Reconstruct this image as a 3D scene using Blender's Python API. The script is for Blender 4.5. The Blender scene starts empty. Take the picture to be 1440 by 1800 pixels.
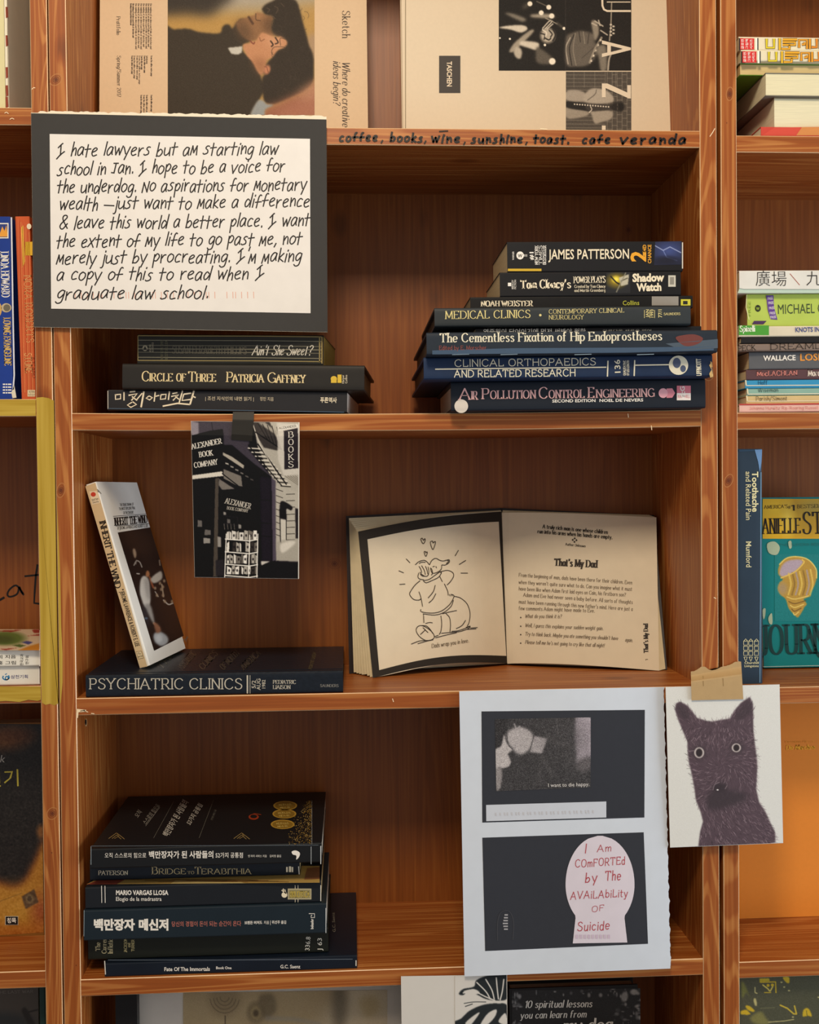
import bpy, bmesh, math, random
import numpy as np
from mathutils import Vector, Matrix
random.seed(7)
RNG = np.random.default_rng(11)
scene = bpy.context.scene
COL = scene.collection

# ------------------------------------------------------------------ camera
F_PX = 1899.6
CAM = np.array([-0.04196, -1.05986, -0.02123])
PITCH, ROLL, YAW = -0.01973, 0.00944, -0.05512


def rot(rx, ry, rz):
    c, s = math.cos, math.sin
    X = np.array([[1, 0, 0], [0, c(rx), -s(rx)], [0, s(rx), c(rx)]])
    Y = np.array([[c(ry), 0, s(ry)], [0, 1, 0], [-s(ry), 0, c(ry)]])
    Z = np.array([[c(rz), -s(rz), 0], [s(rz), c(rz), 0], [0, 0, 1]])
    return Z @ X @ Y


CM = rot(PITCH, ROLL, YAW)
cd = bpy.data.cameras.new('camera')
cam = bpy.data.objects.new('camera', cd)
COL.objects.link(cam)
m3 = Matrix([[CM[i][0], CM[i][2], -CM[i][1]] for i in range(3)])
cam.matrix_world = Matrix.Translation(Vector(CAM)) @ m3.to_4x4()
cd.sensor_fit = 'VERTICAL'
cd.sensor_height = 36
cd.lens = F_PX * 36 / 1800
cd.clip_start = 0.05
scene.camera = cam

# ------------------------------------------------------------------ world, lights, exposure
vs = scene.view_settings
vs.view_transform = 'Standard'
vs.look = 'None'
vs.gamma = 1
vs.use_curve_mapping = False
vs.exposure = 0.0
wd = bpy.data.worlds.new('world')
scene.world = wd
wd.use_nodes = True
wn = wd.node_tree
bgn = wn.nodes['Background']
wtc = wn.nodes.new('ShaderNodeTexCoord')
wsp = wn.nodes.new('ShaderNodeSeparateXYZ')
wmr = wn.nodes.new('ShaderNodeMapRange')
wrp = wn.nodes.new('ShaderNodeValToRGB')
wmr.inputs[1].default_value = -0.8
wmr.inputs[2].default_value = 0.8
wrp.color_ramp.elements[0].color = (0.44, 0.48, 0.56, 1)
wrp.color_ramp.elements[1].color = (0.60, 0.52, 0.41, 1)
wn.links.new(wtc.outputs['Generated'], wsp.inputs[0])
wn.links.new(wsp.outputs[2], wmr.inputs[0])
wn.links.new(wmr.outputs[0], wrp.inputs[0])
wn.links.new(wrp.outputs[0], bgn.inputs[0])
bgn.inputs[1].default_value = 0.82


def area(name, loc, tgt, sx, sy, energy, col):
    d = bpy.data.lights.new(name, 'AREA')
    d.shape = 'RECTANGLE'
    d.size, d.size_y = sx, sy
    d.energy = energy
    d.color = col
    o = bpy.data.objects.new(name, d)
    COL.objects.link(o)
    o.location = loc
    v = Vector(tgt) - Vector(loc)
    o.rotation_euler = v.to_track_quat('-Z', 'Z').to_euler()
    return o


area('ceiling_lamp', (-0.12, -1.15, 1.08), (-0.03, 0, 0.1), 0.32, 0.32, 18, (1.0, 0.83, 0.62))
area('window_daylight', (2.3, -0.62, -0.25), (0, -0.35, -0.25), 1.1, 1.5, 46, (0.80, 0.90, 1.0))


# ------------------------------------------------------------------ projection helpers
def rays(px, py):
    px = np.asarray(px, float)
    py = np.asarray(py, float)
    return ((px - 720) / F_PX)[..., None] * CM[:, 0] + CM[:, 1] - ((py - 900) / F_PX)[..., None] * CM[:, 2]


def at(px, py, Y):
    d = rays(px, py)
    return CAM + d * ((np.asarray(Y, float) - CAM[1]) / d[..., 1])[..., None]


def atz(px, py, z):
    d = rays(px, py)
    return CAM + d * ((z - CAM[2]) / d[..., 2])[..., None]


def proj(P):
    q = (np.asarray(P, float) - CAM) @ CM
    return np.stack([720 + F_PX * q[..., 0] / q[..., 1], 900 - F_PX * q[..., 2] / q[..., 1]], -1)


class Plane:
    """a flat surface: pixel -> the point of that surface"""
    def __init__(s, P, n):
        s.P = np.asarray(P, float)
        n = np.asarray(n, float)
        n = n / np.linalg.norm(n)
        s.n = n if (CAM - s.P) @ n > 0 else -n

    def pts(s, px, py, eps=0.0):
        d = rays(px, py)
        return CAM + d * (((s.P + s.n * eps - CAM) @ s.n) / (d @ s.n))[..., None]


class YSurf:
    """a gently curved sheet: depth as a function of the place on it"""
    def __init__(s, fn):
        s.fn = fn

    def pts(s, px, py, eps=0.0):
        return at(px, py, s.fn(np.asarray(px, float), np.asarray(py, float)) - eps)


class Bulge:
    """a rounded spine"""
    def __init__(s, O, t, w, T, bulge):
        s.O, s.t, s.w, s.T, s.b = O, t, w, T, bulge

    def pts(s, px, py, eps=0.0):
        d = rays(px, py)
        off = np.zeros(d.shape[:-1])
        for _ in range(4):
            k = (((s.O - CAM) @ s.w) + off - eps) / (d @ s.w)
            P = CAM + d * k[..., None]
            v = np.clip(((P - s.O) @ s.t) / s.T, 0, 1)
            off = -s.b * (1 - np.abs(2 * v - 1) ** 6)
        return P


# ------------------------------------------------------------------ materials
def lin(c):
    if isinstance(c, str):
        c = [int(c[i:i + 2], 16) / 255 for i in (0, 2, 4)]
    return tuple(x / 12.92 if x <= 0.04045 else ((x + 0.055) / 1.055) ** 2.4 for x in c)


MATS = {}


def pm(hexc, rough=0.5, var=0.08, scale=60.0, bump=0.0, spec=0.25, name=None, stretch=(1, 1, 1)):
    """a procedural surface: base colour with fine mottling"""
    key = (hexc, rough, var, scale, bump, spec, stretch)
    if key in MATS:
        return MATS[key]
    m = bpy.data.materials.new(name or 'surface_' + hexc)
    m.use_nodes = True
    nt = m.node_tree
    b = nt.nodes['Principled BSDF']
    tc = nt.nodes.new('ShaderNodeTexCoord')
    mp = nt.nodes.new('ShaderNodeMapping')
    mp.inputs['Scale'].default_value = stretch
    nz = nt.nodes.new('ShaderNodeTexNoise')
    nz.inputs['Scale'].default_value = scale
    nz.inputs['Detail'].default_value = 4
    mr = nt.nodes.new('ShaderNodeMapRange')
    mr.inputs[3].default_value = 1 - var
    mr.inputs[4].default_value = 1 + var
    mx = nt.nodes.new('ShaderNodeVectorMath')
    mx.operation = 'SCALE'
    mx.inputs[0].default_value = lin(hexc)
    nt.links.new(tc.outputs['Object'], mp.inputs[0])
    nt.links.new(mp.outputs[0], nz.inputs['Vector'])
    nt.links.new(nz.outputs['Fac'], mr.inputs[0])
    nt.links.new(mr.outputs[0], mx.inputs['Scale'])
    nt.links.new(mx.outputs[0], b.inputs['Base Color'])
    b.inputs['Roughness'].default_value = rough
    b.inputs['Specular IOR Level'].default_value = spec
    if bump:
        bp = nt.nodes.new('ShaderNodeBump')
        bp.inputs['Strength'].default_value = bump
        bp.inputs['Distance'].default_value = 0.0006
        nt.links.new(nz.outputs['Fac'], bp.inputs['Height'])
        nt.links.new(bp.outputs[0], b.inputs['Normal'])
    MATS[key] = m
    return m


def ink(hexc, rough=0.5):
    return pm(hexc, rough, 0.04, 200, 0, 0.3, 'ink_' + hexc)


def pages(hexc='d8c9a4', axis=2):
    st = [40, 40, 40]
    st[axis] = 2600
    return pm(hexc, 0.8, 0.22, 1.0, 0, 0.2, 'page_edges_' + hexc, tuple(st))


def print_mat(rough=0.45):
    key = ('print', rough)
    if key in MATS:
        return MATS[key]
    m = bpy.data.materials.new('printed_picture')
    m.use_nodes = True
    nt = m.node_tree
    b = nt.nodes['Principled BSDF']
    a = nt.nodes.new('ShaderNodeAttribute')
    a.attribute_name = 'Col'
    nz = nt.nodes.new('ShaderNodeTexNoise')
    nz.inputs['Scale'].default_value = 900
    mr = nt.nodes.new('ShaderNodeMapRange')
    mr.inputs[3].default_value = 0.93
    mr.inputs[4].default_value = 1.07
    sc = nt.nodes.new('ShaderNodeVectorMath')
    sc.operation = 'SCALE'
    nt.links.new(nz.outputs['Fac'], mr.inputs[0])
    nt.links.new(mr.outputs[0], sc.inputs['Scale'])
    nt.links.new(a.outputs['Color'], sc.inputs[0])
    nt.links.new(sc.outputs[0], b.inputs['Base Color'])
    b.inputs['Roughness'].default_value = rough
    b.inputs['Specular IOR Level'].default_value = 0.35
    MATS[key] = m
    return m


def wood(name, axis, dark, mid, light, rough=0.42, lines=22.0, nscale=22.0, linew=0.5, amp=0.24, stretch=0.04):
    m = bpy.data.materials.new(name)
    m.use_nodes = True
    nt = m.node_tree
    N, L = nt.nodes.new, nt.links.new
    b = nt.nodes['Principled BSDF']
    tc = N('ShaderNodeTexCoord')
    oi = N('ShaderNodeObjectInfo')
    rv = N('ShaderNodeVectorMath')
    rv.operation = 'SCALE'
    rv.inputs[0].default_value = (3.1, 5.3, 7.7)
    L(oi.outputs['Random'], rv.inputs['Scale'])
    ad = N('ShaderNodeVectorMath')
    L(tc.outputs['Object'], ad.inputs[0])
    L(rv.outputs[0], ad.inputs[1])
    s1 = [1.0, 1.0, 1.0]
    s1[axis] = stretch
    mp = N('ShaderNodeMapping')
    mp.inputs['Scale'].default_value = s1
    L(ad.outputs[0], mp.inputs[0])
    n1 = N('ShaderNodeTexNoise')
    n1.inputs['Scale'].default_value = nscale
    n1.inputs['Detail'].default_value = 2.0
    n1.inputs['Roughness'].default_value = 0.35
    n1.inputs['Distortion'].default_value = 0.25
    L(mp.outputs[0], n1.inputs['Vector'])
    mu = N('ShaderNodeMath')
    mu.operation = 'MULTIPLY'
    mu.inputs[1].default_value = lines * 6.283
    L(n1.outputs['Fac'], mu.inputs[0])
    si = N('ShaderNodeMath')
    si.operation = 'SINE'
    L(mu.outputs[0], si.inputs[0])
    # fibres
    s2 = [330.0, 330.0, 330.0]
    s2[axis] = 7.0
    mp2 = N('ShaderNodeMapping')
    mp2.inputs['Scale'].default_value = s2
    L(ad.outputs[0], mp2.inputs[0])
    n2 = N('ShaderNodeTexNoise')
    n2.inputs['Scale'].default_value = 1.0
    n2.inputs['Detail'].default_value = 3
    L(mp2.outputs[0], n2.inputs['Vector'])
    # knots
    s3 = [13.0, 13.0, 13.0]
    s3[axis] = 7.5
    mp3 = N('ShaderNodeMapping')
    mp3.inputs['Scale'].default_value = s3
    L(ad.outputs[0], mp3.inputs[0])
    vo = N('ShaderNodeTexVoronoi')
    vo.inputs['Scale'].default_value = 0.9
    L(mp3.outputs[0], vo.inputs['Vector'])
    kn = N('ShaderNodeMapRange')
    kn.inputs[1].default_value = 0.05
    kn.inputs[2].default_value = 0.13
    kn.inputs[3].default_value = 0.45
    kn.inputs[4].default_value = 0.0
    L(vo.outputs['Distance'], kn.inputs[0])
    rp = N('ShaderNodeValToRGB')
    e = rp.color_ramp.elements
    e[0].position, e[0].color = 0.0, (*lin(dark), 1)
    e[1].position, e[1].color = linew, (*lin(mid), 1)
    k = e.new(0.97)
    k.color = (*lin(light), 1)
    sh = N('ShaderNodeMapRange')
    sh.interpolation_type = 'SMOOTHSTEP'
    sh.inputs[1].default_value = 0.15
    sh.inputs[2].default_value = 1.0
    sh.inputs[3].default_value = -0.12
    sh.inputs[4].default_value = 1.0
    L(si.outputs[0], sh.inputs[0])
    cb = N('ShaderNodeMath')
    cb.operation = 'MULTIPLY_ADD'
    cb.inputs[1].default_value = amp
    L(sh.outputs[0], cb.inputs[0])
    f2 = N('ShaderNodeMapRange')
    f2.inputs[1].default_value = 0.25
    f2.inputs[2].default_value = 0.75
    f2.inputs[3].default_value = 0.26
    f2.inputs[4].default_value = 0.78
    L(n2.outputs['Fac'], f2.inputs[0])
    L(f2.outputs[0], cb.inputs[2])
    sb = N('ShaderNodeMath')
    sb.operation = 'SUBTRACT'
    L(cb.outputs[0], sb.inputs[0])
    L(kn.outputs[0], sb.inputs[1])
    L(sb.outputs[0], rp.inputs[0])
    L(rp.outputs[0], b.inputs['Base Color'])
    b.inputs['Roughness'].default_value = rough
    b.inputs['Specular IOR Level'].default_value = 0.35
    bp = N('ShaderNodeBump')
    bp.inputs['Strength'].default_value = 0.15
    bp.inputs['Distance'].default_value = 0.0004
    L(n2.outputs['Fac'], bp.inputs['Height'])
    L(bp.outputs[0], b.inputs['Normal'])
    return m


WD, WM, WL = '743a14', '964f1d', 'bb7c40'
WOOD_V = wood('pine_laminate_upright', 2, WD, WM, WL, lines=20, nscale=24, stretch=0.075, amp=.26)
WOOD_H = wood('pine_laminate_shelf', 0, WD, WM, WL, lines=20, nscale=24, stretch=.03, amp=.26)
WOOD_B = wood('pine_laminate_back', 2, '683812', '86491a', '985a24', lines=26, nscale=14, amp=0.14)
EDGE = pm('e0bb90', 0.35, 0.15, 150, 0, 0.5, 'pale_edge')  # paler colour for the chamfered front edges of the boards
YELLOW_V = wood('mustard_painted_upright', 2, '927418', 'ab8c2a', 'c2a545', lines=9, nscale=26)
YELLOW_H = wood('mustard_painted_shelf', 0, '927418', 'ae8f2c', 'c6aa48', lines=9, nscale=26)
PRINT = print_mat(0.42)
PRINT_MATT = print_mat(0.75)


# ------------------------------------------------------------------ mesh helpers
class MB:
    def __init__(s):
        s.v, s.f, s.m, s.mats = [], [], [], []

    def mi(s, mat):
        if mat not in s.mats:
            s.mats.append(mat)
        return s.mats.index(mat)

    def add(s, verts, faces, mat):
        b = len(s.v)
        k = s.mi(mat)
        s.v.extend([tuple(map(float, p)) for p in verts])
        for f in faces:
            s.f.append([b + i for i in f])
            s.m.append(k)

    def frame_box(s, O, U, V, W, mat):
        O, U, V, W = (np.asarray(a, float) for a in (O, U, V, W))
        P = [O, O + U, O + U + V, O + V, O + W, O + U + W, O + U + V + W, O + V + W]
        s.add(P, [(0, 1, 2, 3), (4, 7, 6, 5), (0, 4, 5, 1), (1, 5, 6, 2), (2, 6, 7, 3), (3, 7, 4, 0)], mat)

    def box(s, x0, x1, y0, y1, z0, z1, mat):
        s.frame_box((x0, y0, z0), (x1 - x0, 0, 0), (0, 0, z1 - z0), (0, y1 - y0, 0), mat)

    def build(s, name, parent=None, loc=None, smooth=False, fix=True):
        me = bpy.data.meshes.new(name)
        if parent is not None:
            loc = np.array(parent['_o'])
        o3 = np.zeros(3) if loc is None else np.asarray(loc, float)
        me.from_pydata([tuple(np.asarray(p) - o3) for p in s.v], [], s.f)
        for m in s.mats:
            me.materials.append(m)
        me.polygons.foreach_set('material_index', s.m)
        if smooth:
            me.polygons.foreach_set('use_smooth', [True] * len(s.f))
        if fix:
            bm = bmesh.new()
            bm.from_mesh(me)
            bmesh.ops.recalc_face_normals(bm, faces=bm.faces)
            bm.to_mesh(me)
            bm.free()
        me.update()
        o = bpy.data.objects.new(name, me)
        COL.objects.link(o)
        if parent is not None:
            o.parent = parent
            o['_o'] = list(parent['_o'])
        else:
            o.location = Vector(o3)
            o['_o'] = list(map(float, o3))
        return o


def bevel_board(x0, x1, y0, y1, z0, z1, mat, c=0.0007, edge=None, axis=0, sag=0.0):
    """a board with a small pale chamfer along its two front long edges; axis = long axis; sag = how far its middle hangs"""
    mb = MB()
    n = 24 if sag else 1
    edge = edge or EDGE
    if axis == 0:
        prof = [(y0 + c, z0), (y0, z0 + c), (y0, z1 - c), (y0 + c, z1), (y1, z1), (y1, z0)]
        rings = []
        for i in range(n + 1):
            x = x0 + (x1 - x0) * i / n
            dz = -sag * (1 - (2 * i / n - 1) ** 2)
            rings.append([(x, y, z + dz) for y, z in prof])
    else:
        prof = [(y0 + c, x0), (y0, x0 + c), (y0, x1 - c), (y0 + c, x1), (y1, x1), (y1, x0)]
        rings = [[(x, y, z) for y, x in prof] for z in (z0, z1)]
    k = len(prof)
    V = [p for r in rings for p in r]
    main, ch = [], []
    for i in range(len(rings) - 1):
        for j in range(k):
            q = (i * k + j, i * k + (j + 1) % k, (i + 1) * k + (j + 1) % k, (i + 1) * k + j)
            (ch if j in (0, 2) else main).append(q)
    main += [tuple(range(k)), tuple(range(len(V) - k, len(V)))]
    mb.add(V, main, mat)
    b = mb.mi(edge)
    for q in ch:
        mb.f.append(list(q))
        mb.m.append(b)
    return mb


def thing(name, loc, label, cat, group=None, kind=None):
    o = bpy.data.objects.new(name, None)
    o.empty_display_size = 0.02
    COL.objects.link(o)
    o.location = Vector([float(a) for a in loc])
    o['_o'] = [float(a) for a in loc]
    tag(o, label, cat, group, kind)
    return o


def tag(o, label=None, cat=None, group=None, kind=None):
    if label:
        o['label'] = label
    if cat:
        o['category'] = cat
    if group:
        o['group'] = group
    if kind:
        o['kind'] = kind
    return o


# ------------------------------------------------------------------ lettering
GL = {
 'A': "0 0 36 100 72 0;13 36 59 36", 'B': "8 0 8 100;~8 100 45 98 52 76 40 54 8 53;~8 53 50 52 60 27 46 2 8 0",
 'C': "~70 82 56 98 38 101 14 84 6 50 14 16 38 -1 58 4 71 20", 'D': "8 0 8 100;~8 100 45 97 68 75 72 50 68 25 45 3 8 0",
 'E': "8 0 8 100;8 100 58 100 58 86;8 53 48 53;8 0 60 0 60 15", 'F': "8 0 8 100;8 100 56 100 56 86;8 53 46 53",
 'G': "~70 82 56 98 38 101 14 84 6 50 14 16 38 -1 58 4 72 18;72 4 72 44 52 44", 'H': "8 0 8 100;66 0 66 100;8 52 66 52",
 'I': "8 0 8 100", 'J': "34 100 34 22;~34 22 28 2 12 -2 2 12", 'K': "8 0 8 100;60 100 8 42;24 58 64 0", 'L': "8 0 8 100;8 0 54 0 54 16",
 'M': "6 0 10 100;10 100 44 8 78 100;78 100 82 0", 'N': "8 0 8 100;8 100 64 0;64 0 64 100",
 'O': "~40 101 14 86 6 50 14 14 40 -1 66 14 74 50 66 86 40 101", 'P': "8 0 8 100;~8 100 46 98 56 73 44 48 8 46",
 'Q': "~40 101 14 86 6 50 14 14 40 -1 66 14 74 50 66 86 40 101;44 24 74 -12", 'R': "8 0 8 100;~8 100 46 98 56 73 44 48 8 46;30 46 64 0",
 'S': "~54 84 42 99 26 101 10 90 10 70 28 56 48 44 56 26 46 4 26 -1 8 6 4 22", 'T': "34 0 34 100;2 84 2 100 66 100 66 84",
 'U': "8 100 8 34;~8 34 14 6 36 -1 58 6 64 34;64 34 64 100", 'V': "0 100 34 0 68 100", 'W': "0 100 24 0 46 86 68 0 92 100",
 'X': "2 0 62 100;2 100 62 0", 'Y': "0 100 32 48 64 100;32 48 32 0", 'Z': "6 86 6 100 58 100 2 0 60 0 60 16",
 'a': "~42 50 30 64 18 63 6 46 6 18 18 0 32 4 42 20;42 64 42 0", 'b': "8 104 8 0;~8 44 20 62 34 63 48 46 48 18 34 0 20 2 8 20",
 'c': "~44 50 32 63 18 62 6 44 6 20 18 1 32 0 44 14", 'd': "44 104 44 0;~44 44 32 62 18 63 6 46 6 18 18 0 32 2 44 20",
 'e': "~6 34 46 34 44 54 28 65 12 56 6 32 14 6 28 -1 44 12", 'f': "~36 96 26 105 16 96 14 70;14 70 14 0;2 63 30 63",
 'g': "~44 44 32 62 18 63 6 46 6 20 18 2 32 4 44 20;44 64 44 -14;~44 -14 36 -30 20 -31 8 -24", 'h': "8 104 8 0;~8 42 22 62 36 62 44 46 44 30;44 34 44 0",
 'i': "8 64 8 0;8 86 8 92", 'j': "14 64 14 -14;~14 -14 8 -29 -4 -28;14 86 14 92", 'k': "8 104 8 0;42 64 8 24;18 36 46 0", 'l': "8 104 8 0",
 'm': "8 64 8 0;~8 42 20 62 32 62 38 46 38 30;38 34 38 0;~38 42 50 62 62 62 68 46 68 30;68 34 68 0", 'n': "8 64 8 0;~8 42 22 62 36 62 44 46 44 30;44 34 44 0",
 'o': "~26 64 10 52 6 32 10 12 26 -1 42 12 46 32 42 52 26 64", 'p': "8 64 8 -32;~8 44 20 62 34 63 48 46 48 18 34 0 20 2 8 20",
 'q': "44 64 44 -32;~44 44 32 62 18 63 6 46 6 18 18 0 32 2 44 20", 'r': "8 64 8 0;~8 38 18 58 30 63 38 58", 's': "~38 52 26 64 12 60 8 46 24 34 38 20 32 2 18 -1 6 10",
 't': "14 90 14 14;~14 14 20 0 34 4;2 63 30 63", 'u': "8 64 8 20;~8 20 14 1 28 1 42 20;44 64 44 0", 'v': "0 64 22 0 44 64", 'w': "0 64 16 0 32 56 48 0 64 64",
 'x': "2 0 42 64;2 64 42 0", 'y': "0 64 22 4;44 64 16 -30 2 -30", 'z': "4 64 40 64 4 0 42 0",
 '0': "~30 101 10 84 5 50 10 16 30 -1 50 16 55 50 50 84 30 101", '1': "8 82 26 100 26 0", '2': "~6 78 14 98 34 101 50 84 44 60 6 0;6 0 54 0",
 '3': "~6 90 28 101 48 88 44 62 22 54;~22 54 50 44 52 14 28 -1 4 12", '4': "44 0 44 100 2 30 60 30", '5': "50 100 14 100 10 58;~10 58 34 62 54 36 40 4 18 -2 4 10",
 '6': "~48 94 24 88 8 50 10 12 30 -1 52 14 50 46 30 58 8 40", '7': "4 100 54 100 20 0", '8': "~28 101 10 86 12 62 44 42 50 14 28 -1 6 14 12 42 44 62 48 86 28 101",
 '9': "~50 60 30 42 8 58 8 86 30 101 50 86 52 50 34 6 12 2", '.': "6 0 6 8", ',': "10 8 2 -16", "'": "8 104 4 78", '!': "8 100 8 30;8 0 8 8", '?': "~4 82 16 100 38 98 46 80 28 52 24 30;24 0 24 8",
 '-': "4 34 34 34", '—': "4 34 70 30", '•': "6 36 10 46 14 36 10 26 6 36;8 36 12 36", ':': "8 4 8 12;8 50 8 58", '/': "0 -10 40 105", '#': "14 0 24 100;44 0 54 100;4 36 60 36;8 66 64 66",
 '&': "~64 0 20 66 20 94 38 98 46 80 10 34 10 8 30 -1 58 40", '(': "~24 104 8 60 8 30 24 -16", ')': "~6 104 22 60 22 30 6 -16", '|': "8 -5 8 105", '+': "4 38 44 38;24 14 24 62",
}
# the looser letters of hand writing
HWL = dict(GL)
HWL.update({
 'I': "22 90 30 18;~4 68 22 92 34 104;~8 -14 30 18 56 44", 'm': "4 -2 10 62 24 14 40 62 46 -2", 'k': "8 96 8 0;34 58 8 24 38 0", 'a': "~40 58 22 62 6 34 10 4 24 4 38 34 42 60;~40 54 40 16 46 2",
 'e': "~6 28 30 40 38 54 26 62 10 46 8 20 20 2 44 12", 'g': "~42 54 26 62 8 40 10 12 24 8 40 34;~42 60 40 10 34 -26 14 -34 0 -20", 'f': "~38 90 28 98 18 76 14 0;2 44 40 48",
 't': "16 88 16 0;0 54 38 58", 'r': "6 58 10 0;~10 30 22 54 38 58", 'y': "2 60 20 12;44 62 18 -30", 'h': "10 100 8 0;~8 24 24 58 34 44 36 0", 'd': "~36 44 20 58 6 30 12 2 28 10 42 44;46 100 42 0",
 's': "~40 56 24 60 14 44 30 28 30 8 8 0 0 10", 'w': "2 62 16 4 30 50 42 4 56 66", 'l': "12 96 8 0", 'o': "~24 62 8 44 8 14 24 0 42 20 42 48 22 62", 'n': "6 60 10 0;~10 26 24 56 36 46 40 0", 'x': "2 0 44 64;6 60 40 -4",
 'p': "8 58 10 -34;~8 36 24 66 42 46 28 14 10 16", 'N': "8 0 12 70 44 4 50 78", 'J': "10 76 40 76;26 76 22 6 4 8", 'c': "~42 52 24 62 8 36 14 4 42 10", 'b': "10 98 8 0;~8 30 28 52 44 30 30 2 8 4", 'u': "~6 60 8 14 20 2 40 22 42 62;42 40 46 0",
 'v': "2 60 18 2 44 62", 'i': "10 58 8 0;14 80 15 86",
})


def catmull(P, n=4):
    P = np.asarray(P, float)
    if len(P) < 3:
        return P
    closed = np.allclose(P[0], P[-1])
    Q = np.vstack([P[-2] if closed else 2 * P[0] - P[1], P, P[1] if closed else 2 * P[-1] - P[-2]])
    out = []
    for i in range(1, len(Q) - 2):
        p0, p1, p2, p3 = Q[i - 1:i + 3]
        for k in range(n):
            t = k / n
            out.append(0.5 * (2 * p1 + (p2 - p0) * t + (2 * p0 - 5 * p1 + 4 * p2 - p3) * t * t + (3 * p1 - p0 - 3 * p2 + p3) * t ** 3))
    out.append(P[-1])
    return np.array(out)


_gc = {}


def glyph(ch, table):
    k = (ch, id(table))
    if k not in _gc:
        st = []
        for s in table.get(ch, table.get(ch.lower(), "")).split(';'):
            if not s:
                continue
            sm = s[0] == '~'
            a = np.array(list(map(float, s.lstrip('~').split()))).reshape(-1, 2) / 100
            st.append((sm, catmull(a, 3) if sm else a))
        w = max((p[:, 0].max() for _, p in st), default=0.3)
        _gc[k] = (st, w)
    return _gc[k]


FT_CACHE = {}


def font_mesh(s, bold):
    """outline letters of the built-in font as vertices and faces"""
    c = bpy.data.curves.new('letters', 'FONT')
    c.body = s
    c.size = 1.0
    c.offset = bold
    c.resolution_u = 2
    c.fill_mode = 'FRONT'
    o = bpy.data.objects.new('letters', c)
    COL.objects.link(o)
    bpy.context.view_layer.update()
    me = bpy.data.meshes.new_from_object(o.evaluated_get(bpy.context.evaluated_depsgraph_get()))
    V = np.array([v.co[:2] for v in me.vertices]).reshape(-1, 2)
    Fs = [tuple(p.vertices) for p in me.polygons]
    bpy.data.objects.remove(o)
    bpy.data.curves.remove(c)
    bpy.data.meshes.remove(me)
    return V, Fs


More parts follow.
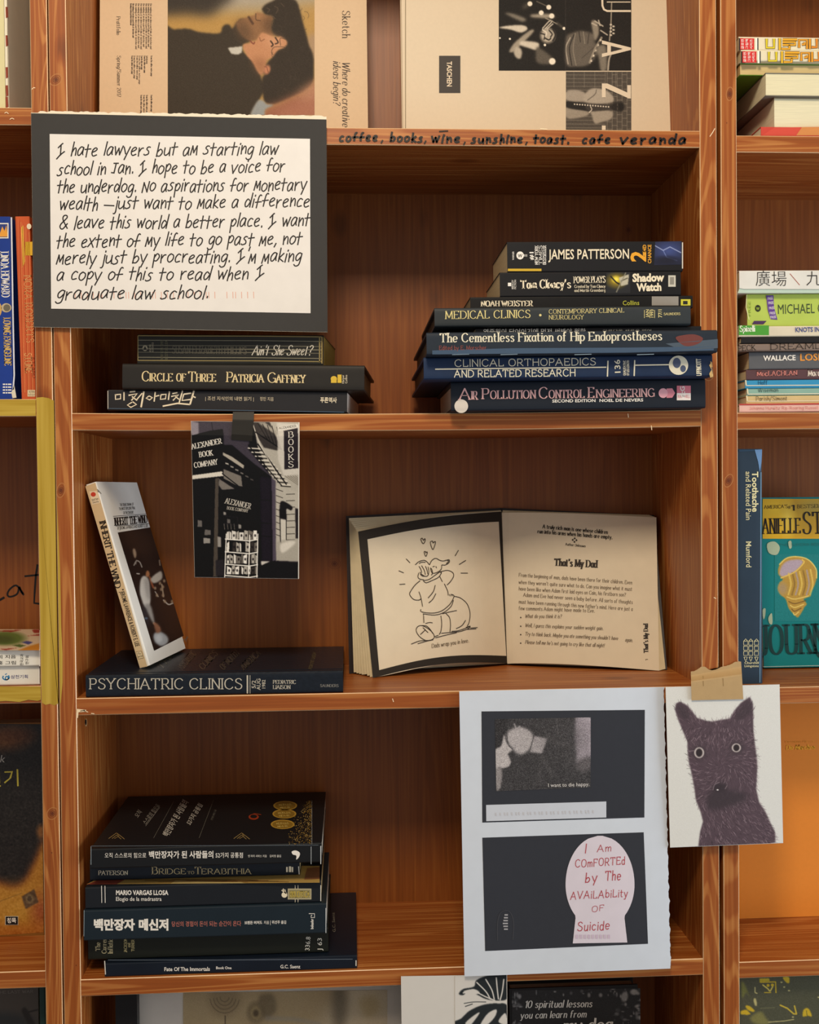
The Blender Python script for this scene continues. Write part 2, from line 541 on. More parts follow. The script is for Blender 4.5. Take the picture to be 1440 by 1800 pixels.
class Deco:
    """flat printed or written marks that lie on a surface"""
    def __init__(s, surf, eps=0.00012):
        s.surf, s.eps, s.mb, s.k = surf, eps, MB(), 0

    def raw(s, P, faces, mat, lift=0):
        P = np.asarray(P, float)
        e = s.eps + (0.0002 if isinstance(s.surf, Bulge) else 0)
        s.mb.add(s.surf.pts(P[:, 0], P[:, 1], e + s.eps * lift), faces, mat)

    def poly(s, pts, mat, lift=0, smooth=False):
        pts = np.asarray(pts, float)
        if smooth:
            pts = catmull(np.vstack([pts, pts[:1]]), 5)[:-1]
        s.raw(pts, [tuple(range(len(pts)))], mat, lift)

    def rect(s, x0, y0, x1, y1, mat, lift=0):
        s.poly([(x0, y0), (x1, y0), (x1, y1), (x0, y1)], mat, lift)

    def ell(s, cx, cy, rx, ry, mat, lift=0, n=28, a=0.0):
        t = np.linspace(0, 2 * math.pi, n, endpoint=False)
        x, y = rx * np.cos(t), ry * np.sin(t)
        if isinstance(s.surf, Bulge):
            P, Fc = [(cx, cy)], []
            for r in (.35, .7, 1.0):
                P += [(cx + r * p * math.cos(a) - r * q * math.sin(a), cy + r * p * math.sin(a) + r * q * math.cos(a)) for p, q in zip(x, y)]
            for k in range(n):
                j = (k + 1) % n
                Fc += [(0, 1 + k, 1 + j), (1 + k, 1 + n + k, 1 + n + j, 1 + j), (1 + n + k, 1 + 2 * n + k, 1 + 2 * n + j, 1 + n + j)]
            s.raw(P, Fc, mat, lift)
            return
        s.poly(np.stack([cx + x * math.cos(a) - y * math.sin(a), cy + x * math.sin(a) + y * math.cos(a)], 1), mat, lift)

    def strip(s, pts, wa, wb, mat, lift=0, ext=0.0):
        """ribbon; wa = width of upright strokes, wb = width of level strokes (pixels)"""
        P = np.asarray(pts, float)
        if isinstance(s.surf, (Bulge, YSurf)):
            Q = [P[0]]
            for a_, b_ in zip(P[:-1], P[1:]):
                k_ = max(1, int(np.linalg.norm(b_ - a_) / 4))
                Q += [a_ + (b_ - a_) * j_ / k_ for j_ in range(1, k_ + 1)]
            P = np.array(Q)
        d = np.diff(P, axis=0)
        ln = np.linalg.norm(d, axis=1)
        keep = np.r_[True, ln > 1e-6]
        P = P[keep]
        if len(P) < 2:
            return
        d = np.diff(P, axis=0)
        d /= np.linalg.norm(d, axis=1)[:, None]
        if ext:
            P = P.copy()
            P[0] -= d[0] * ext
            P[-1] += d[-1] * ext
        T = np.vstack([d[:1], d[:-1] + d[1:], d[-1:]])
        T /= np.maximum(np.linalg.norm(T, axis=1), 1e-6)[:, None]
        Nn = np.stack([-T[:, 1], T[:, 0]], 1)
        w = np.sqrt((wa * T[:, 1]) ** 2 + (wb * T[:, 0]) ** 2)[:, None] / 2
        V = np.vstack([P + Nn * w, P - Nn * w])
        n = len(P)
        s.raw(V, [(i, i + 1, n + i + 1, n + i) for i in range(n - 1)], mat, lift)

    def line(s, pts, w, mat, lift=0, smooth=False):
        if smooth:
            pts = catmull(pts, 5)
        s.strip(pts, w, w, mat, lift)

    def pen(s, txt, x0, y0, x1, y1, h, mat, a=0.13, b=0.05, serif=True, slant=0.0, table=GL, gap=0.16, lift=0, jit=0.0):
        """letters drawn with a broad pen from (x0,y0) to (x1,y1) along the base line, capitals h pixels tall"""
        D = np.array([x1 - x0, y1 - y0], float)
        LN = np.linalg.norm(D)
        D /= LN
        U = np.array([D[1], -D[0]])
        adv, items = 0.0, []
        for ch in txt:
            if ch == ' ':
                adv += 0.36
                continue
            sc = 1.0
            st, w = glyph(ch, table)
            if ch in ".,'" and not serif:
                adv += 0.07
            items.append((adv, st, w))
            adv += w + gap
        tot = max(adv - gap, 0.01)
        kx = LN / tot if tot > 0.15 else h
        A, B = a * h * min(1.0, 1.25 * kx / h), b * h
        R = random.Random(len(txt) * 7 + int(x0))
        for off, st, w in items:
            jy = R.uniform(-jit, jit)
            for sm, p in st:
                q = p.copy()
                q[:, 1] += jy
                q[:, 0] += slant * q[:, 1] + off
                px = np.array([x0, y0]) + np.outer(q[:, 0] * kx, D) + np.outer(q[:, 1] * h, U)
                loc = np.stack([(px - (x0, y0)) @ D, (px - (x0, y0)) @ U], 1)
                segs = [loc] if sm else [loc[i:i + 2] for i in range(len(loc) - 1)]
                if isinstance(s.surf, Bulge):
                    segs = [np.vstack([g[:1]] + [g[i] + (g[i + 1] - g[i]) * np.linspace(0, 1, max(2, int(np.linalg.norm(g[i + 1] - g[i]) / 3) + 1))[1:, None] for i in range(len(g) - 1)]) for g in segs]
                for sg in segs:
                    s._ribbon(sg, A, B, D, U, (x0, y0), mat, lift, 0.0 if sm else B * 0.5)
                if serif and not sm:
                    for e, f in ((0, 1), (-1, -2)):
                        yy = p[e][1]
                        dy = abs(p[e][1] - p[f][1])
                        dx = abs(p[e][0] - p[f][0])
                        if dy > 0.3 and dy > dx * 1.2 and min(abs(yy), abs(yy - 1), abs(yy - 0.64), abs(yy - 1.04)) < 0.015:
                            x = loc[e][0]
                            ww = A * 0.5 + h * 0.075
                            s._ribbon(np.array([[x - ww, loc[e][1]], [x + ww, loc[e][1]]]), A, max(B, 0.05 * h), D, U, (x0, y0), mat, lift, 0)

    def _ribbon(s, P, A, B, D, U, O, mat, lift, ext):
        d = np.diff(P, axis=0)
        ln = np.linalg.norm(d, axis=1)
        P = P[np.r_[True, ln > 1e-7]]
        if len(P) < 2:
            return
        d = np.diff(P, axis=0)
        d /= np.linalg.norm(d, axis=1)[:, None]
        if ext:
            P = P.copy()
            P[0] -= d[0] * ext
            P[-1] += d[-1] * ext
        T = np.vstack([d[:1], d[:-1] + d[1:], d[-1:]])
        T /= np.maximum(np.linalg.norm(T, axis=1), 1e-6)[:, None]
        Nn = np.stack([-T[:, 1], T[:, 0]], 1)
        w = np.sqrt((A * T[:, 1]) ** 2 + (B * T[:, 0]) ** 2)[:, None] / 2
        V = np.vstack([P + Nn * w, P - Nn * w])
        V = np.array(O) + np.outer(V[:, 0], D) + np.outer(V[:, 1], U)
        n = len(P)
        s.raw(V, [(i, i + 1, n + i + 1, n + i) for i in range(n - 1)], mat, lift)

    def ft(s, txt, x0, y0, x1, y1, h, mat, bold=0.0, lift=0, cap=None, slant=0.0):
        """built-in outline letters; h = height of the ink from the base line up"""
        k = (txt, bold)
        if k not in FT_CACHE:
            FT_CACHE[k] = font_mesh(txt, bold)
        V, Fs = FT_CACHE[k]
        if not len(V):
            return
        V = V.copy()
        V[:, 0] += slant * V[:, 1]
        cjk = any(ord(c) > 0x2E80 for c in txt)
        top = (V[:, 1].max() if cjk else (cap or 0.70))
        bot = V[:, 1].min() if cjk else 0.0
        D = np.array([x1 - x0, y1 - y0], float)
        LN = np.linalg.norm(D)
        D /= LN
        U = np.array([D[1], -D[0]])
        kx = LN / (V[:, 0].max() - V[:, 0].min())
        P = np.array([x0, y0]) + np.outer((V[:, 0] - V[:, 0].min()) * kx, D) + np.outer((V[:, 1] - bot) / (top - bot) * h, U)
        s.raw(P, Fs, mat, lift)

    def build(s, name, parent, label=None):
        """one object per group of marks that lie together"""
        m = s.mb
        if not m.f:
            return None
        V = np.array(m.v)
        # faces that share points are one mark
        par = list(range(len(V)))

        def find(a):
            while par[a] != a:
                par[a] = par[par[a]]
                a = par[a]
            return a
        for f in m.f:
            r = find(f[0])
            for k in f[1:]:
                par[find(k)] = r
        roots = np.array([find(k) for k in range(len(V))])
        u, inv = np.unique(roots, return_inverse=True)
        lo = np.full((len(u), 3), 1e9)
        hi = np.full((len(u), 3), -1e9)
        np.minimum.at(lo, inv, V)
        np.maximum.at(hi, inv, V)
        order = np.argsort(-(hi - lo).max(1))
        groups = np.full(len(u), -1)
        boxes = []
        for n in order:
            hit = [g for g, (a, b) in enumerate(boxes) if a is not None and np.linalg.norm(np.maximum(0, np.maximum(a - hi[n], lo[n] - b))) < 0.017]
            if not hit:
                boxes.append((lo[n].copy(), hi[n].copy()))
                groups[n] = len(boxes) - 1
            else:
                g = hit[0]
                for h in hit[1:]:
                    groups[groups == h] = g
                    boxes[g] = (np.minimum(boxes[g][0], boxes[h][0]), np.maximum(boxes[g][1], boxes[h][1]))
                    boxes[h] = (None, None)
                boxes[g] = (np.minimum(boxes[g][0], lo[n]), np.maximum(boxes[g][1], hi[n]))
                groups[n] = g
        first = None
        gi = groups[inv]
        for g in sorted(set(groups.tolist())):
            sub = MB()
            ix = np.nonzero(gi == g)[0]
            mp = {int(a): k for k, a in enumerate(ix)}
            sub.v = [m.v[a] for a in ix]
            for f, mm in zip(m.f, m.m):
                if f[0] in mp:
                    sub.f.append([mp[a] for a in f])
                    sub.m.append(sub.mi(m.mats[mm]))
            o = sub.build(name, parent, fix=False)
            if label:
                o['label'] = label
            first = first or o
        return first


# ------------------------------------------------------------------ printed pictures
class Paint:
    """a printed picture: colour per point of a fine grid that lies on the surface"""
    def __init__(s, quad, step=1.0, base='808080'):
        q = np.asarray(quad, float)
        w = max(np.linalg.norm(q[1] - q[0]), np.linalg.norm(q[2] - q[3]))
        h = max(np.linalg.norm(q[3] - q[0]), np.linalg.norm(q[2] - q[1]))
        s.nx, s.ny = int(w / step) + 2, int(h / step) + 2
        u, v = np.meshgrid(np.linspace(0, 1, s.nx), np.linspace(0, 1, s.ny))
        P = (q[0] * ((1 - u) * (1 - v))[..., None] + q[1] * (u * (1 - v))[..., None] + q[2] * (u * v)[..., None] + q[3] * ((1 - u) * v)[..., None])
        s.X, s.Y, s.step = P[..., 0], P[..., 1], step
        s.img = np.ones((s.ny, s.nx, 3)) * np.array(s.c(base))

    @staticmethod
    def c(h):
        return [int(h[i:i + 2], 16) / 255 for i in (0, 2, 4)] if isinstance(h, str) else h

    def blur(s, m, r):
        r = r / s.step
        if r <= 0.2:
            return m
        n = int(r * 2.5) + 1
        k = np.exp(-0.5 * (np.arange(-n, n + 1) / r) ** 2)
        k /= k.sum()
        for ax in (0, 1):
            p = np.pad(m, [(n, n) if i == ax else (0, 0) for i in range(2)], mode='edge')
            m = np.apply_along_axis(lambda a: np.convolve(a, k, 'valid'), ax, p)
        return m

    def mix(s, m, col, alpha=1.0):
        m = np.clip(m * alpha, 0, 1)[..., None]
        s.img = s.img * (1 - m) + np.array(s.c(col)) * m

    def inside(s, pts):
        x, y = s.X, s.Y
        r = np.zeros(x.shape, bool)
        p = np.asarray(pts, float)
        for i in range(len(p)):
            x1, y1 = p[i - 1]
            x2, y2 = p[i]
            if y1 == y2:
                continue
            c = ((y1 > y) != (y2 > y)) & (x < (x2 - x1) * (y - y1) / (y2 - y1) + x1)
            r ^= c
        return r.astype(float)

    def poly(s, pts, col, blur=0.7, alpha=1.0, smooth=True):
        pts = np.asarray(pts, float)
        if smooth and len(pts) > 2:
            pts = catmull(np.vstack([pts, pts[:1]]), 6)[:-1]
        s.mix(s.blur(s.inside(pts), blur), col, alpha)

    def ell(s, cx, cy, rx, ry, col, soft=0.15, alpha=1.0, a=0.0):
        dx, dy = s.X - cx, s.Y - cy
        x = (dx * math.cos(a) + dy * math.sin(a)) / rx
        y = (-dx * math.sin(a) + dy * math.cos(a)) / ry
        d = np.sqrt(x * x + y * y)
        s.mix(np.clip((1 + soft - d) / (2 * soft), 0, 1), col, alpha)

    def line(s, pts, w, col, alpha=1.0, smooth=False, soft=0.6):
        P = np.asarray(pts, float)
        if smooth:
            P = catmull(P, 5)
        D = np.full(s.X.shape, 1e9)
        for (x1, y1), (x2, y2) in zip(P[:-1], P[1:]):
            vx, vy = x2 - x1, y2 - y1
            L = vx * vx + vy * vy + 1e-9
            t = np.clip(((s.X - x1) * vx + (s.Y - y1) * vy) / L, 0, 1)
            D = np.minimum(D, np.hypot(s.X - x1 - t * vx, s.Y - y1 - t * vy))
        s.mix(np.clip((w / 2 + soft - D) / (2 * soft), 0, 1), col, alpha)

    def hairs(s, n, fn, length, cols, alpha=0.5, seed=1):
        """many short strokes; fn(x, y) -> (inside?, angle)"""
        R = np.random.default_rng(seed)
        x0, x1, y0, y1 = s.X.min(), s.X.max(), s.Y.min(), s.Y.max()
        for _ in range(n):
            x, y = R.uniform(x0, x1), R.uniform(y0, y1)
            ok, a = fn(x, y)
            if not ok:
                continue
            a += R.normal(0, 0.25)
            L = length * R.uniform(0.5, 1.2)
            t = np.linspace(0, L, int(L / s.step) + 2)
            ii = np.round((y + np.sin(a) * t - y0) / (y1 - y0) * (s.ny - 1)).astype(int)
            jj = np.round((x + np.cos(a) * t - x0) / (x1 - x0) * (s.nx - 1)).astype(int)
            k = (ii >= 0) & (ii < s.ny) & (jj >= 0) & (jj < s.nx)
            c = np.array(s.c(cols[R.integers(len(cols))]))
            al = alpha * R.uniform(0.3, 1.0)
            s.img[ii[k], jj[k]] = s.img[ii[k], jj[k]] * (1 - al) + c * al

    def grain(s, amp, seed=3, coarse=0.0):
        R = np.random.default_rng(seed)
        g = R.normal(0, amp, (s.ny, s.nx))
        if coarse:
            g = s.blur(g, coarse) * (1 + coarse * 2.2)
        s.img = np.clip(s.img + g[..., None], 0, 1)

    def build(s, surf, name, parent, mat=None, eps=0.0001, label=None):
        P = surf.pts(s.X, s.Y, eps).reshape(-1, 3) - np.array(parent['_o'])
        idx = np.arange(s.nx * s.ny).reshape(s.ny, s.nx)
        q = np.stack([idx[:-1, :-1], idx[1:, :-1], idx[1:, 1:], idx[:-1, 1:]], -1).reshape(-1, 4)
        me = bpy.data.meshes.new(name)
        me.vertices.add(len(P))
        me.vertices.foreach_set('co', P.ravel())
        me.loops.add(q.size)
        me.loops.foreach_set('vertex_index', q.ravel())
        me.polygons.add(len(q))
        me.polygons.foreach_set('loop_start', np.arange(0, q.size, 4))
        me.polygons.foreach_set('loop_total', np.full(len(q), 4))
        ca = me.color_attributes.new('Col', 'FLOAT_COLOR', 'POINT')
        im = np.clip(s.img, 0, 1)
        im = np.where(im <= 0.04045, im / 12.92, ((im + 0.055) / 1.055) ** 2.4)
        ca.data.foreach_set('color', np.concatenate([im, np.ones((s.ny, s.nx, 1))], 2).ravel())
        me.materials.append(mat or PRINT)
        me.update(calc_edges=True)
        o = bpy.data.objects.new(name, me)
        COL.objects.link(o)
        o.parent = parent
        o['_o'] = list(parent['_o'])
        if label:
            o['label'] = label
        return o

# ------------------------------------------------------------------ the room and the bookcases
XL, XLI, XRI, XR = -0.325, -0.30847, 0.30798, 0.325
LRI, RL, RLI = -0.34253, 0.32931, 0.34533
DEP, TH, PITCHZ = 0.175, 0.0166, 0.2755
S1, S2, S3, S4 = 0.3325, 0.05667, -0.21953, -0.49458
L1, L2, L3, L4 = 0.34873, 0.07031, -0.2067, -0.48455
R1, R2, R3, R4 = 0.32832, 0.05328, -0.22225, -0.4995
ZB, ZT = -1.34, 0.92
SAG = 0.0022

mb = MB()
mb.box(-2.2, 2.4, -2.2, 0.35, ZB - 0.05, ZB, pm('6f5a45', 0.5, 0.15, 8))
tag(mb.build('floor', loc=(0, -1, ZB)), kind='structure')
mb = MB()
mb.box(-2.2, 2.4, 0.20, 0.35, ZB, 1.6, pm('cbbfae', 0.8, 0.05, 20))
tag(mb.build('wall_back', loc=(0, 0.25, 0)), kind='structure')


def bookcase(x0, x1, xi0, xi1, shelves, label, sagged=None):
    t = thing('bookcase', ((x0 + x1) / 2, DEP / 2, ZB), label, 'bookcase', 'bookcases standing in a row')
    bevel_board(x0, xi0, 0, DEP + 0.008, ZB, ZT, WOOD_V, axis=2).build('side_panel', t)
    bevel_board(xi1, x1, 0, DEP + 0.008, ZB, ZT, WOOD_V, axis=2).build('side_panel', t)
    b = MB()
    b.box(xi0, xi1, DEP, DEP + 0.006, ZB, ZT, WOOD_B)
    b.build('back_panel', t)
    for z in shelves:
        bevel_board(xi0, xi1, 0.0004, DEP, z - TH, z, WOOD_H, sag=SAG if z == sagged else 0).build('shelf', t)
    b = MB()
    b.box(xi0, xi1, 0.012, DEP, ZB, ZB + 0.06, WOOD_H)
    b.build('plinth', t)
    return t


mid = bookcase(XL, XR, XLI, XRI, (ZT - 0.002, S1 + PITCHZ, S1, S2, S3, S4, S4 - PITCHZ, S4 - 2 * PITCHZ),
               'middle brown wood bookcase with marker writing along one shelf edge', S2)
left = bookcase(XL - 0.0014 - 0.65, XL - 0.0014, XL - 0.65 + 0.0175, LRI, (ZT - 0.002, L1 + PITCHZ, L1, L2, L3, L4, L4 - PITCHZ, L4 - 2 * PITCHZ),
                'brown wood bookcase with mustard yellow paint on its upright and shelves')
right = bookcase(RL, RL + 0.65, RLI, RL + 0.65 - 0.0166, (ZT - 0.002, R1 + PITCHZ, R1, R2, R3, R4, R4 - PITCHZ, R4 - 2 * PITCHZ),
                 'brown wood bookcase holding the orange book and the teal novel')

FRONT = Plane((0, 0, 0), (0, -1, 0))
BACKP = Plane((0, DEP, 0), (0, -1, 0))
# marker writing on the shelf edge
MARK = ink('140d0c', 0.45)
d = Deco(FRONT, 0.00015)
for x, y in ((672, 248), (748, 249), (817, 251), (926, 251)):
    d.line([(x + 1, y - 2), (x - 2, y + 4)], 2.6, MARK)
for w, x0, y0, x1, y1 in (('coffee', 596, 249, 663, 248), ('books', 685, 248, 742, 250),
                          ('wine', 758, 250, 808, 250), ('sunshine', 828, 252, 918, 251),
                          ('toast.', 938, 251, 999, 252), ('cafe', 1023, 252, 1072, 252), ('veranda', 1090, 253, 1205, 252)):
    d.pen(w, x0, y0, x1, y1, 15 if w != 'veranda' else 16, MARK, 0.25, 0.24, False, 0.08, HWL, 0.2, 0, 0.04)
d.line([(772, 231), (788, 230)], 2.2, MARK)
d.build('handwriting', mid, 'black marker words along the shelf edge')
# knots, chips and scratches
d = Deco(FRONT, 0.0001)
SCR = ink('f0d9b4', 0.5)
for x, y, L, a in ((60, 203, 9, -0.5), (8, 199, 7, 0.3), (17, 210, 8, -0.1), (56, 157, 6, -0.8)):
    d.line([(x, y), (x + L * .5, y - 2 + a), (x + L, y + L * a * .5)], 1.2, SCR, 0, True)
d.build('scuff', left)
d = Deco(FRONT, 0.0001)
for x, y, L, a in ((1248, 240, 9, -1.6), (1145, 748, 1, 8), (1104, 727, 1, 7), (1255, 1050, 4, .6), (141, 1250, 8, -.2), (146, 1249, 9, .3), (160, 1254, 6, .1), (690, 1228, 2, 3), (950, 226, 12, .1)):
    d.line([(x, y), (x + L * .5, y + L * a * .45), (x + L, y + L * a)], 1.3, SCR)
d.poly([(135, 1246), (152, 1248), (150, 1251), (138, 1252), (137, 1262), (135, 1262)], SCR)
d.build('scuff', mid)
# knots in the wood
KD, KM, KL = ink('64301a', .5), ink('7d4220', .5), ink('b27a48', .5)
for surf_, par_, lst in ((FRONT, mid, ((98.5, 140, 9, 12, .9), (107, 862, 7, 13, .2), (1246, 660, 8, 9, 0), (134, 1697, 2.5, 4, 0))), (FRONT, left, ((92, 1430, 9, 11, .5), (91, 1499, 3, 4, 0))), (FRONT, right, ((1283, 165, 6, 12, .1), (1278, 216, 2.5, 4, 0), (1281, 845, 7, 12, .4))),
                         (BACKP, mid, ((588, 991, 11, 9, .2), (846, 1282, 4, 8, 0), (628, 1600, 9, 7, 0), (1105, 404, 5, 9, 0)))):
    d = Deco(surf_, 0.00008)
    for x, y, rx, ry, a_ in lst:
        t_ = np.linspace(0, 2 * math.pi, 25)
        for f_, m_, w_ in ((1.0, KL if surf_ is FRONT else KM, 1.0), (.72, KM, 1.0), (.45, KD, 1.2)):
            q_ = np.stack([rx * f_ * np.cos(t_), ry * f_ * np.sin(t_)], 1)
            q_ = np.stack([x + q_[:, 0] * math.cos(a_) - q_[:, 1] * math.sin(a_), y + q_[:, 0] * math.sin(a_) + q_[:, 1] * math.cos(a_)], 1)
            if rx > 4:
                d.line(q_, w_, m_)
        d.ell(x, y, rx * .3, ry * .3, KD, 1, 14, a_)
    d.build('wood_knot', par_)
d = Deco(Plane((XLI, 0, 0), (1, 0, 0)), 0.00015)
d.ell(151.3, 1270, 2.0, 7.0, ink('c9a070'), 0, 16)
d.ell(151.0, 1269.5, 1.4, 5.2, ink('14100e'), 1, 16)
d.build('screw_hole', mid)
# yellow paint
d = Deco(FRONT, 0.0002)
pts = [(63.5, 699), (75, 698), (86, 700), (92, 703), (94.6, 704)]
pts += [(94.6 + (y - 704) * 0.0148, y) for y in range(760, 1250, 60)]
pts += [(103, 1236), (96, 1240), (88, 1237), (80, 1239), (75, 1236), (73.6, 1235), (66, 840), (64, 720)]
d.poly(pts, YELLOW_V)
d.build('paint_patch', left, 'mustard yellow paint on the upright')
d = Deco(FRONT, 0.0002)
d.poly([(-40, 702.5), (62.6, 702.5), (62.8, 731), (-40, 731)], YELLOW_H)
d.build('paint_patch', left, 'mustard yellow paint on the shelf edge above the white books')
d = Deco(FRONT, 0.0002)
d.poly([(-40, 1206.5), (71.5, 1206.5), (72, 1230), (66, 1232), (50, 1230), (34, 1234), (10, 1232), (-10, 1234), (-40, 1232)], YELLOW_H)
d.build('paint_patch', left, 'mustard yellow paint on the shelf edge below the white books')
d = Deco(FRONT, 0.0002)
d.poly([(100.4, 880), (102.5, 930), (106, 1010), (107.5, 1100), (110, 1150), (110, 1200), (107, 1235), (105.6, 1238), (103.9, 1140), (101, 960)], YELLOW_V)
d.build('paint_patch', mid, 'stray mustard paint beside the seam')
# the written word on the back panel of the yellow cell
d = Deco(BACKP, 0.0002)
d.line([(-14, 1030), (-18, 1046), (-6, 1056), (8, 1050)], 4, MARK, 0, True)
d.line([(41, 1044), (34, 1034), (27, 1029), (17, 1036), (13, 1045), (18, 1049), (30, 1044), (34, 1032), (37, 1040), (42, 1046)], 3.2, MARK, 0, True)
d.line([(66, 992), (63, 1012), (61, 1040), (60, 1060), (74, 1062)], 3.6, MARK)
d.line([(43, 1013), (72, 1010)], 3.2, MARK)
d.build('handwriting', left, 'black marker word on the back panel')


# ------------------------------------------------------------------ books
def unit(v):
    v = np.asarray(v, float)
    return v / np.linalg.norm(v)


class Book:
    """O = spine corner; u along the spine, t through the thickness, w from the spine to the fore edge"""
    def __init__(s, name, label, O, u, t, w, L, T, D, kind='soft', cover=None, pagecol='d8c9a4', group=None, cat='book', spinemat=None, bulge=None, pin=None, board=None):
        s.O, s.u, s.t, s.w, s.L, s.T, s.D = np.asarray(O, float), unit(u), unit(t), unit(w), L, T, D
        s.root = thing(name, s.O + s.u * L / 2 + s.w * D / 2, label, cat, group)
        cover = cover or pm('1c1c1e', 0.4)
        c = board or (0.0024 if kind == 'hard' else 0.0007)
        r = min(0.0013, T * 0.2)
        b = bulge if bulge is not None else (0.0009 if kind == 'hard' else 0.0)
        s.bulge = b
        top = []                       # outer profile (w, t): bottom board, spine, top board
        if kind == 'hard':
            low = [(D, 0), (0.012, 0), (0.0095, 0.0011), (0.007, 0.0)]
        else:
            low = [(D, 0), (0.02, 0)]
        sp = []
        n = 24
        for i in range(n + 1):
            v = i / n
            ww = -b * (1 - abs(2 * v - 1) ** 6)
            sp.append((ww, v * T))
        sp[0] = (r, 0.0)
        sp.insert(1, (r * .3, r * .3))
        sp.insert(2, (-b * (1 - abs(2 * r / T - 1) ** 6), r))
        sp[-1] = (r, T)
        sp.insert(-1, (-b * (1 - abs(2 * r / T - 1) ** 6), T - r))
        sp.insert(-1, (r * .3, T - r * .3))
        sp = [p for i, p in enumerate(sp) if i < 3 or i > len(sp) - 4 or r * 1.2 < p[1] < T - r * 1.2]
        outer = low + sp + [(a, T - bb) for a, bb in reversed(low)]
        inner = []
        for a, bb in outer:
            inner.append((max(a, c * 1.0) if a < D - 1e-6 else D, min(max(bb, c), T - c)))
        m = MB()
        n = len(outer)
        V = [s.O + s.w * a + s.t * bb + s.u * e for e in (0, L) for a, bb in outer] + [s.O + s.w * a + s.t * bb + s.u * e for e in (0, L) for a, bb in inner]
        Fo = []
        for i in range(n - 1):
            Fo.append((i, i + 1, n + i + 1, n + i))
            Fo.append((2 * n + i, 3 * n + i, 3 * n + i + 1, 2 * n + i + 1))
            for e in (0, n):
                Fo.append((e + i, e + i + 1, 2 * n + e + i + 1, 2 * n + e + i))
        Fo.append((0, n, 3 * n, 2 * n))
        Fo.append((n - 1, 2 * n - 1, 4 * n - 1, 3 * n - 1))
        m.add(V, Fo, cover)
        s.cover = m.build('cover', s.root)
        g = pin if pin is not None else (0.0035 if kind == 'hard' else 0.0005)
        m = MB()
        ax = int(np.argmax(np.abs(s.t)))
        m.frame_box(s.O + s.u * g + s.w * (c + 0.0002) + s.t * (c + 0.0001), s.u * (L - 2 * g), s.t * (T - 2 * c - 0.0002), s.w * (D - g - c - 0.0004), pages(pagecol, ax))
        s.block = m.build('page_block', s.root)
        s.kind = kind

    def spine(s):
        if s.bulge > 0:
            return Bulge(s.O, s.t, s.w, s.T, s.bulge)
        return Plane(s.O, -s.w)

    def top(s):
        return Plane(s.O + s.t * s.T, s.t)

    def bottom(s):
        return Plane(s.O, -s.t)


class Stack:
    """books lying on each other: keeps the (slightly tilted) plane the next one rests on"""
    def __init__(s, xa, ya, xb, yb, Y, z=None):
        A, B = at(xa, ya, Y), at(xb, yb, Y)
        s.k = (B[2] - A[2]) / (B[0] - A[0])
        s.a = A[2] - s.k * A[0]
        if z is not None:
            s.k, s.a = 0.0, z

    def lay(s, name, label, xl, xr, ytop, Yl, Yr, D, over=None, **kw):
        ym = ytop + 15
        A, B = at(xl, ym, Yl), at(xr, ym, Yr)
        if A[0] < XRI < B[0]:
            B[0] = XRI
        if B[0] > 0.25:
            B[0] = B[0] if B[0] > XR else min(B[0], XRI - 0.0009)
        zl, zr = s.a + s.k * A[0], s.a + s.k * B[0]
        O = np.array([A[0], Yl, zl])
        E = np.array([B[0], Yr, zr])
        u = unit(E - O)
        w = unit(np.array([-u[1], u[0], 0]))
        t = unit(np.cross(u, w))
        if t[2] < 0:
            t = -t
        xm, Ym = (xl + xr) / 2, (Yl + Yr) / 2
        M = at(xm, ytop, Ym)
        T = M[2] - (s.a + s.k * M[0])
        if T < 0.002:
            print('THIN', label, T)
            T = 0.003
        T -= 0.0002
        b = Book(name, label, O + t * 0.0001, u, t, w, np.linalg.norm(E - O), T, D, **kw)
        s.a += T + 0.0002
        return b


BLK, NAVY, WHT, CRM, GOLD = pm('17171a', 0.42, .12, 120), pm('1c3048', 0.5, .15, 140), ink('ece8e0'), ink('e8dcc0'), ink('d9b650', 0.35)
CHAR = pm('2c2f33', 0.5, .1, 120)

# --- stack at the right of the upper open cell, resting on the sagging shelf
G1 = 'dark books stacked under the marker-written shelf, taller pile'
st = Stack(793, 726.5, 1241, 720.5, 0.0)
st.a += 0.0006
b = st.lay('textbook', 'thick navy hardcover with pale red title at the foot of the taller pile', 793, 1241.5, 668.5, -0.0165, -0.0165, 0.165, kind='hard', cover=pm('181f2a', 0.5, .1, 120), pagecol='d8ccb8', group=G1)
d = Deco(b.spine())
RED = ink('e9b7b4')
d.pen('AIR', 810, 701, 836, 701, 15, RED, .13, .05)
for wd, x0, x1, y in (('A', 808, 823, 701), ('P', 846, 858, 700), ('C', 946, 960, 699), ('E', 1034, 1046, 698)):
    pass
d = Deco(b.spine())
d.pen('A', 808, 702, 826, 702, 19, RED, .14, .06)
d.pen('IR', 829, 702, 839, 702, 14, RED, .18, .07)
d.pen('P', 847, 701, 859, 701, 18, RED, .16, .06)
d.pen('OLLUTION', 862, 701, 941, 700, 14, RED, .17, .06)
d.pen('C', 947, 700, 962, 700, 19, RED, .15, .06)
d.pen('ONTROL', 965, 700, 1027, 699, 14, RED, .17, .06)
d.pen('E', 1034, 699, 1044, 699, 18, RED, .16, .06)
d.pen('NGINEERING', 1048, 699, 1150, 697, 14, RED, .17, .06)
d.ft('SECOND EDITION', 971, 707.5, 1047, 706.5, 5.2, WHT, 0.02)
d.ft('NOEL DE NEVERS', 1054, 706.5, 1131, 705.5, 5.2, WHT, 0.02)
d.ell(811, 714, 12, 12, ink('d8d0c4'))
d.ell(1166, 691, 8, 8.5, ink('e6a9b4'))
d.poly([(1172, 683), (1182, 682.5), (1187, 691), (1182, 699), (1172, 699.5)], ink('d98a98'))
d.rect(1190, 678, 1214.5, 703.5, ink('d87a8a'))
d.rect(1190, 691, 1214.5, 703.5, ink('eee6e2'), 1)
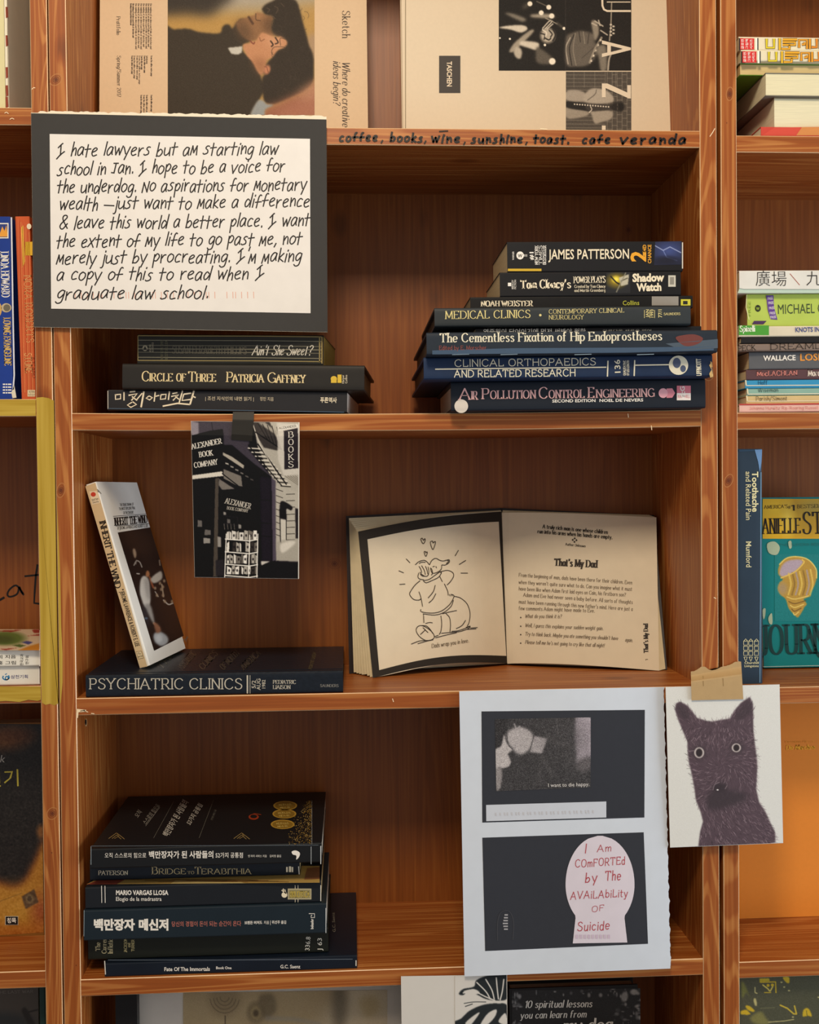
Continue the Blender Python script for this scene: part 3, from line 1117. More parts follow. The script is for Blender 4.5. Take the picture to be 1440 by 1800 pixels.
d.ft('McG', 1205, 702, 1203.5, 679, 8, ink('eee6e2'), .02, 2)
d.ft('RAW HILL', 1192, 700, 1213, 699.6, 6, ink('d87a8a'), 0, 2)
d.build('spine_lettering', b.cover)

b = st.lay('journal', 'worn dark blue cloth hardcover with torn corner and silver lettering', 745, 1253, 625.5, -0.037, -0.037, 0.195, kind='hard', cover=pm('192c4a', 0.6, .25, 60, .2), pagecol='6a5a48', group=G1)
d = Deco(b.spine())
SIL = ink('ddd8c2', 0.35)
d.pen('CLINICAL ORTHOPAEDICS', 799, 644.5, 1047, 641.5, 12, SIL, .12, .11, False)
d.line([(765, 649), (1066, 645.5)], 1.8, SIL)
d.pen('AND RELATED RESEARCH', 799, 663, 1011, 661, 12, SIL, .13, .12, False)
for x, y0, y1 in ((1069, 634, 662), (1116, 633, 661)):
    d.line([(x, y0), (x - 1, y1)], 2.2, SIL)
d.line([(1117, 642), (1176, 641)], 2, SIL)
d.ft('136', 1091, 655, 1090, 632, 10, SIL, .01)
d.pen('QUALITATIVE', 1100, 660, 1100, 634, 4, SIL, .16, .1, False)
d.pen('OF LEG LENGTH', 1106, 660, 1106, 634, 4, SIL, .16, .1, False)
d.ell(1193, 642, 17, 17, SIL)
d.ell(1190, 638, 7, 9, ink('4a5570'), 1)
d.ell(1201, 648, 5, 6, ink('4a5570'), 1)
d.pen('LIPPINCOTT', 1233, 660, 1232, 631, 8, SIL, .2, .12, False)
d.poly([(1249, 635), (1252, 637), (1254, 662), (1249, 664), (1247, 657), (1251, 650), (1247, 642), (1251, 636)], ink('c9a76c'))
d.build('spine_lettering', b.cover)

b = st.lay('monograph', 'faded navy hardcover with white title and rubbed red spot, overhanging the taller pile', 750, 1262, 582, -0.051, -0.051, 0.2, kind='hard', cover=pm('202a36', 0.55, .3, 40, .2), pagecol='6a5a48', group=G1)
d = Deco(b.spine())
d.pen('The Cementless Fixation of Hip Endoprostheses', 774, 601.5, 1163, 597.5, 15, SIL, .17, .07)
d.pen('Edited by E. Morscher', 772, 615, 855, 614.5, 7, ink('8a4a44'), .12, .1, False)
d.poly([(1188, 594), (1202, 589), (1222, 588), (1236, 595), (1226, 605), (1204, 608)], ink('6e3a36', .7), 0, True)
d.poly([(1170, 604), (1262, 596), (1262, 612), (1200, 616)], ink('4a5866', .7))
d.poly([(760, 616), (900, 612), (1100, 611), (1255, 609), (1255, 616), (1100, 620), (760, 623)], ink('41566e', .6))
for x in (795, 880, 1010, 1120):
    d.line([(x, 623.5), (x + 30, 622.6)], 1.1, ink('8ba0b0'))
d.build('spine_lettering', b.cover)

b = st.lay('paperback_book', 'thin black paperback half hidden between the worn navy monograph and the grey-green volume', 836, 1233, 574.5, -0.006, -0.006, 0.15, cover=BLK, group=G1)
d = Deco(b.spine())
d.ft('영중원이 단어이기에 먼저 써봐야 원한', 850, 588, 1030, 587, 10, WHT, .012)
d.ft('아르다울 새로운 언어', 1060, 584, 1145, 583.5, 5, ink('b8b4a8'))
d.build('spine_lettering', b.cover)
b = st.lay('clinical_journal', 'grey-green hardcover volume with gold capitals', 764, 1214, 539.5, -0.012, -0.012, 0.185, kind='hard', cover=pm('30363a', 0.5, .1, 90), pagecol='6a5a48', group=G1)
d = Deco(b.spine())
PG = ink('e2d492', 0.4)
d.pen('MEDICAL CLINICS', 783, 560.5, 932, 558.5, 13.5, PG, .13, .06)
d.ell(950, 554, 2.2, 2.2, PG)
d.pen('CONTEMPORARY CLINICAL', 965, 551.5, 1097, 549, 7.5, PG, .12, .06)
d.pen('NEUROLOGY', 965, 561.5, 1026, 561, 7.5, PG, .12, .06)
for y, x in (('JAN', 1141), ('1993', 1149)):
    d.ft(y, x, 558, x, 544, 5.5, PG, .01)
for x in (1133, 1142.5, 1151):
    d.line([(x, 545), (x, 559)], .8, PG)
d.ft('77/1', 1164, 558, 1163.5, 544, 6.5, PG, .01)
d.pen('SAUNDERS', 1167, 554, 1196, 553.5, 4, PG, .15, .1, False)
d.build('spine_lettering', b.cover)
b = st.lay('dictionary', 'slim black paperback with a taped grey patch on its spine, below the two thrillers', 827, 1218, 520.5, 0.0, 0.0, 0.13, cover=pm('151414', .4, .2, 80), pagecol='a08a6a', group=G1)
d = Deco(b.spine())
d.pen('NOAH WEBSTER', 846, 538.5, 936, 538, 9.5, CRM, .22, .08)
d.ft('Collins', 1095, 536.5, 1124, 536, 8, ink('b8b83a'), .005)
d.rect(1146, 521, 1193, 537, ink('8f8a82'), 1)
d.rect(1197, 526, 1214, 537, ink('c9c23a'))
d.rect(1201, 529, 1209, 535, ink('24241f'), 1)
d.build('spine_lettering', b.cover)
b = st.lay('thriller', 'black thriller paperback with a lit yellow emblem between its white titles', 879, 1197, 477.5, 0.002, 0.002, 0.105, cover=BLK, pagecol='cdb48a', group=G1)
d = Deco(b.spine())
d.rect(893, 497, 899, 503, WHT)
d.ft('BERKLEY', 903, 508, 903, 492, 3.4, WHT)
d.ft('FICTION', 907.5, 508, 907.5, 492, 3.4, WHT)
d.pen('Tom Clancy', 916, 507, 991, 506, 14.5, CRM, .19, .08)
d.pen("'s", 993, 506, 1003, 506, 14, CRM, .18, .08)
d.pen('POWER PLAYS', 1009, 497.5, 1064, 496.5, 11, CRM, .17, .08)
d.pen('Created by Tom Clancy', 1010, 506, 1064, 505.5, 5, CRM, .14, .08, False)
d.pen('and Martin Greenberg', 1010, 513, 1064, 512.5, 5, CRM, .14, .08, False)
d.ft('Shadow', 1112, 495, 1168, 494, 13.5, CRM, .045)
d.ft('Watch', 1119, 511.5, 1163, 510.5, 13, CRM, .045)
d.rect(1175, 484, 1188, 504, ink('c6c2b4'))
d.rect(1178, 487, 1185, 500, ink('8d897e'), 1)
d.build('spine_lettering', b.cover)
p = Paint([(1066, 479), (1108, 478), (1108, 515), (1066, 515.5)], .7, '202124')
p.ell(1084, 493, 13, 10, 'b89a18', .7, .9)
p.ell(1083, 491, 6, 5, 'f2de52', .6, 1)
p.line([(1074, 486), (1083, 496), (1090, 500)], 2.5, '1a1810', 1)
p.poly([(1088, 488), (1106, 482), (1104, 500), (1092, 503)], 'b8b29c', .6, 1, False)
p.line([(1092, 494), (1103, 489)], 1.6, '4a4636')
p.line([(1100, 480), (1084, 513)], 2.2, '8f8a76', .8)
p.build(b.spine(), 'spine_picture', b.cover)
b = st.lay('thriller', 'black best-selling paperback with a big orange numeral on its spine, topmost of the taller pile', 892, 1200, 424, 0.004, 0.004, 0.108, cover=BLK, pagecol='cdb48a', group=G1)
d = Deco(b.spine())
d.ft('WARNER', 904, 457, 904, 442, 3.4, WHT)
d.ell(914.5, 449, 6.5, 7, WHT)
d.ft('W', 910.5, 452.5, 918.5, 452.5, 6, ink('202124'), .02, 1)
d.ft('BOOKS', 921, 451, 927, 451, 4, WHT)
d.ft('#1', 938, 457, 938, 443, 7, WHT, .02)
for t_, x in (('NEW YORK', 946), ('TIMES', 953), ('BESTSELLER', 960)):
    d.pen(t_, x, 465, x, 432, 5.5, WHT, .18, .1, False)
d.ft('JAMES PATTERSON', 964, 455.5, 1106, 454.5, 17, CRM, .012)
d.ft('2', 1135, 460, 1135, 441, 26, ink('e3a12c'), .03)
d.ft('ND', 1133, 451, 1133, 430, 1, ink('e3a12c'), .01)
d.ft('ND', 1136, 443, 1136, 430, 6, ink('e3a12c'), .02)
d.ft('CHANCE', 1145, 463, 1145, 430, 6, ink('e3a12c'), .02)
d.rect(893, 472.3, 952, 476.6, ink('c9a52c'))
d.rect(1199, 426, 1201, 472, ink('cfc9bd'), 1)
d.build('spine_lettering', b.cover)
p = Paint([(1152, 425), (1198, 424), (1198, 465), (1150, 466)], .8, '1b1f38')
p.ell(1176, 440, 22, 14, '3d4c86', .8, .9)
p.line([(1152, 432), (1166, 440), (1178, 434), (1197, 444)], 1.4, 'b9c4e8', .8)
p.line([(1166, 440), (1172, 452), (1190, 458)], 1.2, '8fa0d8', .7)
p.ell(1172, 458, 20, 7, '121426', .5, .9)
p.build(b.spine(), 'spine_picture', b.cover)

# --- small pile of three on the same shelf, under the written sheet
G2 = 'three dark books piled under the black-bordered written sheet'
st = Stack(189, 720.5, 610, 727, 0.004)
st.a += 0.0006
b = st.lay('paperback_book', 'black paperback with brushed white Korean title, lowest of the pile under the written sheet', 189, 610, 686.5, 0.022, 0.002, 0.148, cover=pm('262629', .45, .1, 100), pagecol='d9d3c8', group=G2)
d = Deco(b.spine())
for s_, w_ in (([(203, 693), (203, 702), (212, 701), (212, 693), (203, 694)], 2.2), ([(218, 689), (218, 704)], 2.2), ([(228, 689), (238, 688)], 2.5), ([(226, 695), (241, 692), (231, 704)], 2.5), ([(232, 697), (241, 704)], 2.2),
               ([(232, 707), (224, 712), (230, 716), (240, 711), (233, 706)], 2.2), ([(250, 691), (240, 703)], 2.0), ([(253, 688), (248, 716)], 3), ([(262, 696), (257, 700), (263, 703), (268, 699), (262, 696)], 2.2), ([(273, 689), (271, 706)], 2.2), ([(272, 697), (280, 695)], 2),
               ([(283, 694), (282, 702), (291, 701), (292, 693), (283, 694)], 2.2), ([(298, 688), (296, 703)], 2.2), ([(303, 692), (312, 690)], 2.2), ([(301, 697), (314, 694), (304, 704)], 2.2), ([(308, 697), (315, 702)], 2), ([(321, 687), (315, 708)], 2.4), ([(286, 714), (312, 709), (334, 711)], 2.6),
               ([(323, 693), (336, 691)], 2.4), ([(323, 693), (320, 704), (336, 702)], 2.4), ([(341, 687), (334, 711)], 3), ([(338, 696), (344, 699)], 2.2)):
    d.line(s_, w_, CRM)
d.ft('| 조선 지식인의 내면 읽기 |', 361, 705, 446, 706, 8.5, ink('c8bba0'), .005)
d.ft('정민 지음', 457, 704.5, 481, 705, 7, ink('c8bba0'))
d.ft('푸른역사', 563, 708, 592, 708.5, 10, CRM, .02)
d.line([(190, 718), (330, 720), (460, 722), (605, 724.5)], 1.4, ink('44586c'))
d.line([(189.6, 687), (189.8, 719)], 1.2, ink('cfcabf'))
d.build('spine_lettering', b.cover)
b = st.lay('novel', 'black hardcover novel with cream serif title, between the two others of its pile', 215, 640, 640.5, 0.016, -0.004, 0.15, kind='hard', cover=pm('262422', .5, .12, 90), pagecol='8c7a5c', group=G2)
d = Deco(b.spine())
for w_, x0, x1, y, h in (('C', 249, 261, 669.5, 17), ('IRCLE', 263, 303, 669.7, 13.5), ('OF', 310, 326, 670, 13.5), ('T', 331, 343, 670.3, 17), ('HREE', 345, 379, 670.5, 13.5),
                         ('P', 398, 408, 671, 17), ('ATRICIA', 409, 463, 671.5, 13.5), ('G', 470, 484, 672, 17), ('AFFNEY', 486, 536, 672.5, 13.5)):
    d.pen(w_, x0, y, x1, y + .4, h, ink('e3cf9e'), .17 if h < 15 else .14, .06)
d.ell(587, 666, 5.5, 5, ink('d8b63c'))
d.rect(582, 666, 592, 673, ink('d8b63c'))
d.rect(593.5, 658.5, 600.5, 673, ink('d8b63c'), 1)
d.ft('Harper', 605, 674, 605, 659, 4, CRM)
d.ft('Collins', 610.5, 674, 610.5, 659, 4, CRM)
d.build('spine_lettering', b.cover)
b = st.lay('romance_novel', 'creased black paperback with gold edges and flowing script, on top of the small pile', 241, 568, 588, 0.022, 0.004, 0.105, cover=pm('262623', .3, .2, 70), pagecol='a08848', group=G2)
d = Deco(b.spine())
GE = ink('8f7f52', .35)
for y, w_ in ((590, 1.6), (598, .8), (607, .5), (613, .9), (619, .5), (628, .8), (633.5, 1.4)):
    d.line([(243, y), (350, y + .6), (450, y + .8), (565, y + 2.2)], w_ * 1.15, GE if w_ > .9 else ink('938e78', .35))
d.line([(242.5, 590), (242.5, 634)], 1.4, GE)
d.line([(562, 592), (562, 637)], 2.4, GE)
d.line([(566, 592), (566, 639)], 1.4, ink('b49a58', .35))
d.ell(255, 612, 4.5, 5, ink('a39b84'))
d.poly([(251.5, 615), (255, 608), (258.5, 615)], ink('262623'), 1)
d.ft('AVON', 266, 619, 266, 606, 4, ink('a39b84'))
d.ft('ROMANCE', 270, 619, 270, 602, 3, ink('a39b84'))
for i, t_ in enumerate(('NEW YORK TIMES', 'BESTSELLER')):
    d.ft(t_, 287 + 8 * i, 632, 287 + 8 * i, 598, 5, ink('5d5c45'))
d.pen('SUSAN ELIZABETH PHILLIPS', 303, 621, 433, 622.5, 13, ink('5c584c'), .14, .05)
d.pen("Ain't She Sweet?", 443, 624, 547, 624.5, 17, ink('d8d2c4'), .1, .05, False, .32, HWL, .08)
d.build('spine_lettering', b.cover)

# --- psychiatric volume and the leaning play
st = Stack(0, 0, 0, 0, 0, z=S3)
b = st.lay('psychiatry_volume', 'wide black leather-grained hardcover lying flat under the leaning white book', 151, 603, 1182.5, 0.003, 0.003, 0.166, kind='hard', cover=pm('141b25', .38, .35, 260, .5), pagecol='b5a88e')
d = Deco(b.spine())
PS = ink('b9b3a4', .35)
d.pen('PSYCHIATRIC CLINICS', 157, 1211, 425, 1211, 18, PS, .12, .07)
d.line([(435, 1187), (435, 1219)], 2.6, PS)
d.line([(439.6, 1187), (439.6, 1219)], 1, PS)
for t_, x, y0, y1, h in (('5/2', 449.5, 1210, 1196, 7), ('AUG', 458, 1213, 1193, 7), ('1982', 466.5, 1210, 1195, 6)):
    d.ft(t_, x, y0, x, y1, h, PS, .01)
d.pen('PEDIATRIC', 480, 1202, 520, 1202, 6.5, PS, .17, .07)
d.pen('LIAISON', 480, 1211, 510, 1211, 6.5, PS, .17, .07)
d.pen('SAUNDERS', 563, 1207.5, 595, 1207.5, 4.5, ink('8d8a84'), .14, .08, False)
d.build('spine_lettering', b.cover)
d = Deco(b.top(), .0002)
TI = ink('45423c', .3)
for k, t_ in enumerate(('THE', 'PSYCHIATRIC', 'CLINICS', 'OF NORTH', 'AMERICA')):
    x = 285 + k * 36
    d.pen(t_, x, 1178, x + 22 + k * 2, 1150, 11, TI, .16, .1, True)
d.pen('PEDIATRIC LIAISON', 548, 1177, 556, 1148, 6, ink('5a543e', .3), .14, .1, False)
d.build('cover_lettering', b.cover)
zps = b.O[2] + b.T

O = np.array([-0.25516, 0.03748, zps + 0.0002])
ph, th_ = 0.1545, 0.2795
w_ = np.array([math.sin(ph), math.cos(ph), 0])
r_ = np.array([math.cos(ph), -math.sin(ph), 0])
z_ = np.array([0, 0, 1.0])
b = Book('play_paperback', 'white paperback play leaning sideways on the wide black volume', O, math.cos(th_) * z_ - math.sin(th_) * r_, math.cos(th_) * r_ + math.sin(th_) * z_, w_,
         0.1925, 0.0112, 0.118, cover=pm('e6e3da', .35, .05, 60), pagecol='cbb98e')
d = Deco(b.spine())
BK = ink('231c19')
d.poly([(150, 855), (167.6, 848.5), (259, 1171.5), (246, 1174)], ink('cfb68e'))
d.poly([(157, 864), (172, 862), (176, 884), (162, 887)], ink('e4d3b4'), 1)
d.ell(164, 869, 4.5, 4, ink('c2402c'), 2)
d.ft('BANTAM', 162, 881, 173, 879, 4, BK, 0, 2)
d.ft('DRAMA', 163, 885, 174, 883, 3, BK, 0, 2)
d.pen('INHERIT THE WIND', 175, 917, 203, 1034, 10, BK, .19, .12, True, 0, GL, .12, 2)
d.pen('•', 213.5, 1036, 214, 1040, 7, BK, .2, .2, False, 0, GL, .1, 2)
d.ft('JEROME LAWRENCE & ROBERT E. LEE', 211, 1040, 238.5, 1137, 7.5, BK, .01, 2)
d.poly([(239, 1145), (249, 1144), (253, 1157), (243, 1159)], ink('8a7454'), 1)
d.poly([(239.8, 1146), (248.2, 1145), (252, 1156.3), (243.6, 1158)], ink('d8c49c'), 2)
d.ft('75c', 242, 1151, 248, 1150, 3.5, BK, 0, 3)
d.ft('BANTAM', 243, 1156, 251, 1154.6, 3, BK, 0, 3)
d.build('spine_lettering', b.cover)
d = Deco(b.top())
for t_, x0, y0, x1, y1, h in (('THE TENSE DRAMA OF', 211, 890, 235, 888.5, 5), ('THE MOST EXPLOSIVE TRIAL', 209.5, 897, 238, 895, 5), ('OF THE CENTURY', 217, 904, 235, 903, 5)):
    d.ft(t_, x0, y0, x1, y1, h, BK, .01)
d.line([(199, 907.5), (257, 903.5)], .8, BK)
d.line([(203, 925), (262, 920.5)], .8, BK)
d.pen('INHERIT THE WIND', 202, 923.5, 259, 918.5, 13, BK, .2, .1)
d.ft('BY JEROME LAWRENCE AND ROBERT E. LEE', 207, 931, 260, 926, 5, BK, .01)
d.line([(171, 860), (178, 868)], 1.5, ink('8a8478'))
d.line([(322, 1126), (331, 1120)], 1.0, ink('6a645a'))
d.line([(327, 1128), (329, 1118)], 1.0, ink('6a645a'))
d.build('cover_lettering', b.cover)
p = Paint([(207, 936), (264, 927), (323, 1117.5), (271, 1144)], .6, '1e1512')
Z = lambda v: [(x / 4.71 + 190, y / 4.71 + 900) for x, y in zip(v[0::2], v[1::2])]
p.poly(Z([100, 180, 340, 140, 400, 330, 200, 330]), '32221a', 9, .9)
p.poly(Z([400, 560, 540, 740, 600, 1000, 480, 1000]), '2c1d16', 9, .9)
for v, c_ in (([205, 310, 222, 305, 235, 350, 225, 385, 210, 355], 'a28a72'), ([318, 490, 335, 488, 345, 520, 330, 540, 312, 525], 'a8704a')):
    p.poly(Z(v), c_, 1)
for v, w_2, c_ in (([215, 440, 235, 405, 262, 415, 280, 455], 2.2, 'a39a90'), ([235, 400, 230, 430], 1.8, '8a8178'), ([240, 510, 258, 512], 2.2, 'c2bbb0'), ([345, 540, 365, 600, 375, 625], 3.5, '8a4a2e'), ([425, 400, 430, 440], 2.4, '8d7a66'),
                   ([390, 660, 415, 700], 1.8, 'b0a698'), ([445, 600, 460, 700], 2.6, 'a89278'), ([460, 730, 500, 765, 535, 755], 2.4, 'c2b8aa'), ([380, 920, 420, 960], 4, 'a8785a')):
    p.line(Z(v), w_2, c_, .9, True)
p.poly(Z([270, 560, 300, 528, 335, 560, 345, 640, 350, 740, 330, 790, 300, 780, 270, 700, 262, 640]), 'c8c2b8', 1.2)
p.poly(Z([300, 560, 335, 570, 345, 720, 320, 700]), '8f8a84', 2.5, .7)
p.poly(Z([355, 550, 430, 490, 450, 520, 440, 560, 380, 590]), 'b5ac9e', 1.2)
p.poly(Z([305, 780, 350, 770, 385, 910, 360, 900]), '9a958e', 1.6)
for x, y in ((430, 590), (455, 620), (440, 640), (465, 570), (390, 630), (405, 690), (455, 690), (470, 740), (530, 740)):
    p.ell(x / 4.71 + 190, y / 4.71 + 900, 2.2, 2.8, 'a0866a', .5, .85)
p.poly(Z([380, 1010, 430, 990, 490, 1030, 495, 1080, 440, 1110, 385, 1070]), 'a9acae', 1.5)
p.poly(Z([395, 1030, 430, 1010, 450, 1060, 410, 1080]), 'd0d2d2', 2, .7)
p.poly(Z([380, 920, 415, 930, 440, 980, 400, 1000]), '8d5f46', 1.5)
p.poly(Z([270, 780, 310, 800, 340, 900, 330, 960]), '2e3238', 3, .8)
p.ell(*Z([315, 880])[0], 3, 2, '5a6a7a', .5, .8)
p.grain(.014)
p.build(b.top(), 'cover_picture', b.cover)

# --- pile of six on the lowest full shelf
G3 = 'dark books piled on the shelf below the wide black volume'
st = Stack(0, 0, 0, 0, 0, z=S4)
b = st.lay('fantasy_novel', 'large thin navy paperback at the very bottom of the six-book pile', 184, 628, 1686, 0.004, 0.004, 0.168, cover=pm('131b27', .3, .25, 40), pagecol='d8d0c0', group=G3)
d = Deco(b.spine())
d.ft('Fate Of The Immortals', 289, 1707, 369, 1706.5, 6.8, WHT, .015)
d.ft('Book One', 380, 1703.5, 407, 1703.5, 4.6, WHT, .015)
d.ft('G.C. Saenz', 493, 1702, 528, 1702, 6, WHT, .012)
d.line([(184, 1689), (185.5, 1713)], 1.6, ink('d8d4ca'))
d.line([(626, 1688), (626, 1698)], 1.6, ink('d8d4ca'))
d.line([(190, 1687.5), (400, 1687.5), (620, 1686)], .9, ink('66707c'))
d.build('spine_lettering', b.cover)
d = Deco(b.top(), .0002)
d.ft('G.C. Saenz', 590, 1638, 588, 1604, 5, ink('8b8478'))
d.build('cover_lettering', b.cover)
b = st.lay('textbook', 'dark green hardcover with white library numbers on its spine', 155, 577, 1636.5, 0.012, 0.012, 0.15, kind='hard', cover=pm('1a1d18', .5, .1, 90), pagecol='8a7c60', group=G3)
d = Deco(b.spine())
for t_, x, y0, y1, h in (('The', 176, 1671, 1657, 8), ('Current', 187, 1676, 1646, 8), ('Inflation', 198, 1676, 1646, 8)):
    d.pen(t_, x, y0, x, y1, h, ink('c9bd94'), .13, .06)
for t_, x, y0, y1 in (('JACKSON', 223, 1674, 1650), ('and', 229, 1665, 1658), ('TURNER', 236, 1672, 1652)):
    d.pen(t_, x, y0, x, y1, 5, ink('b5a878'), .16, .1, False)
d.ft('336.8', 544, 1671, 546, 1647, 8, ink('dcd8cc'), .0)
d.ft('J 63', 566, 1671, 566, 1649, 8, ink('dcd8cc'), .0)
d.build('spine_lettering', b.cover)
b = st.lay('paperback_book', 'thick blue-black paperback with bold white Korean title', 147, 574, 1594, -0.003, -0.003, 0.15, cover=pm('1a262f', .35, .12, 60), pagecol='c9c0ae', group=G3)
d = Deco(b.spine())
d.ft('백만장자', 165, 1636, 237, 1636, 21, WHT, .045)
d.ft('메신저', 244, 1636, 296, 1636, 21, WHT, .045)
d.ft('당신의 경험이 돈이 되는 순간이 온다', 302, 1629, 424, 1628, 9.5, ink('b56a5e'), .01)
d.ft('브렌든 버처드', 430, 1625, 461, 1624.5, 6, WHT, .02)
d.ft('지음', 464, 1624.5, 473, 1624.5, 6, WHT)
d.ft('위선주 옮김', 478, 1624, 503, 1624, 6, WHT, .01)
d.line([(475.5, 1618), (475.5, 1626)], .6, WHT)
for s_ in ([(543, 1606), (553, 1606), (553, 1613), (547, 1613), (547, 1609), (549, 1609)],):
    d.line(s_, 1.1, WHT)
d.ft('beleader', 551, 1633, 551, 1615, 5, WHT, .02)
d.line([(148, 1600), (147.5, 1646)], 1, ink('8b99a0'))
d.line([(573, 1596), (573, 1640)], 1.2, ink('c9ced0'))
d.build('spine_lettering', b.cover)
b = st.lay('novel', 'black paperback novel with small gold plaque and twin white lines on its spine', 150, 565, 1553.5, 0.0, 0.0, 0.14, cover=pm('1a1e24', .35, .12, 60), pagecol='b8a070', group=G3)
d = Deco(b.spine())
for x in (178.5, 184.5):
    d.line([(x, 1557), (x + .5, 1587)], 1.1, WHT)
d.ft('MARIO VARGAS LLOSA', 204, 1573, 296, 1573, 8, WHT, .03)
d.ft('Elogio de la madrastra', 204, 1583.5, 284, 1583.5, 7, WHT, .005)
d.rect(506, 1562, 547.5, 1581, ink('b5aa88'))
d.rect(508, 1564, 545.5, 1579, ink('8f8660'), 1)
d.pen('BIBLIOTECA', 510, 1577, 544, 1577, 10, ink('b8a24a'), .2, .1, False, 0, GL, .1, 2)
for a_ in range(5):
    d.line([(503, 1571), (495 + 1.5 * a_, 1565 - 1.5 * (a_ % 3))], 1.2, CRM)
d.ell(500, 1573, 5, 5, CRM)
for x in (519, 524):
    d.line([(x, 1556), (x, 1562)], .8, CRM)
    d.line([(x, 1581), (x, 1586)], .8, CRM)
d.line([(564, 1556), (564, 1584)], 1.4, ink('d8d4c8'))
d.build('spine_lettering', b.cover)
d = Deco(b.top(), .00015)
d.poly([(152, 1554.5), (562, 1551.5), (562, 1522), (220, 1522)], ink('b39250', .5))
d.poly([(152, 1554.8), (205, 1554.3), (225, 1543), (190, 1540)], ink('7e3a2c', .5), 1)
d.poly([(300, 1553), (430, 1552.5), (420, 1549), (310, 1547)], ink('d2bb7c', .5), 1)
for k in range(7):
    d.line([(230 + k * 24, 1546 + k % 3 * 2), (400 + k * 18, 1547 + (k + 1) % 4)], .7, ink('7a5428', .5), 2)
d.poly([(535, 1546), (562, 1545), (562, 1524), (540, 1526)], ink('8a5a3a', .5), 1)
d.build('cover_picture', b.cover)
st.a += .0004
b = st.lay('novel', 'slim dark paperback with gold small capitals title near the top of the six-book pile', 158, 527, 1506, 0.0155, 0.0155, 0.13, cover=pm('151d27', .35, .3, 50), pagecol='b8a070', group=G3)
d = Deco(b.spine())
d.pen('PATERSON', 173, 1538, 224, 1538, 7.5, CRM, .14, .06)
GD2 = ink('c8b68a')
for w_2, x0, x1, h in (('B', 267, 277, 12.5), ('RIDGE', 279, 326, 9.5), ('TO', 330, 341, 5), ('T', 343, 353, 12.5), ('ERABITHIA', 354, 441, 9.5)):
    d.pen(w_2, x0, 1536.5, x1, 1536.3, h, GD2, .15, .07)
d.rect(503, 1524, 506, 1533, CRM)
d.rect(508, 1523, 512, 1533, CRM)
d.rect(513, 1524, 515.5, 1533, CRM)
d.line([(525, 1523), (526, 1537)], 1.6, ink('d8d4c8'))
d.build('spine_lettering', b.cover)
b = st.lay('paperback_book', 'black paperback with gold speckled cover and three gold seals, on top of the six-book pile', 159, 566, 1486.5, -0.012, -0.012, 0.178, cover=pm('15171a', .4, .12, 60), pagecol='c9c0ae', group=G3)
d = Deco(b.spine())
d.ft('오직 스스로의 힘으로', 184, 1508, 257, 1508, 9, WHT)
d.ft('백만장자가 된 사람들의', 262, 1509, 375, 1508.5, 13, WHT, .018)
d.ft('52가지 공통점', 379, 1508, 427, 1508, 9.5, WHT, .005)
d.ft('앤 마리 사바스 지음', 436, 1507, 469, 1507, 4.5, ink('c9c6be'), .01)
d.ft('김미정 옮김', 474, 1507, 494, 1507, 4.5, ink('c9c6be'), .01)
d.poly([(513, 1497), (520, 1495), (527, 1499), (526, 1506), (521, 1511), (521, 1504), (515, 1502)], WHT, 0, True)
d.line([(547, 1488), (547, 1519)], 1.0, ink('a9b0b4'))
d.line([(564, 1487), (564, 1519)], 1.4, ink('c9ced0'))
d.line([(160, 1488), (160, 1520)], 1.0, ink('8b99a0'))
d.line([(160, 1487.2), (560, 1485.6)], .7, ink('66707a'))
d.build('spine_lettering', b.cover)
d = Deco(b.top(), .0002)
PT = ink('bdb8b0')
d.ft('오직', 243, 1438, 250, 1428, 9, ink('9a968e'))
d.ft('스스로의 힘으로', 257, 1450, 282, 1417, 9, ink('9a968e'))
d.line([(256, 1452), (281, 1419)], .6, ink('9a968e'))
d.ft('백만장자가 된 사람들의', 296, 1472, 332, 1411, 13, PT, .015)
d.ft('52가지 공통점', 335, 1451, 357, 1416, 10, PT, .01)
d.ft('앤 마리 사바스 지음', 374, 1442, 381, 1424, 4, ink('77746c'))
d.line([(270, 1473), (306, 1408)], .6, ink('6b675e'))
d.line([(350, 1473), (376, 1405)], .6, ink('6b675e'))
OR = ink('9a8050', .4)
for x in (205, 425):
    d.line([(x - 14, 1474), (x, 1464), (x + 14, 1475)], 1, OR)
    d.line([(x - 8, 1474), (x, 1468), (x + 8, 1475)], 1, OR)
    d.line([(x, 1464), (x + 4, 1470), (x - 4, 1474)], .8, OR)
for x, y in ((501.5, 1416), (500, 1430.5), (497, 1449)):
    d.ell(x, y, 21, 8.2, ink('b9923a', .3))
    d.ell(x, y, 18, 6.6, ink('8a6a26', .35), 1)
    d.ft('비즈니스', x - 11, y + 1, x + 11, y, 4, ink('d8bd6a'), .01, 2)
    d.ft('베스트', x - 9, y + 5.4, x + 9, y + 4.6, 3, ink('d8bd6a'), .01, 2)
d.ell(446, 1436, 9, 5, ink('9a3a1e'))
d.ell(446, 1435, 6, 3, ink('15171a'), 1)
d.line([(440, 1434), (447, 1430), (459, 1432)], 1.2, ink('9a3a1e'), 1)
GSP = [ink('c9a04a', .3), ink('8f6d2c', .3), ink('e0c07a', .3)]
for k in range(620):
    y = random.uniform(1407, 1484)
    v = (y - 1388) / 96
    x0 = 552 - 62 * v ** 1.6
    x = 548 - abs(random.gauss(0, .5)) * (548 - x0 + 8)
    if x > 505:
        d.rect(x, y, x + random.uniform(.5, 1.3), y + random.uniform(.4, .9), GSP[k % 3])
d.rect(548, 1407, 548.8, 1484, ink('8f949a'))
d.build('cover_lettering', b.cover)


def zt(pts, k, ox, oy):
    """points read off an enlarged view"""
    return [(x / k + ox, y / k + oy) for x, y in pts]


def flat(vals):
    return list(zip(vals[0::2], vals[1::2]))


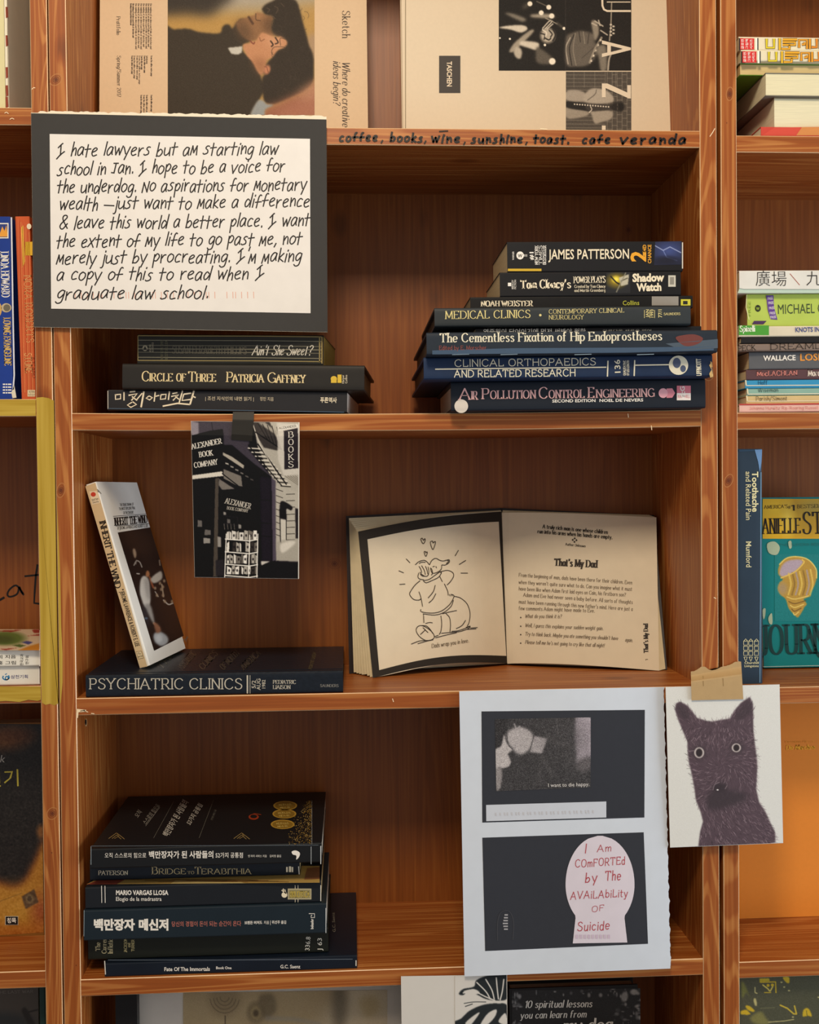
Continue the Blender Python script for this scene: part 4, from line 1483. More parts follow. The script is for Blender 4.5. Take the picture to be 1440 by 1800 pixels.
# ------------------------------------------------------------------ sheets of paper and cards fixed to the bookcase
class Patch:
    """a sheet between two side lines; quad = corners TL, TR, BR, BL; Ys = their depths; bow = how far top and bottom edges arch; bulge = towards the viewer"""
    def __init__(s, quad, Ys, bow=(0, 0), bulge=0.0, pw=1.0, ripple=0.0, dfn=None):
        s.dfn = dfn
        s.q, s.Ys, s.bow, s.b, s.pw, s.rp = np.asarray(quad, float), Ys, bow, bulge, pw, ripple

    def px(s, u, v):
        q = s.q
        x = (q[0, 0] * (1 - u) + q[1, 0] * u) * (1 - v) + (q[3, 0] * (1 - u) + q[2, 0] * u) * v
        y = (q[0, 1] * (1 - u) + q[1, 1] * u) * (1 - v) + (q[3, 1] * (1 - u) + q[2, 1] * u) * v
        k = np.sin(np.pi * np.clip(u, 0, 1) ** s.pw)
        return x, y - k * (s.bow[0] * (1 - v) + s.bow[1] * v)

    def depth(s, u, v):
        if s.dfn is not None:
            return s.dfn(np.asarray(u, float), np.asarray(v, float))
        a, b, c, d = s.Ys
        Y = (a * (1 - u) + b * u) * (1 - v) + (d * (1 - u) + c * u) * v
        return Y - s.b * np.sin(np.pi * np.clip(u, 0, 1) ** s.pw) + s.rp * np.sin(u * 7 + v * 3) * np.sin(v * 5 + 1)

    def inv(s, px, py):
        q = s.q
        u = np.full(np.shape(px), 0.5)
        v = np.full(np.shape(px), 0.5)
        for _ in range(6):
            xl = q[0, 0] * (1 - v) + q[3, 0] * v
            xr = q[1, 0] * (1 - v) + q[2, 0] * v
            u = np.clip((px - xl) / (xr - xl), -0.05, 1.05)
            k = np.sin(np.pi * np.clip(u, 0, 1) ** s.pw)
            yt = q[0, 1] * (1 - u) + q[1, 1] * u - k * s.bow[0]
            yb = q[3, 1] * (1 - u) + q[2, 1] * u - k * s.bow[1]
            v = np.clip((py - yt) / (yb - yt), -0.05, 1.05)
        return u, v

    def surf(s):
        return YSurf(lambda px, py: s.depth(*s.inv(px, py)))

    def mesh(s, mb, mat, th=0.0003, nx=16, ny=16, top=None, right=None, shift=0.0):
        u, v = np.meshgrid(np.linspace(0, 1, nx + 1), np.linspace(0, 1, ny + 1))
        X, Y = s.px(u, v)
        if top is not None:
            Y[0] += top(np.linspace(0, 1, nx + 1))
        if right is not None:
            X[:, -1] += right(np.linspace(0, 1, ny + 1))
        D = s.depth(u, v) + shift
        A, B = at(X, Y, D), at(X, Y, D + th)
        W = nx + 1
        n = W * (ny + 1)
        V = np.vstack([A.reshape(-1, 3), B.reshape(-1, 3)])
        Fc = []
        for j in range(ny):
            for i in range(nx):
                a = j * W + i
                Fc.append((a, a + W, a + W + 1, a + 1))
                Fc.append((n + a, n + a + 1, n + a + W + 1, n + a + W))
        rim = [i for i in range(W)] + [j * W + nx for j in range(1, ny + 1)] + [ny * W + i for i in range(nx - 1, -1, -1)] + [j * W for j in range(ny - 1, 0, -1)]
        for a, b in zip(rim, rim[1:] + rim[:1]):
            Fc.append((a, b, n + b, n + a))
        mb.add(V, Fc, mat)


def gridquad(d, q, mat, lift=0, n=10, bow=(0, 0)):
    """a printed area that follows a curved sheet"""
    pt = Patch(q, (0, 0, 0, 0), bow)
    u, v = np.meshgrid(np.linspace(0, 1, n + 1), np.linspace(0, 1, n + 1))
    X, Y = pt.px(u, v)
    Fc = [(j * (n + 1) + i, (j + 1) * (n + 1) + i, (j + 1) * (n + 1) + i + 1, j * (n + 1) + i + 1) for j in range(n) for i in range(n)]
    d.raw(np.stack([X.ravel(), Y.ravel()], 1), Fc, mat, lift)


def sheet(name, label, cat, pt, mat, th=0.0003, group=None, part='paper', **kw):
    c = at(pt.q[:, 0].mean(), pt.q[:, 1].mean(), np.mean(pt.Ys))
    r = thing(name, c, label, cat, group)
    m = MB()
    pt.mesh(m, mat, th, **kw)
    return r, m.build(part, r)


PAPER_W = pm('ded8cc', .8, .04, 90)
PAPER_B = pm('cfd8e4', .8, .04, 60)
CHARC = pm('3c3b3a', .75, .06, 160, 0, .2)
# --- written sheet
pt = Patch([(54.5, 198), (574, 207), (576, 584), (59.5, 575)], (-.003, -.0045, -.006, -.004), (0, 0), 0.0015)
rr = np.random.default_rng(5)
tr, so = sheet('postcard_page', 'charcoal-bordered page covered in black handwriting across the upper shelf', 'page', pt, pm('e6dcc6', .8, .04, 90),
               nx=130, ny=12, top=lambda u: np.where(u > .03, np.abs(np.sin(u * 60)) ** .35 * -3.0 - rr.uniform(0, 1.4, len(u)), 0))
sf = pt.surf()
d = Deco(sf, .00015)
gridquad(d, [(54.6, 199), (574, 210), (576, 583.6), (59.6, 574.6)], CHARC)
gridquad(d, [(87.3, 235.5), (545, 244), (546, 550.5), (90, 542.5)], pm('e2dfdb', .8, .05, 70), 1.5)
d.build('printed_border', so)
d = Deco(sf, .00045)
HW = ink('1f1c1d', .5)
LINES = [("I hate lawyers but am starting law", 98, 275, 487, 271.5), ("school in Jan. I hope to be a voice for", 100, 307.5, 499, 302.5), ("the underdog. No aspirations for monetary", 99, 339.5, 537, 334),
         ("wealth —just want to make a difference", 103, 370, 543, 363.5), ("& leave this world a better place. I want", 103, 402.5, 543, 398), ("the extent of my life to go past me, not", 98, 435, 529, 429.5),
         ("merely just by procreating. I'm making", 98, 464.5, 528, 460), ("a copy of this to read when I", 98, 493, 462, 492), ("graduate law school.", 98, 526, 364, 524.5)]
for t_, x0, y0, x1, y1 in LINES:
    d.pen(t_, x0, y0, x1, y1, 24, HW, .095, .095, False, .2, HWL, .07, 0, .07)
d.build('handwriting', so, 'black handwritten lines')
d = Deco(sf, .0004)
PKS = ink('dba08c', .7)
for k in range(34):
    x = 132 + k * 9.4 + (k % 5) * 1.2
    if k % 7 != 6:
        d.line([(x, 513.5 - k * .02), (x + .4, 525 - k * .02)], 1.1, PKS)
d.build('stamp_print', so)

# --- page with two printed cards
pt = Patch([(807.5, 1215), (1168.6, 1207.5), (1181, 1702.5), (816.7, 1716.5)], (-.004, -.0035, -.009, -.006), (0, 0), .001, 1.0, .0009)
rr = np.random.default_rng(8)
tr, so = sheet('postcard_page', 'white page with two dark printed cards taped below the open book', 'page', pt, PAPER_B, nx=12, ny=150,
               right=lambda v: -np.abs(np.sin(v * 62)) ** .5 * 2.2 + rr.uniform(-.6, .6, len(v)))
sf = pt.surf()
d = Deco(sf, .00015)
INKC = pm('33363e', .75, .05, 160, 0, .2)
gridquad(d, [(846.5, 1250.5), (1133.8, 1247.8), (1133, 1437), (848, 1446)], INKC)
gridquad(d, [(848, 1472.5), (1131.8, 1463), (1139.4, 1659), (853, 1671.8)], INKC)
gridquad(d, [(854.7, 1415), (1066, 1408.8), (1066, 1437), (855, 1443.5)], pm('c9d0dc', .8, .05, 60), 1.5)
d.build('printed_cards', so)
d = Deco(sf, .0004)
rows = []
for y in np.linspace(1469.2, 1657.5, 40):
    cy = 1555
    ry = 86 if y < cy else 78
    dx = 60.6 * math.sqrt(max(0, 1 - ((y - cy) / ry) ** 2))
    nk = 43 + max(0, y - 1613) * .11
    if y > 1608:
        dx = max(dx if y < 1616 else 0, nk)
    cx_ = 1055
    rows.append((cx_ - dx, cx_ + dx, y))
V = []
for a, b_, y in rows:
    V += [(a + (b_ - a) * k / 8, y + (1 - k / 4) * .8 * (y > 1640)) for k in range(9)]
d.raw(V, [(r * 9 + k, r * 9 + 9 + k, r * 9 + 10 + k, r * 9 + k + 1) for r in range(len(rows) - 1) for k in range(8)], pm('d9d2de', .8, .06, 60))
d.build('printed_head_shape', so)
d = Deco(sf, .0006)
RI = ink('b03a48', .6)
for t_, x0, y0, x1, y1, h in (('I', 1028, 1500, 1036, 1500, 16), ('Am', 1050, 1497.5, 1074, 1495.5, 12), ('COmFORTEd', 1011, 1525, 1098, 1519, 13), ('by', 1028, 1551, 1049, 1550, 17), ('The', 1064, 1548, 1091, 1547, 16),
                         ('AVAiLAbiLity', 1003, 1581, 1103, 1576, 13), ('OF', 1040, 1603, 1061, 1601, 10), ('Suicide', 1015, 1636, 1071, 1634, 15)):
    d.pen(t_, x0, y0, x1, y1, h, RI, .09, .09, False, .12, GL if t_ not in ('by',) else HWL, .2, 0, .05)
d.ft('I want to die happy.', 964, 1383.5, 1036, 1381.5, 6.5, ink('d8d6d4'))
for k in range(26):
    x = 872 + k * 6.8 + (k % 3)
    d.line([(x, 1428.5 - k * .17), (x + .5, 1434 - k * .17)], 2.0, ink('c3c5cd', .8))
for k in range(9):
    x = 1012 + k * 7
    d.rect(x, 1643, x + 4.5, 1650, ink('c9b9cc', .8))
for k in range(6):
    d.rect(884 + abs(k - 3), 1607 + k * 5, 893, 1609.5 + k * 5, ink('a3a3a8'))
d.line([(875, 1654), (875, 1622), (881, 1604), (895, 1602), (903, 1620), (902, 1652)], .9, ink('47484e', .8), 0, True)
d.build('printed_words', so)
p = Paint([(870.5, 1264), (1038.5, 1261), (1038.5, 1384), (872.6, 1391)], .8, '39383b')
Z = lambda v: zt(flat(v), 3.692, 800, 1200)
p.poly(Z([785, 228, 882, 228, 882, 480, 860, 495, 820, 520, 790, 505]), 'a9a1ac', 2.5)
p.poly(Z([790, 510, 882, 480, 882, 560, 800, 570]), '5c585c', 4)
p.poly(Z([262, 235, 335, 235, 330, 330, 305, 400, 262, 430]), '2b2a2d', 1.5)
p.poly(Z([262, 440, 300, 410, 318, 340, 335, 390, 372, 435, 345, 460, 355, 490, 362, 520, 340, 548, 290, 556, 262, 552]), 'b4b0b2', 1, 1)
p.poly(Z([265, 560, 302, 558, 300, 660, 270, 700]), '8d898b', 1.5)
p.poly(Z([335, 335, 372, 300, 440, 290, 500, 330, 505, 400, 450, 460, 400, 458, 372, 425, 345, 395]), 'aaa6a9', 2)
p.poly(Z([485, 450, 510, 345, 600, 362, 565, 460]), '9d999d', 1.2, 1, False)
p.line(Z([385, 270, 400, 300, 420, 285]), 3, '9a969a', .8)
p.line(Z([512, 345, 482, 455]), 1.6, '4a484b', 1)
p.line(Z([336, 330, 345, 400, 372, 430]), 1.4, '3a383b', .9, True)
p.line(Z([660, 235, 668, 335]), 1.2, '6b686b', .7)
for a in ([560, 480, 640, 600], [770, 470, 720, 540], [600, 360, 740, 420], [560, 520, 545, 640]):
    p.line(Z(a), 5, '5a585a', .4, False, 4)
p.ell(1000, 1300, 30, 30, '454346', .9, .6)
p.grain(.075, 4)
p.build(sf, 'printed_photo', so, PRINT_MATT, .0004)

# --- dog card and its tape
pt = Patch([(1170, 1207.5), (1370.7, 1203), (1377, 1482), (1178, 1490)], (-.0075, -.0072, -.009, -.009), (0, 0), .0004)
tr, so = sheet('postcard', 'white art card with a shaggy dark dog under a strip of brown tape', 'card', pt, pm('dcdedb', .6, .03, 80), .0005)
sf = pt.surf()
Z = lambda v: zt(flat(v), 4.864, 1160, 1150)
DOG = Z([140, 420, 175, 405, 235, 440, 275, 485, 320, 545, 400, 570, 455, 575, 530, 560, 600, 550, 640, 480, 690, 420, 770, 365, 795, 420, 800, 520, 800, 640, 810, 740, 825, 850, 835, 960, 830, 1060, 825, 1160, 850, 1265, 905, 1350, 945, 1440, 985, 1520, 990, 1610, 900, 1625, 330, 1642, 345, 1520, 370, 1430, 350, 1350, 310, 1250, 295, 1140, 275, 1030, 250, 930, 240, 840, 235, 740, 190, 640, 150, 540, 130, 470])
p = Paint([(1170.4, 1208), (1370.2, 1203.5), (1376.4, 1481.4), (1178.4, 1489.4)], .62, 'dcdedb')
m = p.inside(DOG)
sm = p.blur(m, 1.6)
p.mix(p.blur(m, 1.0), '4d3d47', .97)
M2 = sm.copy()
cx0, cx1, cy0, cy1 = p.X.min(), p.X.max(), p.Y.min(), p.Y.max()


def dogfn(x, y):
    j = int((x - cx0) / (cx1 - cx0) * (p.nx - 1))
    i = int((y - cy0) / (cy1 - cy0) * (p.ny - 1))
    ok = M2[min(max(i, 0), p.ny - 1), min(max(j, 0), p.nx - 1)] > .22
    if y < 1300:
        a = math.atan2(y - 1330, (x - 1265) * .8) if y < 1275 else math.atan2(1.0, (x - 1270) / 60)
    elif y < 1410:
        a = math.atan2(y - 1370 + 25, x - 1270) + .5
    else:
        a = math.atan2(1.0, (x - 1275) / 80 + .6)
    return ok, a


p.hairs(2600, dogfn, 7, ['241c21', '5d4a55', '2c2329', '6b5660'], .7, 2)
p.hairs(2100, dogfn, 7, ['9a8590', 'b29ea8', '89747e'], .7, 3)
for pts in ([760, 385, 790, 480, 700, 560, 640, 540, 690, 450], [150, 440, 200, 440, 260, 520, 220, 560, 170, 520]):
    p.poly(Z(pts), '40353c', 2.5, .75)
p.poly(Z([400, 1250, 430, 1180, 520, 1140, 620, 1170, 740, 1190, 720, 1250, 600, 1300, 480, 1330, 410, 1320]), '3a3138', 4, .9)
p.poly(Z([450, 1160, 470, 1110, 530, 1095, 580, 1130, 560, 1165, 500, 1180]), '352c33', 2.5, .9)
p.line(Z([455, 1160, 470, 1115, 510, 1095]), 1.3, '9a8a92', .7, True)
p.line(Z([560, 1150, 575, 1125]), 1.3, '9a8a92', .7)
p.ell(*Z([495, 1160])[0], 1.8, 1.2, 'e8e6e6', .4)
for ex, ey, rx, ry in ((337, 842, 8.6, 9.4), (655, 800, 8.0, 7.6)):
    x, y = Z([ex, ey])[0]
    p.ell(x, y, rx + 5, ry + 4, '40353c', .4, .8)
    p.ell(x, y, rx, ry, 'd3cdca', .12)
    p.ell(x, y, rx * .78, ry * .86, '8a7f80', .15)
    p.ell(x, y, rx * .62, ry * .74, '2a2226', .15)
p.line(Z([245, 830, 295, 825]), 1.2, '9a8a92', .7)
p.grain(.012)
p.build(sf, 'dog_drawing', so, PRINT_MATT, .0003)
pt = Patch([(1214.5, 1181), (1303, 1163), (1307, 1229), (1216, 1231)], (-.0012, -.0012, -.0098, -.0098), dfn=lambda u, v: -.0012 - .0088 * np.clip((v - .12) / .22, 0, 1) ** 1.5)
rr = np.random.default_rng(9)
tr, so = sheet('tape_strip', 'torn strip of brown paper tape holding the dog card', 'tape', pt, pm('b79a6e', .6, .08, 120, .2), .0003, None, 'tape',
               nx=40, ny=24, top=lambda u: np.sin(u * 19) * 1.5 + 5.0 * np.exp(-((u - .5) / .16) ** 2) - 4 * np.exp(-((u - .2) / .15) ** 2) + rr.uniform(-.5, .5, len(u)))
d = Deco(pt.surf(), .0002)
for x in (1236, 1271):
    d.line([(x, 1188), (x + 1, 1206)], 1.0, ink('8f744a', .6))
d.build('crease', so)

# --- photo card of a bookshop and its tape
pt = Patch([(335.6, 740), (526.7, 742.3), (525.8, 1017.5), (342, 1014.8)], (-.0016, -.0016, .030, .032), dfn=lambda u, v: -.0018 + .034 * np.maximum(0, v - .09) / .91)
tr, so = sheet('photo_card', 'black-and-white photo card of a bookshop front hung from the shelf edge', 'card', pt, pm('d9d3c8', .5, .03, 80), .0006)
sf = pt.surf()
Z = lambda v: zt(flat(v), 4.8, 320, 720)
p = Paint([(336, 740.4), (524.6, 742.6), (524, 1017), (342.4, 1014.4)], .7, '2a2630')
p.poly(Z([600, 100, 990, 100, 990, 1290, 790, 1290, 760, 600, 640, 320]), 'b9b2a2', .8, 1, False)
p.poly(Z([75, 95, 600, 105, 560, 330, 760, 570, 750, 600, 350, 300, 350, 200, 75, 210]), '5f5763', 1.2, 1, False)
p.poly(Z([75, 95, 140, 110, 140, 215, 80, 220]), '938b96', 1, 1, False)
p.line(Z([250, 110, 262, 190]), .8, '3a3540')
p.poly(Z([80, 220, 235, 180, 345, 165, 345, 520, 80, 560]), '131116', .6, 1, False)
p.poly(Z([345, 300, 420, 300, 620, 470, 750, 570, 760, 800, 620, 620, 345, 480]), '17141a', 1, 1, False)
p.poly(Z([345, 360, 420, 395, 525, 470, 520, 500, 345, 385]), 'b7ae9c', .6, 1, False)
for k in range(6):
    x, y = 365 + k * 42, 445 + k * 27
    p.poly(Z([x, y, x + 26, y + 8, x + 30, y + 22, x + 2, y + 14]), 'b9b2a6', .4, 1 - k * .1, False)
p.poly(Z([80, 555, 340, 520, 350, 560, 80, 590]), 'd8d0be', .6, 1, False)
p.poly(Z([350, 500, 500, 560, 510, 650, 460, 640, 350, 580]), '8f877c', .6, 1, False)
p.line(Z([340, 540, 470, 640]), 1.5, '17141a')
p.poly(Z([80, 595, 270, 585, 260, 1400, 100, 1400]), '1c1a22', 1, 1, False)
p.poly(Z([110, 600, 260, 590, 255, 830, 115, 830]), '322f3a', 2, 1, False)
p.poly(Z([280, 580, 310, 575, 300, 1410, 262, 1410]), '6d6358', .6, 1, False)
p.poly(Z([310, 580, 400, 640, 450, 670, 340, 680, 310, 640]), '8d857c', .8, 1, False)
p.poly(Z([340, 680, 590, 660, 585, 915, 345, 885]), '26222b', .8, 1, False)
p.poly(Z([345, 885, 585, 915, 585, 1400, 345, 1400]), '15131a', 1, 1, False)
p.poly(Z([620, 470, 755, 570, 790, 1285, 660, 1310, 640, 1060, 612, 1000]), '2c2632', 1, 1, False)
p.poly(Z([655, 560, 750, 570, 760, 1280, 670, 1290]), '463d4c', 2, .8, False)
for y in (770, 965, 1075):
    p.line(Z([640, y - 10, 790, y]), .9, '17131a')
p.poly(Z([755, 575, 790, 600, 795, 1270, 765, 1280]), '6a6070', .8, 1, False)
# fire stair and building
p.poly(Z([600, 105, 740, 105, 840, 330, 800, 345, 690, 320, 620, 200]), '5a5350', .8, 1, False)
p.poly(Z([640, 110, 700, 108, 830, 210, 835, 240]), 'aaa293', 1, 1, False)
for k in range(10):
    x, y = 560 + k * 30, 325 + k * 34
    p.line(Z([x, y, x + 110 - k * 3, y + 6]), 2.2, 'd5cdbb', 1)
    p.line(Z([x + 6, y + 14, x + 112 - k * 3, y + 20]), 1.6, '3a3432', 1)
p.line(Z([560, 300, 840, 640]), 1.6, '2a2528')
p.line(Z([640, 290, 880, 630]), 2.0, '2a2528')
p.line(Z([600, 130, 660, 300, 830, 600]), 1.4, 'cfc7b6')
for k in range(5):
    p.line(Z([640 + k * 40, 115 + k * 8, 720 + k * 28, 250 + k * 22]), .9, '332e2e')
p.line(Z([620, 190, 840, 335]), 1.8, '2a2528')
p.poly(Z([800, 110, 990, 125, 985, 545, 860, 560, 810, 420]), 'cfc8ba', 1, .9, False)
p.poly(Z([858, 180, 978, 155, 982, 495, 865, 505]), '4a4149', .6, 1, False)
p.poly(Z([815, 145, 975, 122, 976, 150, 818, 175]), 'ddd7ca', .6, 1, False)
for k in range(6):
    p.line(Z([870 + k * 22, 560, 985, 640 - k * 14]), 1, '8a8272')
p.poly(Z([795, 640, 985, 700, 985, 1100, 800, 1120]), 'bdb6a6', 1, 1, False)
for y in (690, 745, 800, 860, 915, 970, 1025, 1075):
    p.line(Z([795, y - 20, 850, y]), 1, '4a443e')
    p.line(Z([880, y + 25, 950, y + 22]), 1, '4a443e')
p.poly(Z([828, 790, 860, 775, 930, 820, 920, 850, 880, 840, 882, 930, 830, 920]), '3a3338', .8, 1)
p.poly(Z([832, 920, 880, 930, 880, 1095, 832, 1100]), 'cdc6b6', .8, 1, False)
p.line(Z([825, 840, 832, 1130]), 1.4, '2c262a')
p.line(Z([880, 930, 880, 1095]), 1.2, '2c262a')
p.poly(Z([955, 830, 985, 840, 985, 1090, 960, 1090]), '463e42', .8, 1, False)
p.poly(Z([800, 1120, 985, 1090, 985, 1290, 800, 1275]), 'b3ac9c', 1.5, 1, False)
p.poly(Z([830, 1140, 900, 1110, 960, 1120, 850, 1210]), 'd5cebe', 1.5, 1)
p.poly(Z([640, 1340, 800, 1275, 985, 1285, 985, 1425, 640, 1415]), '37313b', 1, 1, False)
p.poly(Z([665, 1280, 745, 1280, 670, 1315]), 'cdc6b8', .8, 1, False)
# book trolley and window displays
p.poly(Z([372, 1050, 640, 1050, 632, 1415, 358, 1412]), '2b272b', .6, 1, False)
R9 = random.Random(4)
for row, (ya, yb) in enumerate(((1015, 1110), (1110, 1210), (1215, 1310), (1315, 1400))):
    x = 378
    while x < 620:
        w_2 = R9.uniform(14, 40)
        c_ = R9.choice(['d9d3c6', 'b9b2a4', '8a8278', '5a534e', 'e5dfd2', '2a2629'])
        p.poly(Z([x, ya + R9.uniform(0, 25), x + w_2, ya + R9.uniform(0, 25), x + w_2 - 2, yb - 10, x, yb - 12]), c_, .4, 1, False)
        if w_2 > 22:
            p.ell(*Z([x + w_2 / 2, (ya + yb) / 2])[0], 1.6, 2.4, '3a3438', .3, .8)
        x += w_2 + 3
for y in (1100, 1208, 1312, 1408):
    p.line(Z([366, y - 8, 570, y + 8, 636, y - 4]), 2.0, 'ece6d8')
for a in ([374, 1050, 360, 1412], [572, 1060, 562, 1415], [640, 1050, 632, 1415]):
    p.line(Z(a), 1.8, 'ece6d8')
for x, y, w_2, h in ((190, 1010, 55, 50), (180, 1080, 60, 50), (300, 1070, 30, 90), (380, 920, 30, 40), (475, 965, 25, 40), (130, 930, 40, 60), (350, 860, 22, 30)):
    p.poly(Z([x, y, x + w_2, y + 6, x + w_2, y + h, x, y + h]), R9.choice(['9a938a', 'c4bdb0', '7a736c']), .7, .8, False)
for k in range(8):
    x = 355 + k * 14
    p.line(Z([x, 965, x + 5, 1010]), 1.2, ['8d867c', '3a3438'][k % 2])
p.line(Z([350, 895, 470, 910, 468, 980, 350, 960]), .8, '5a5358')
p.poly(Z([285, 1270, 355, 1260, 355, 1405, 285, 1405]), '4a454a', .8, 1, False)
g_ = p.img.mean(2, keepdims=True)
p.img = np.clip((p.img * .6 + g_ * .4 - .5) * 1.4 + .42, .02, 1)
p.grain(.018, 6)
p.build(sf, 'printed_photo', so, PRINT, .0003)
d = Deco(sf, .0006)
PW = ink('e2dccf')
for t_, a in (('ALEXANDER', [85, 335, 335, 285]), ('BOOK', [148, 402, 260, 385]), ('COMPANY', [105, 492, 300, 462])):
    (x0, y0), (x1, y1) = Z(a)
    d.pen(t_, x0, y0, x1, y1, 9.2, PW, .16, .07)
for k, ch in enumerate('BOOKS'):
    x0, y0 = Z([898, 235 + k * 63])[0]
    d.pen(ch, x0, y0, x0 + 8.5, y0 - .3, 10, PW, .16, .08)
(x0, y0), (x1, y1) = Z([362, 790, 575, 838])
d.pen('ALEXANDER', x0, y0, x1, y1, 9.5, ink('c6bfb2'), .15, .07)
(x0, y0), (x1, y1) = Z([378, 842, 555, 868])
d.pen('BOOK COMPANY', x0, y0, x1, y1, 5.5, ink('b0a99c'), .16, .08)
(x0, y0), (x1, y1) = Z([820, 165, 965, 145])
d.pen('ALEXANDER', x0, y0, x1, y1, 3.6, ink('6a645c'), .16, .08)
d.build('printed_sign_lettering', so)
pt = Patch([(409.6, 724), (446.7, 724), (443.5, 776), (406.5, 773)], (-.0008, -.0008, -.0030, -.0030), dfn=lambda u, v: np.where(v < .28, -.0008 - .0026 * v / .28, np.where(v < .8, -.0034, -.0034 + (v - .8) * .008)))
sheet('tape_strip', 'short piece of black tape holding the bookshop photo card', 'tape', pt, pm('211f1b', .55, .25, 60, .2, .3), .0003, None, 'tape', ny=30)

# ------------------------------------------------------------------ the open book
ob = thing('open_book', (.135, .12, S3), 'open cream-paged book with a line drawing of two hugging figures', 'book')
LC = Patch([(608, 907), (881, 893), (892, 1167), (614, 1184)], (.150, .1700, .156, .1115))
RC = Patch([(883, 893), (1150, 905.5), (1173, 1177), (894, 1166.5)], (.1700, .158, .096, .156))
HC = pm('241a1a', .45, .2, 120)
m = MB()
LC.mesh(m, HC, .0022, 10, 6)
m.build('cover', ob, None).update_tag()
m = MB()
RC.mesh(m, HC, .0022, 10, 6)
m.build('cover', ob)
m = MB()
sp_ = np.array([at(878, 893, .1722), at(886, 893, .1722), at(897, 1167, .1585), at(889, 1167, .1585)])
m.frame_box(sp_[3], sp_[2] - sp_[3], sp_[0] - sp_[3], (0, .0012, 0), HC)
m.build('spine', ob)
PGL = Patch([(629.4, 934.5), (882, 899), (892, 1165.5), (655.3, 1191.2)], (.128, .163, .150, .0835), (6, 11), .008, 1.25)
PGR = Patch([(882.5, 901.5), (1154, 909.5), (1159, 1179), (892, 1166.8)], (.163, .140, .0925, .150), (2.5, 4), .008, .75)
PG_M = pm('dccfb6', .75, .05, 70)
PE = pm('d3c4a2', .8, .1, 100)
m = MB()
qa = np.array([(613.5, 911), (880, 897), (891.5, 1166), (622, 1182)])
for k in range(7):
    f = k / 7
    q = qa * (1 - f) + PGL.q * f
    if k > 3:
        q[3, 1] = 1183 + (k - 3) * 2.4
    Ys = [a * (1 - f) + b * f for a, b in zip((.1475, .168, .1545, .109), PGL.Ys)]
    Patch(q, Ys, (6 * f, 11 * f), .008 * f, 1.25).mesh(m, PE, .0003, 12, 6)
m.build('page_block', ob)
m = MB()
qa = np.array([(884, 897), (1142, 905), (1170, 1176), (894, 1166)])
for k in range(6):
    f = k / 6
    q = qa * (1 - f) + PGR.q * f
    Ys = [a * (1 - f) + b * f for a, b in zip((.168, .1555, .0965, .1545), PGR.Ys)]
    Patch(q, Ys, (2.5 * f, 4 * f), .008 * f, .75).mesh(m, PE, .0003, 12, 6)
m.build('page_block', ob)
m = MB()
PGL.mesh(m, PG_M, .0003, 24, 14)
lp = m.build('page', ob)
m = MB()
PGR.mesh(m, PG_M, .0003, 24, 14)
rp_ = m.build('page', ob)
sf = PGL.surf()
d = Deco(sf, .0003)
BB = pm('2a241e', .7, .05, 100)
for q, bw in (([(629.6, 934.6), (881.8, 899.2), (877, 917), (646, 948)], (6, 6)), ([(666.8, 1178), (890.5, 1153), (891.8, 1165.8), (655.5, 1191.8)], (11, 11)),
              ([(629.6, 934.6), (646, 948), (666.8, 1178), (655.5, 1191.8)], (0, 0)), ([(877, 917), (881.8, 899.2), (891.8, 1165.8), (890.3, 1153)], (0, 0))):
    gridquad(d, q, BB, 0, 14, bw)
d.build('printed_border', lp)
d = Deco(sf, .00055)
Z = lambda v: zt(flat(v), 4.364, 590, 860)
DL = ink('33291f', .6)
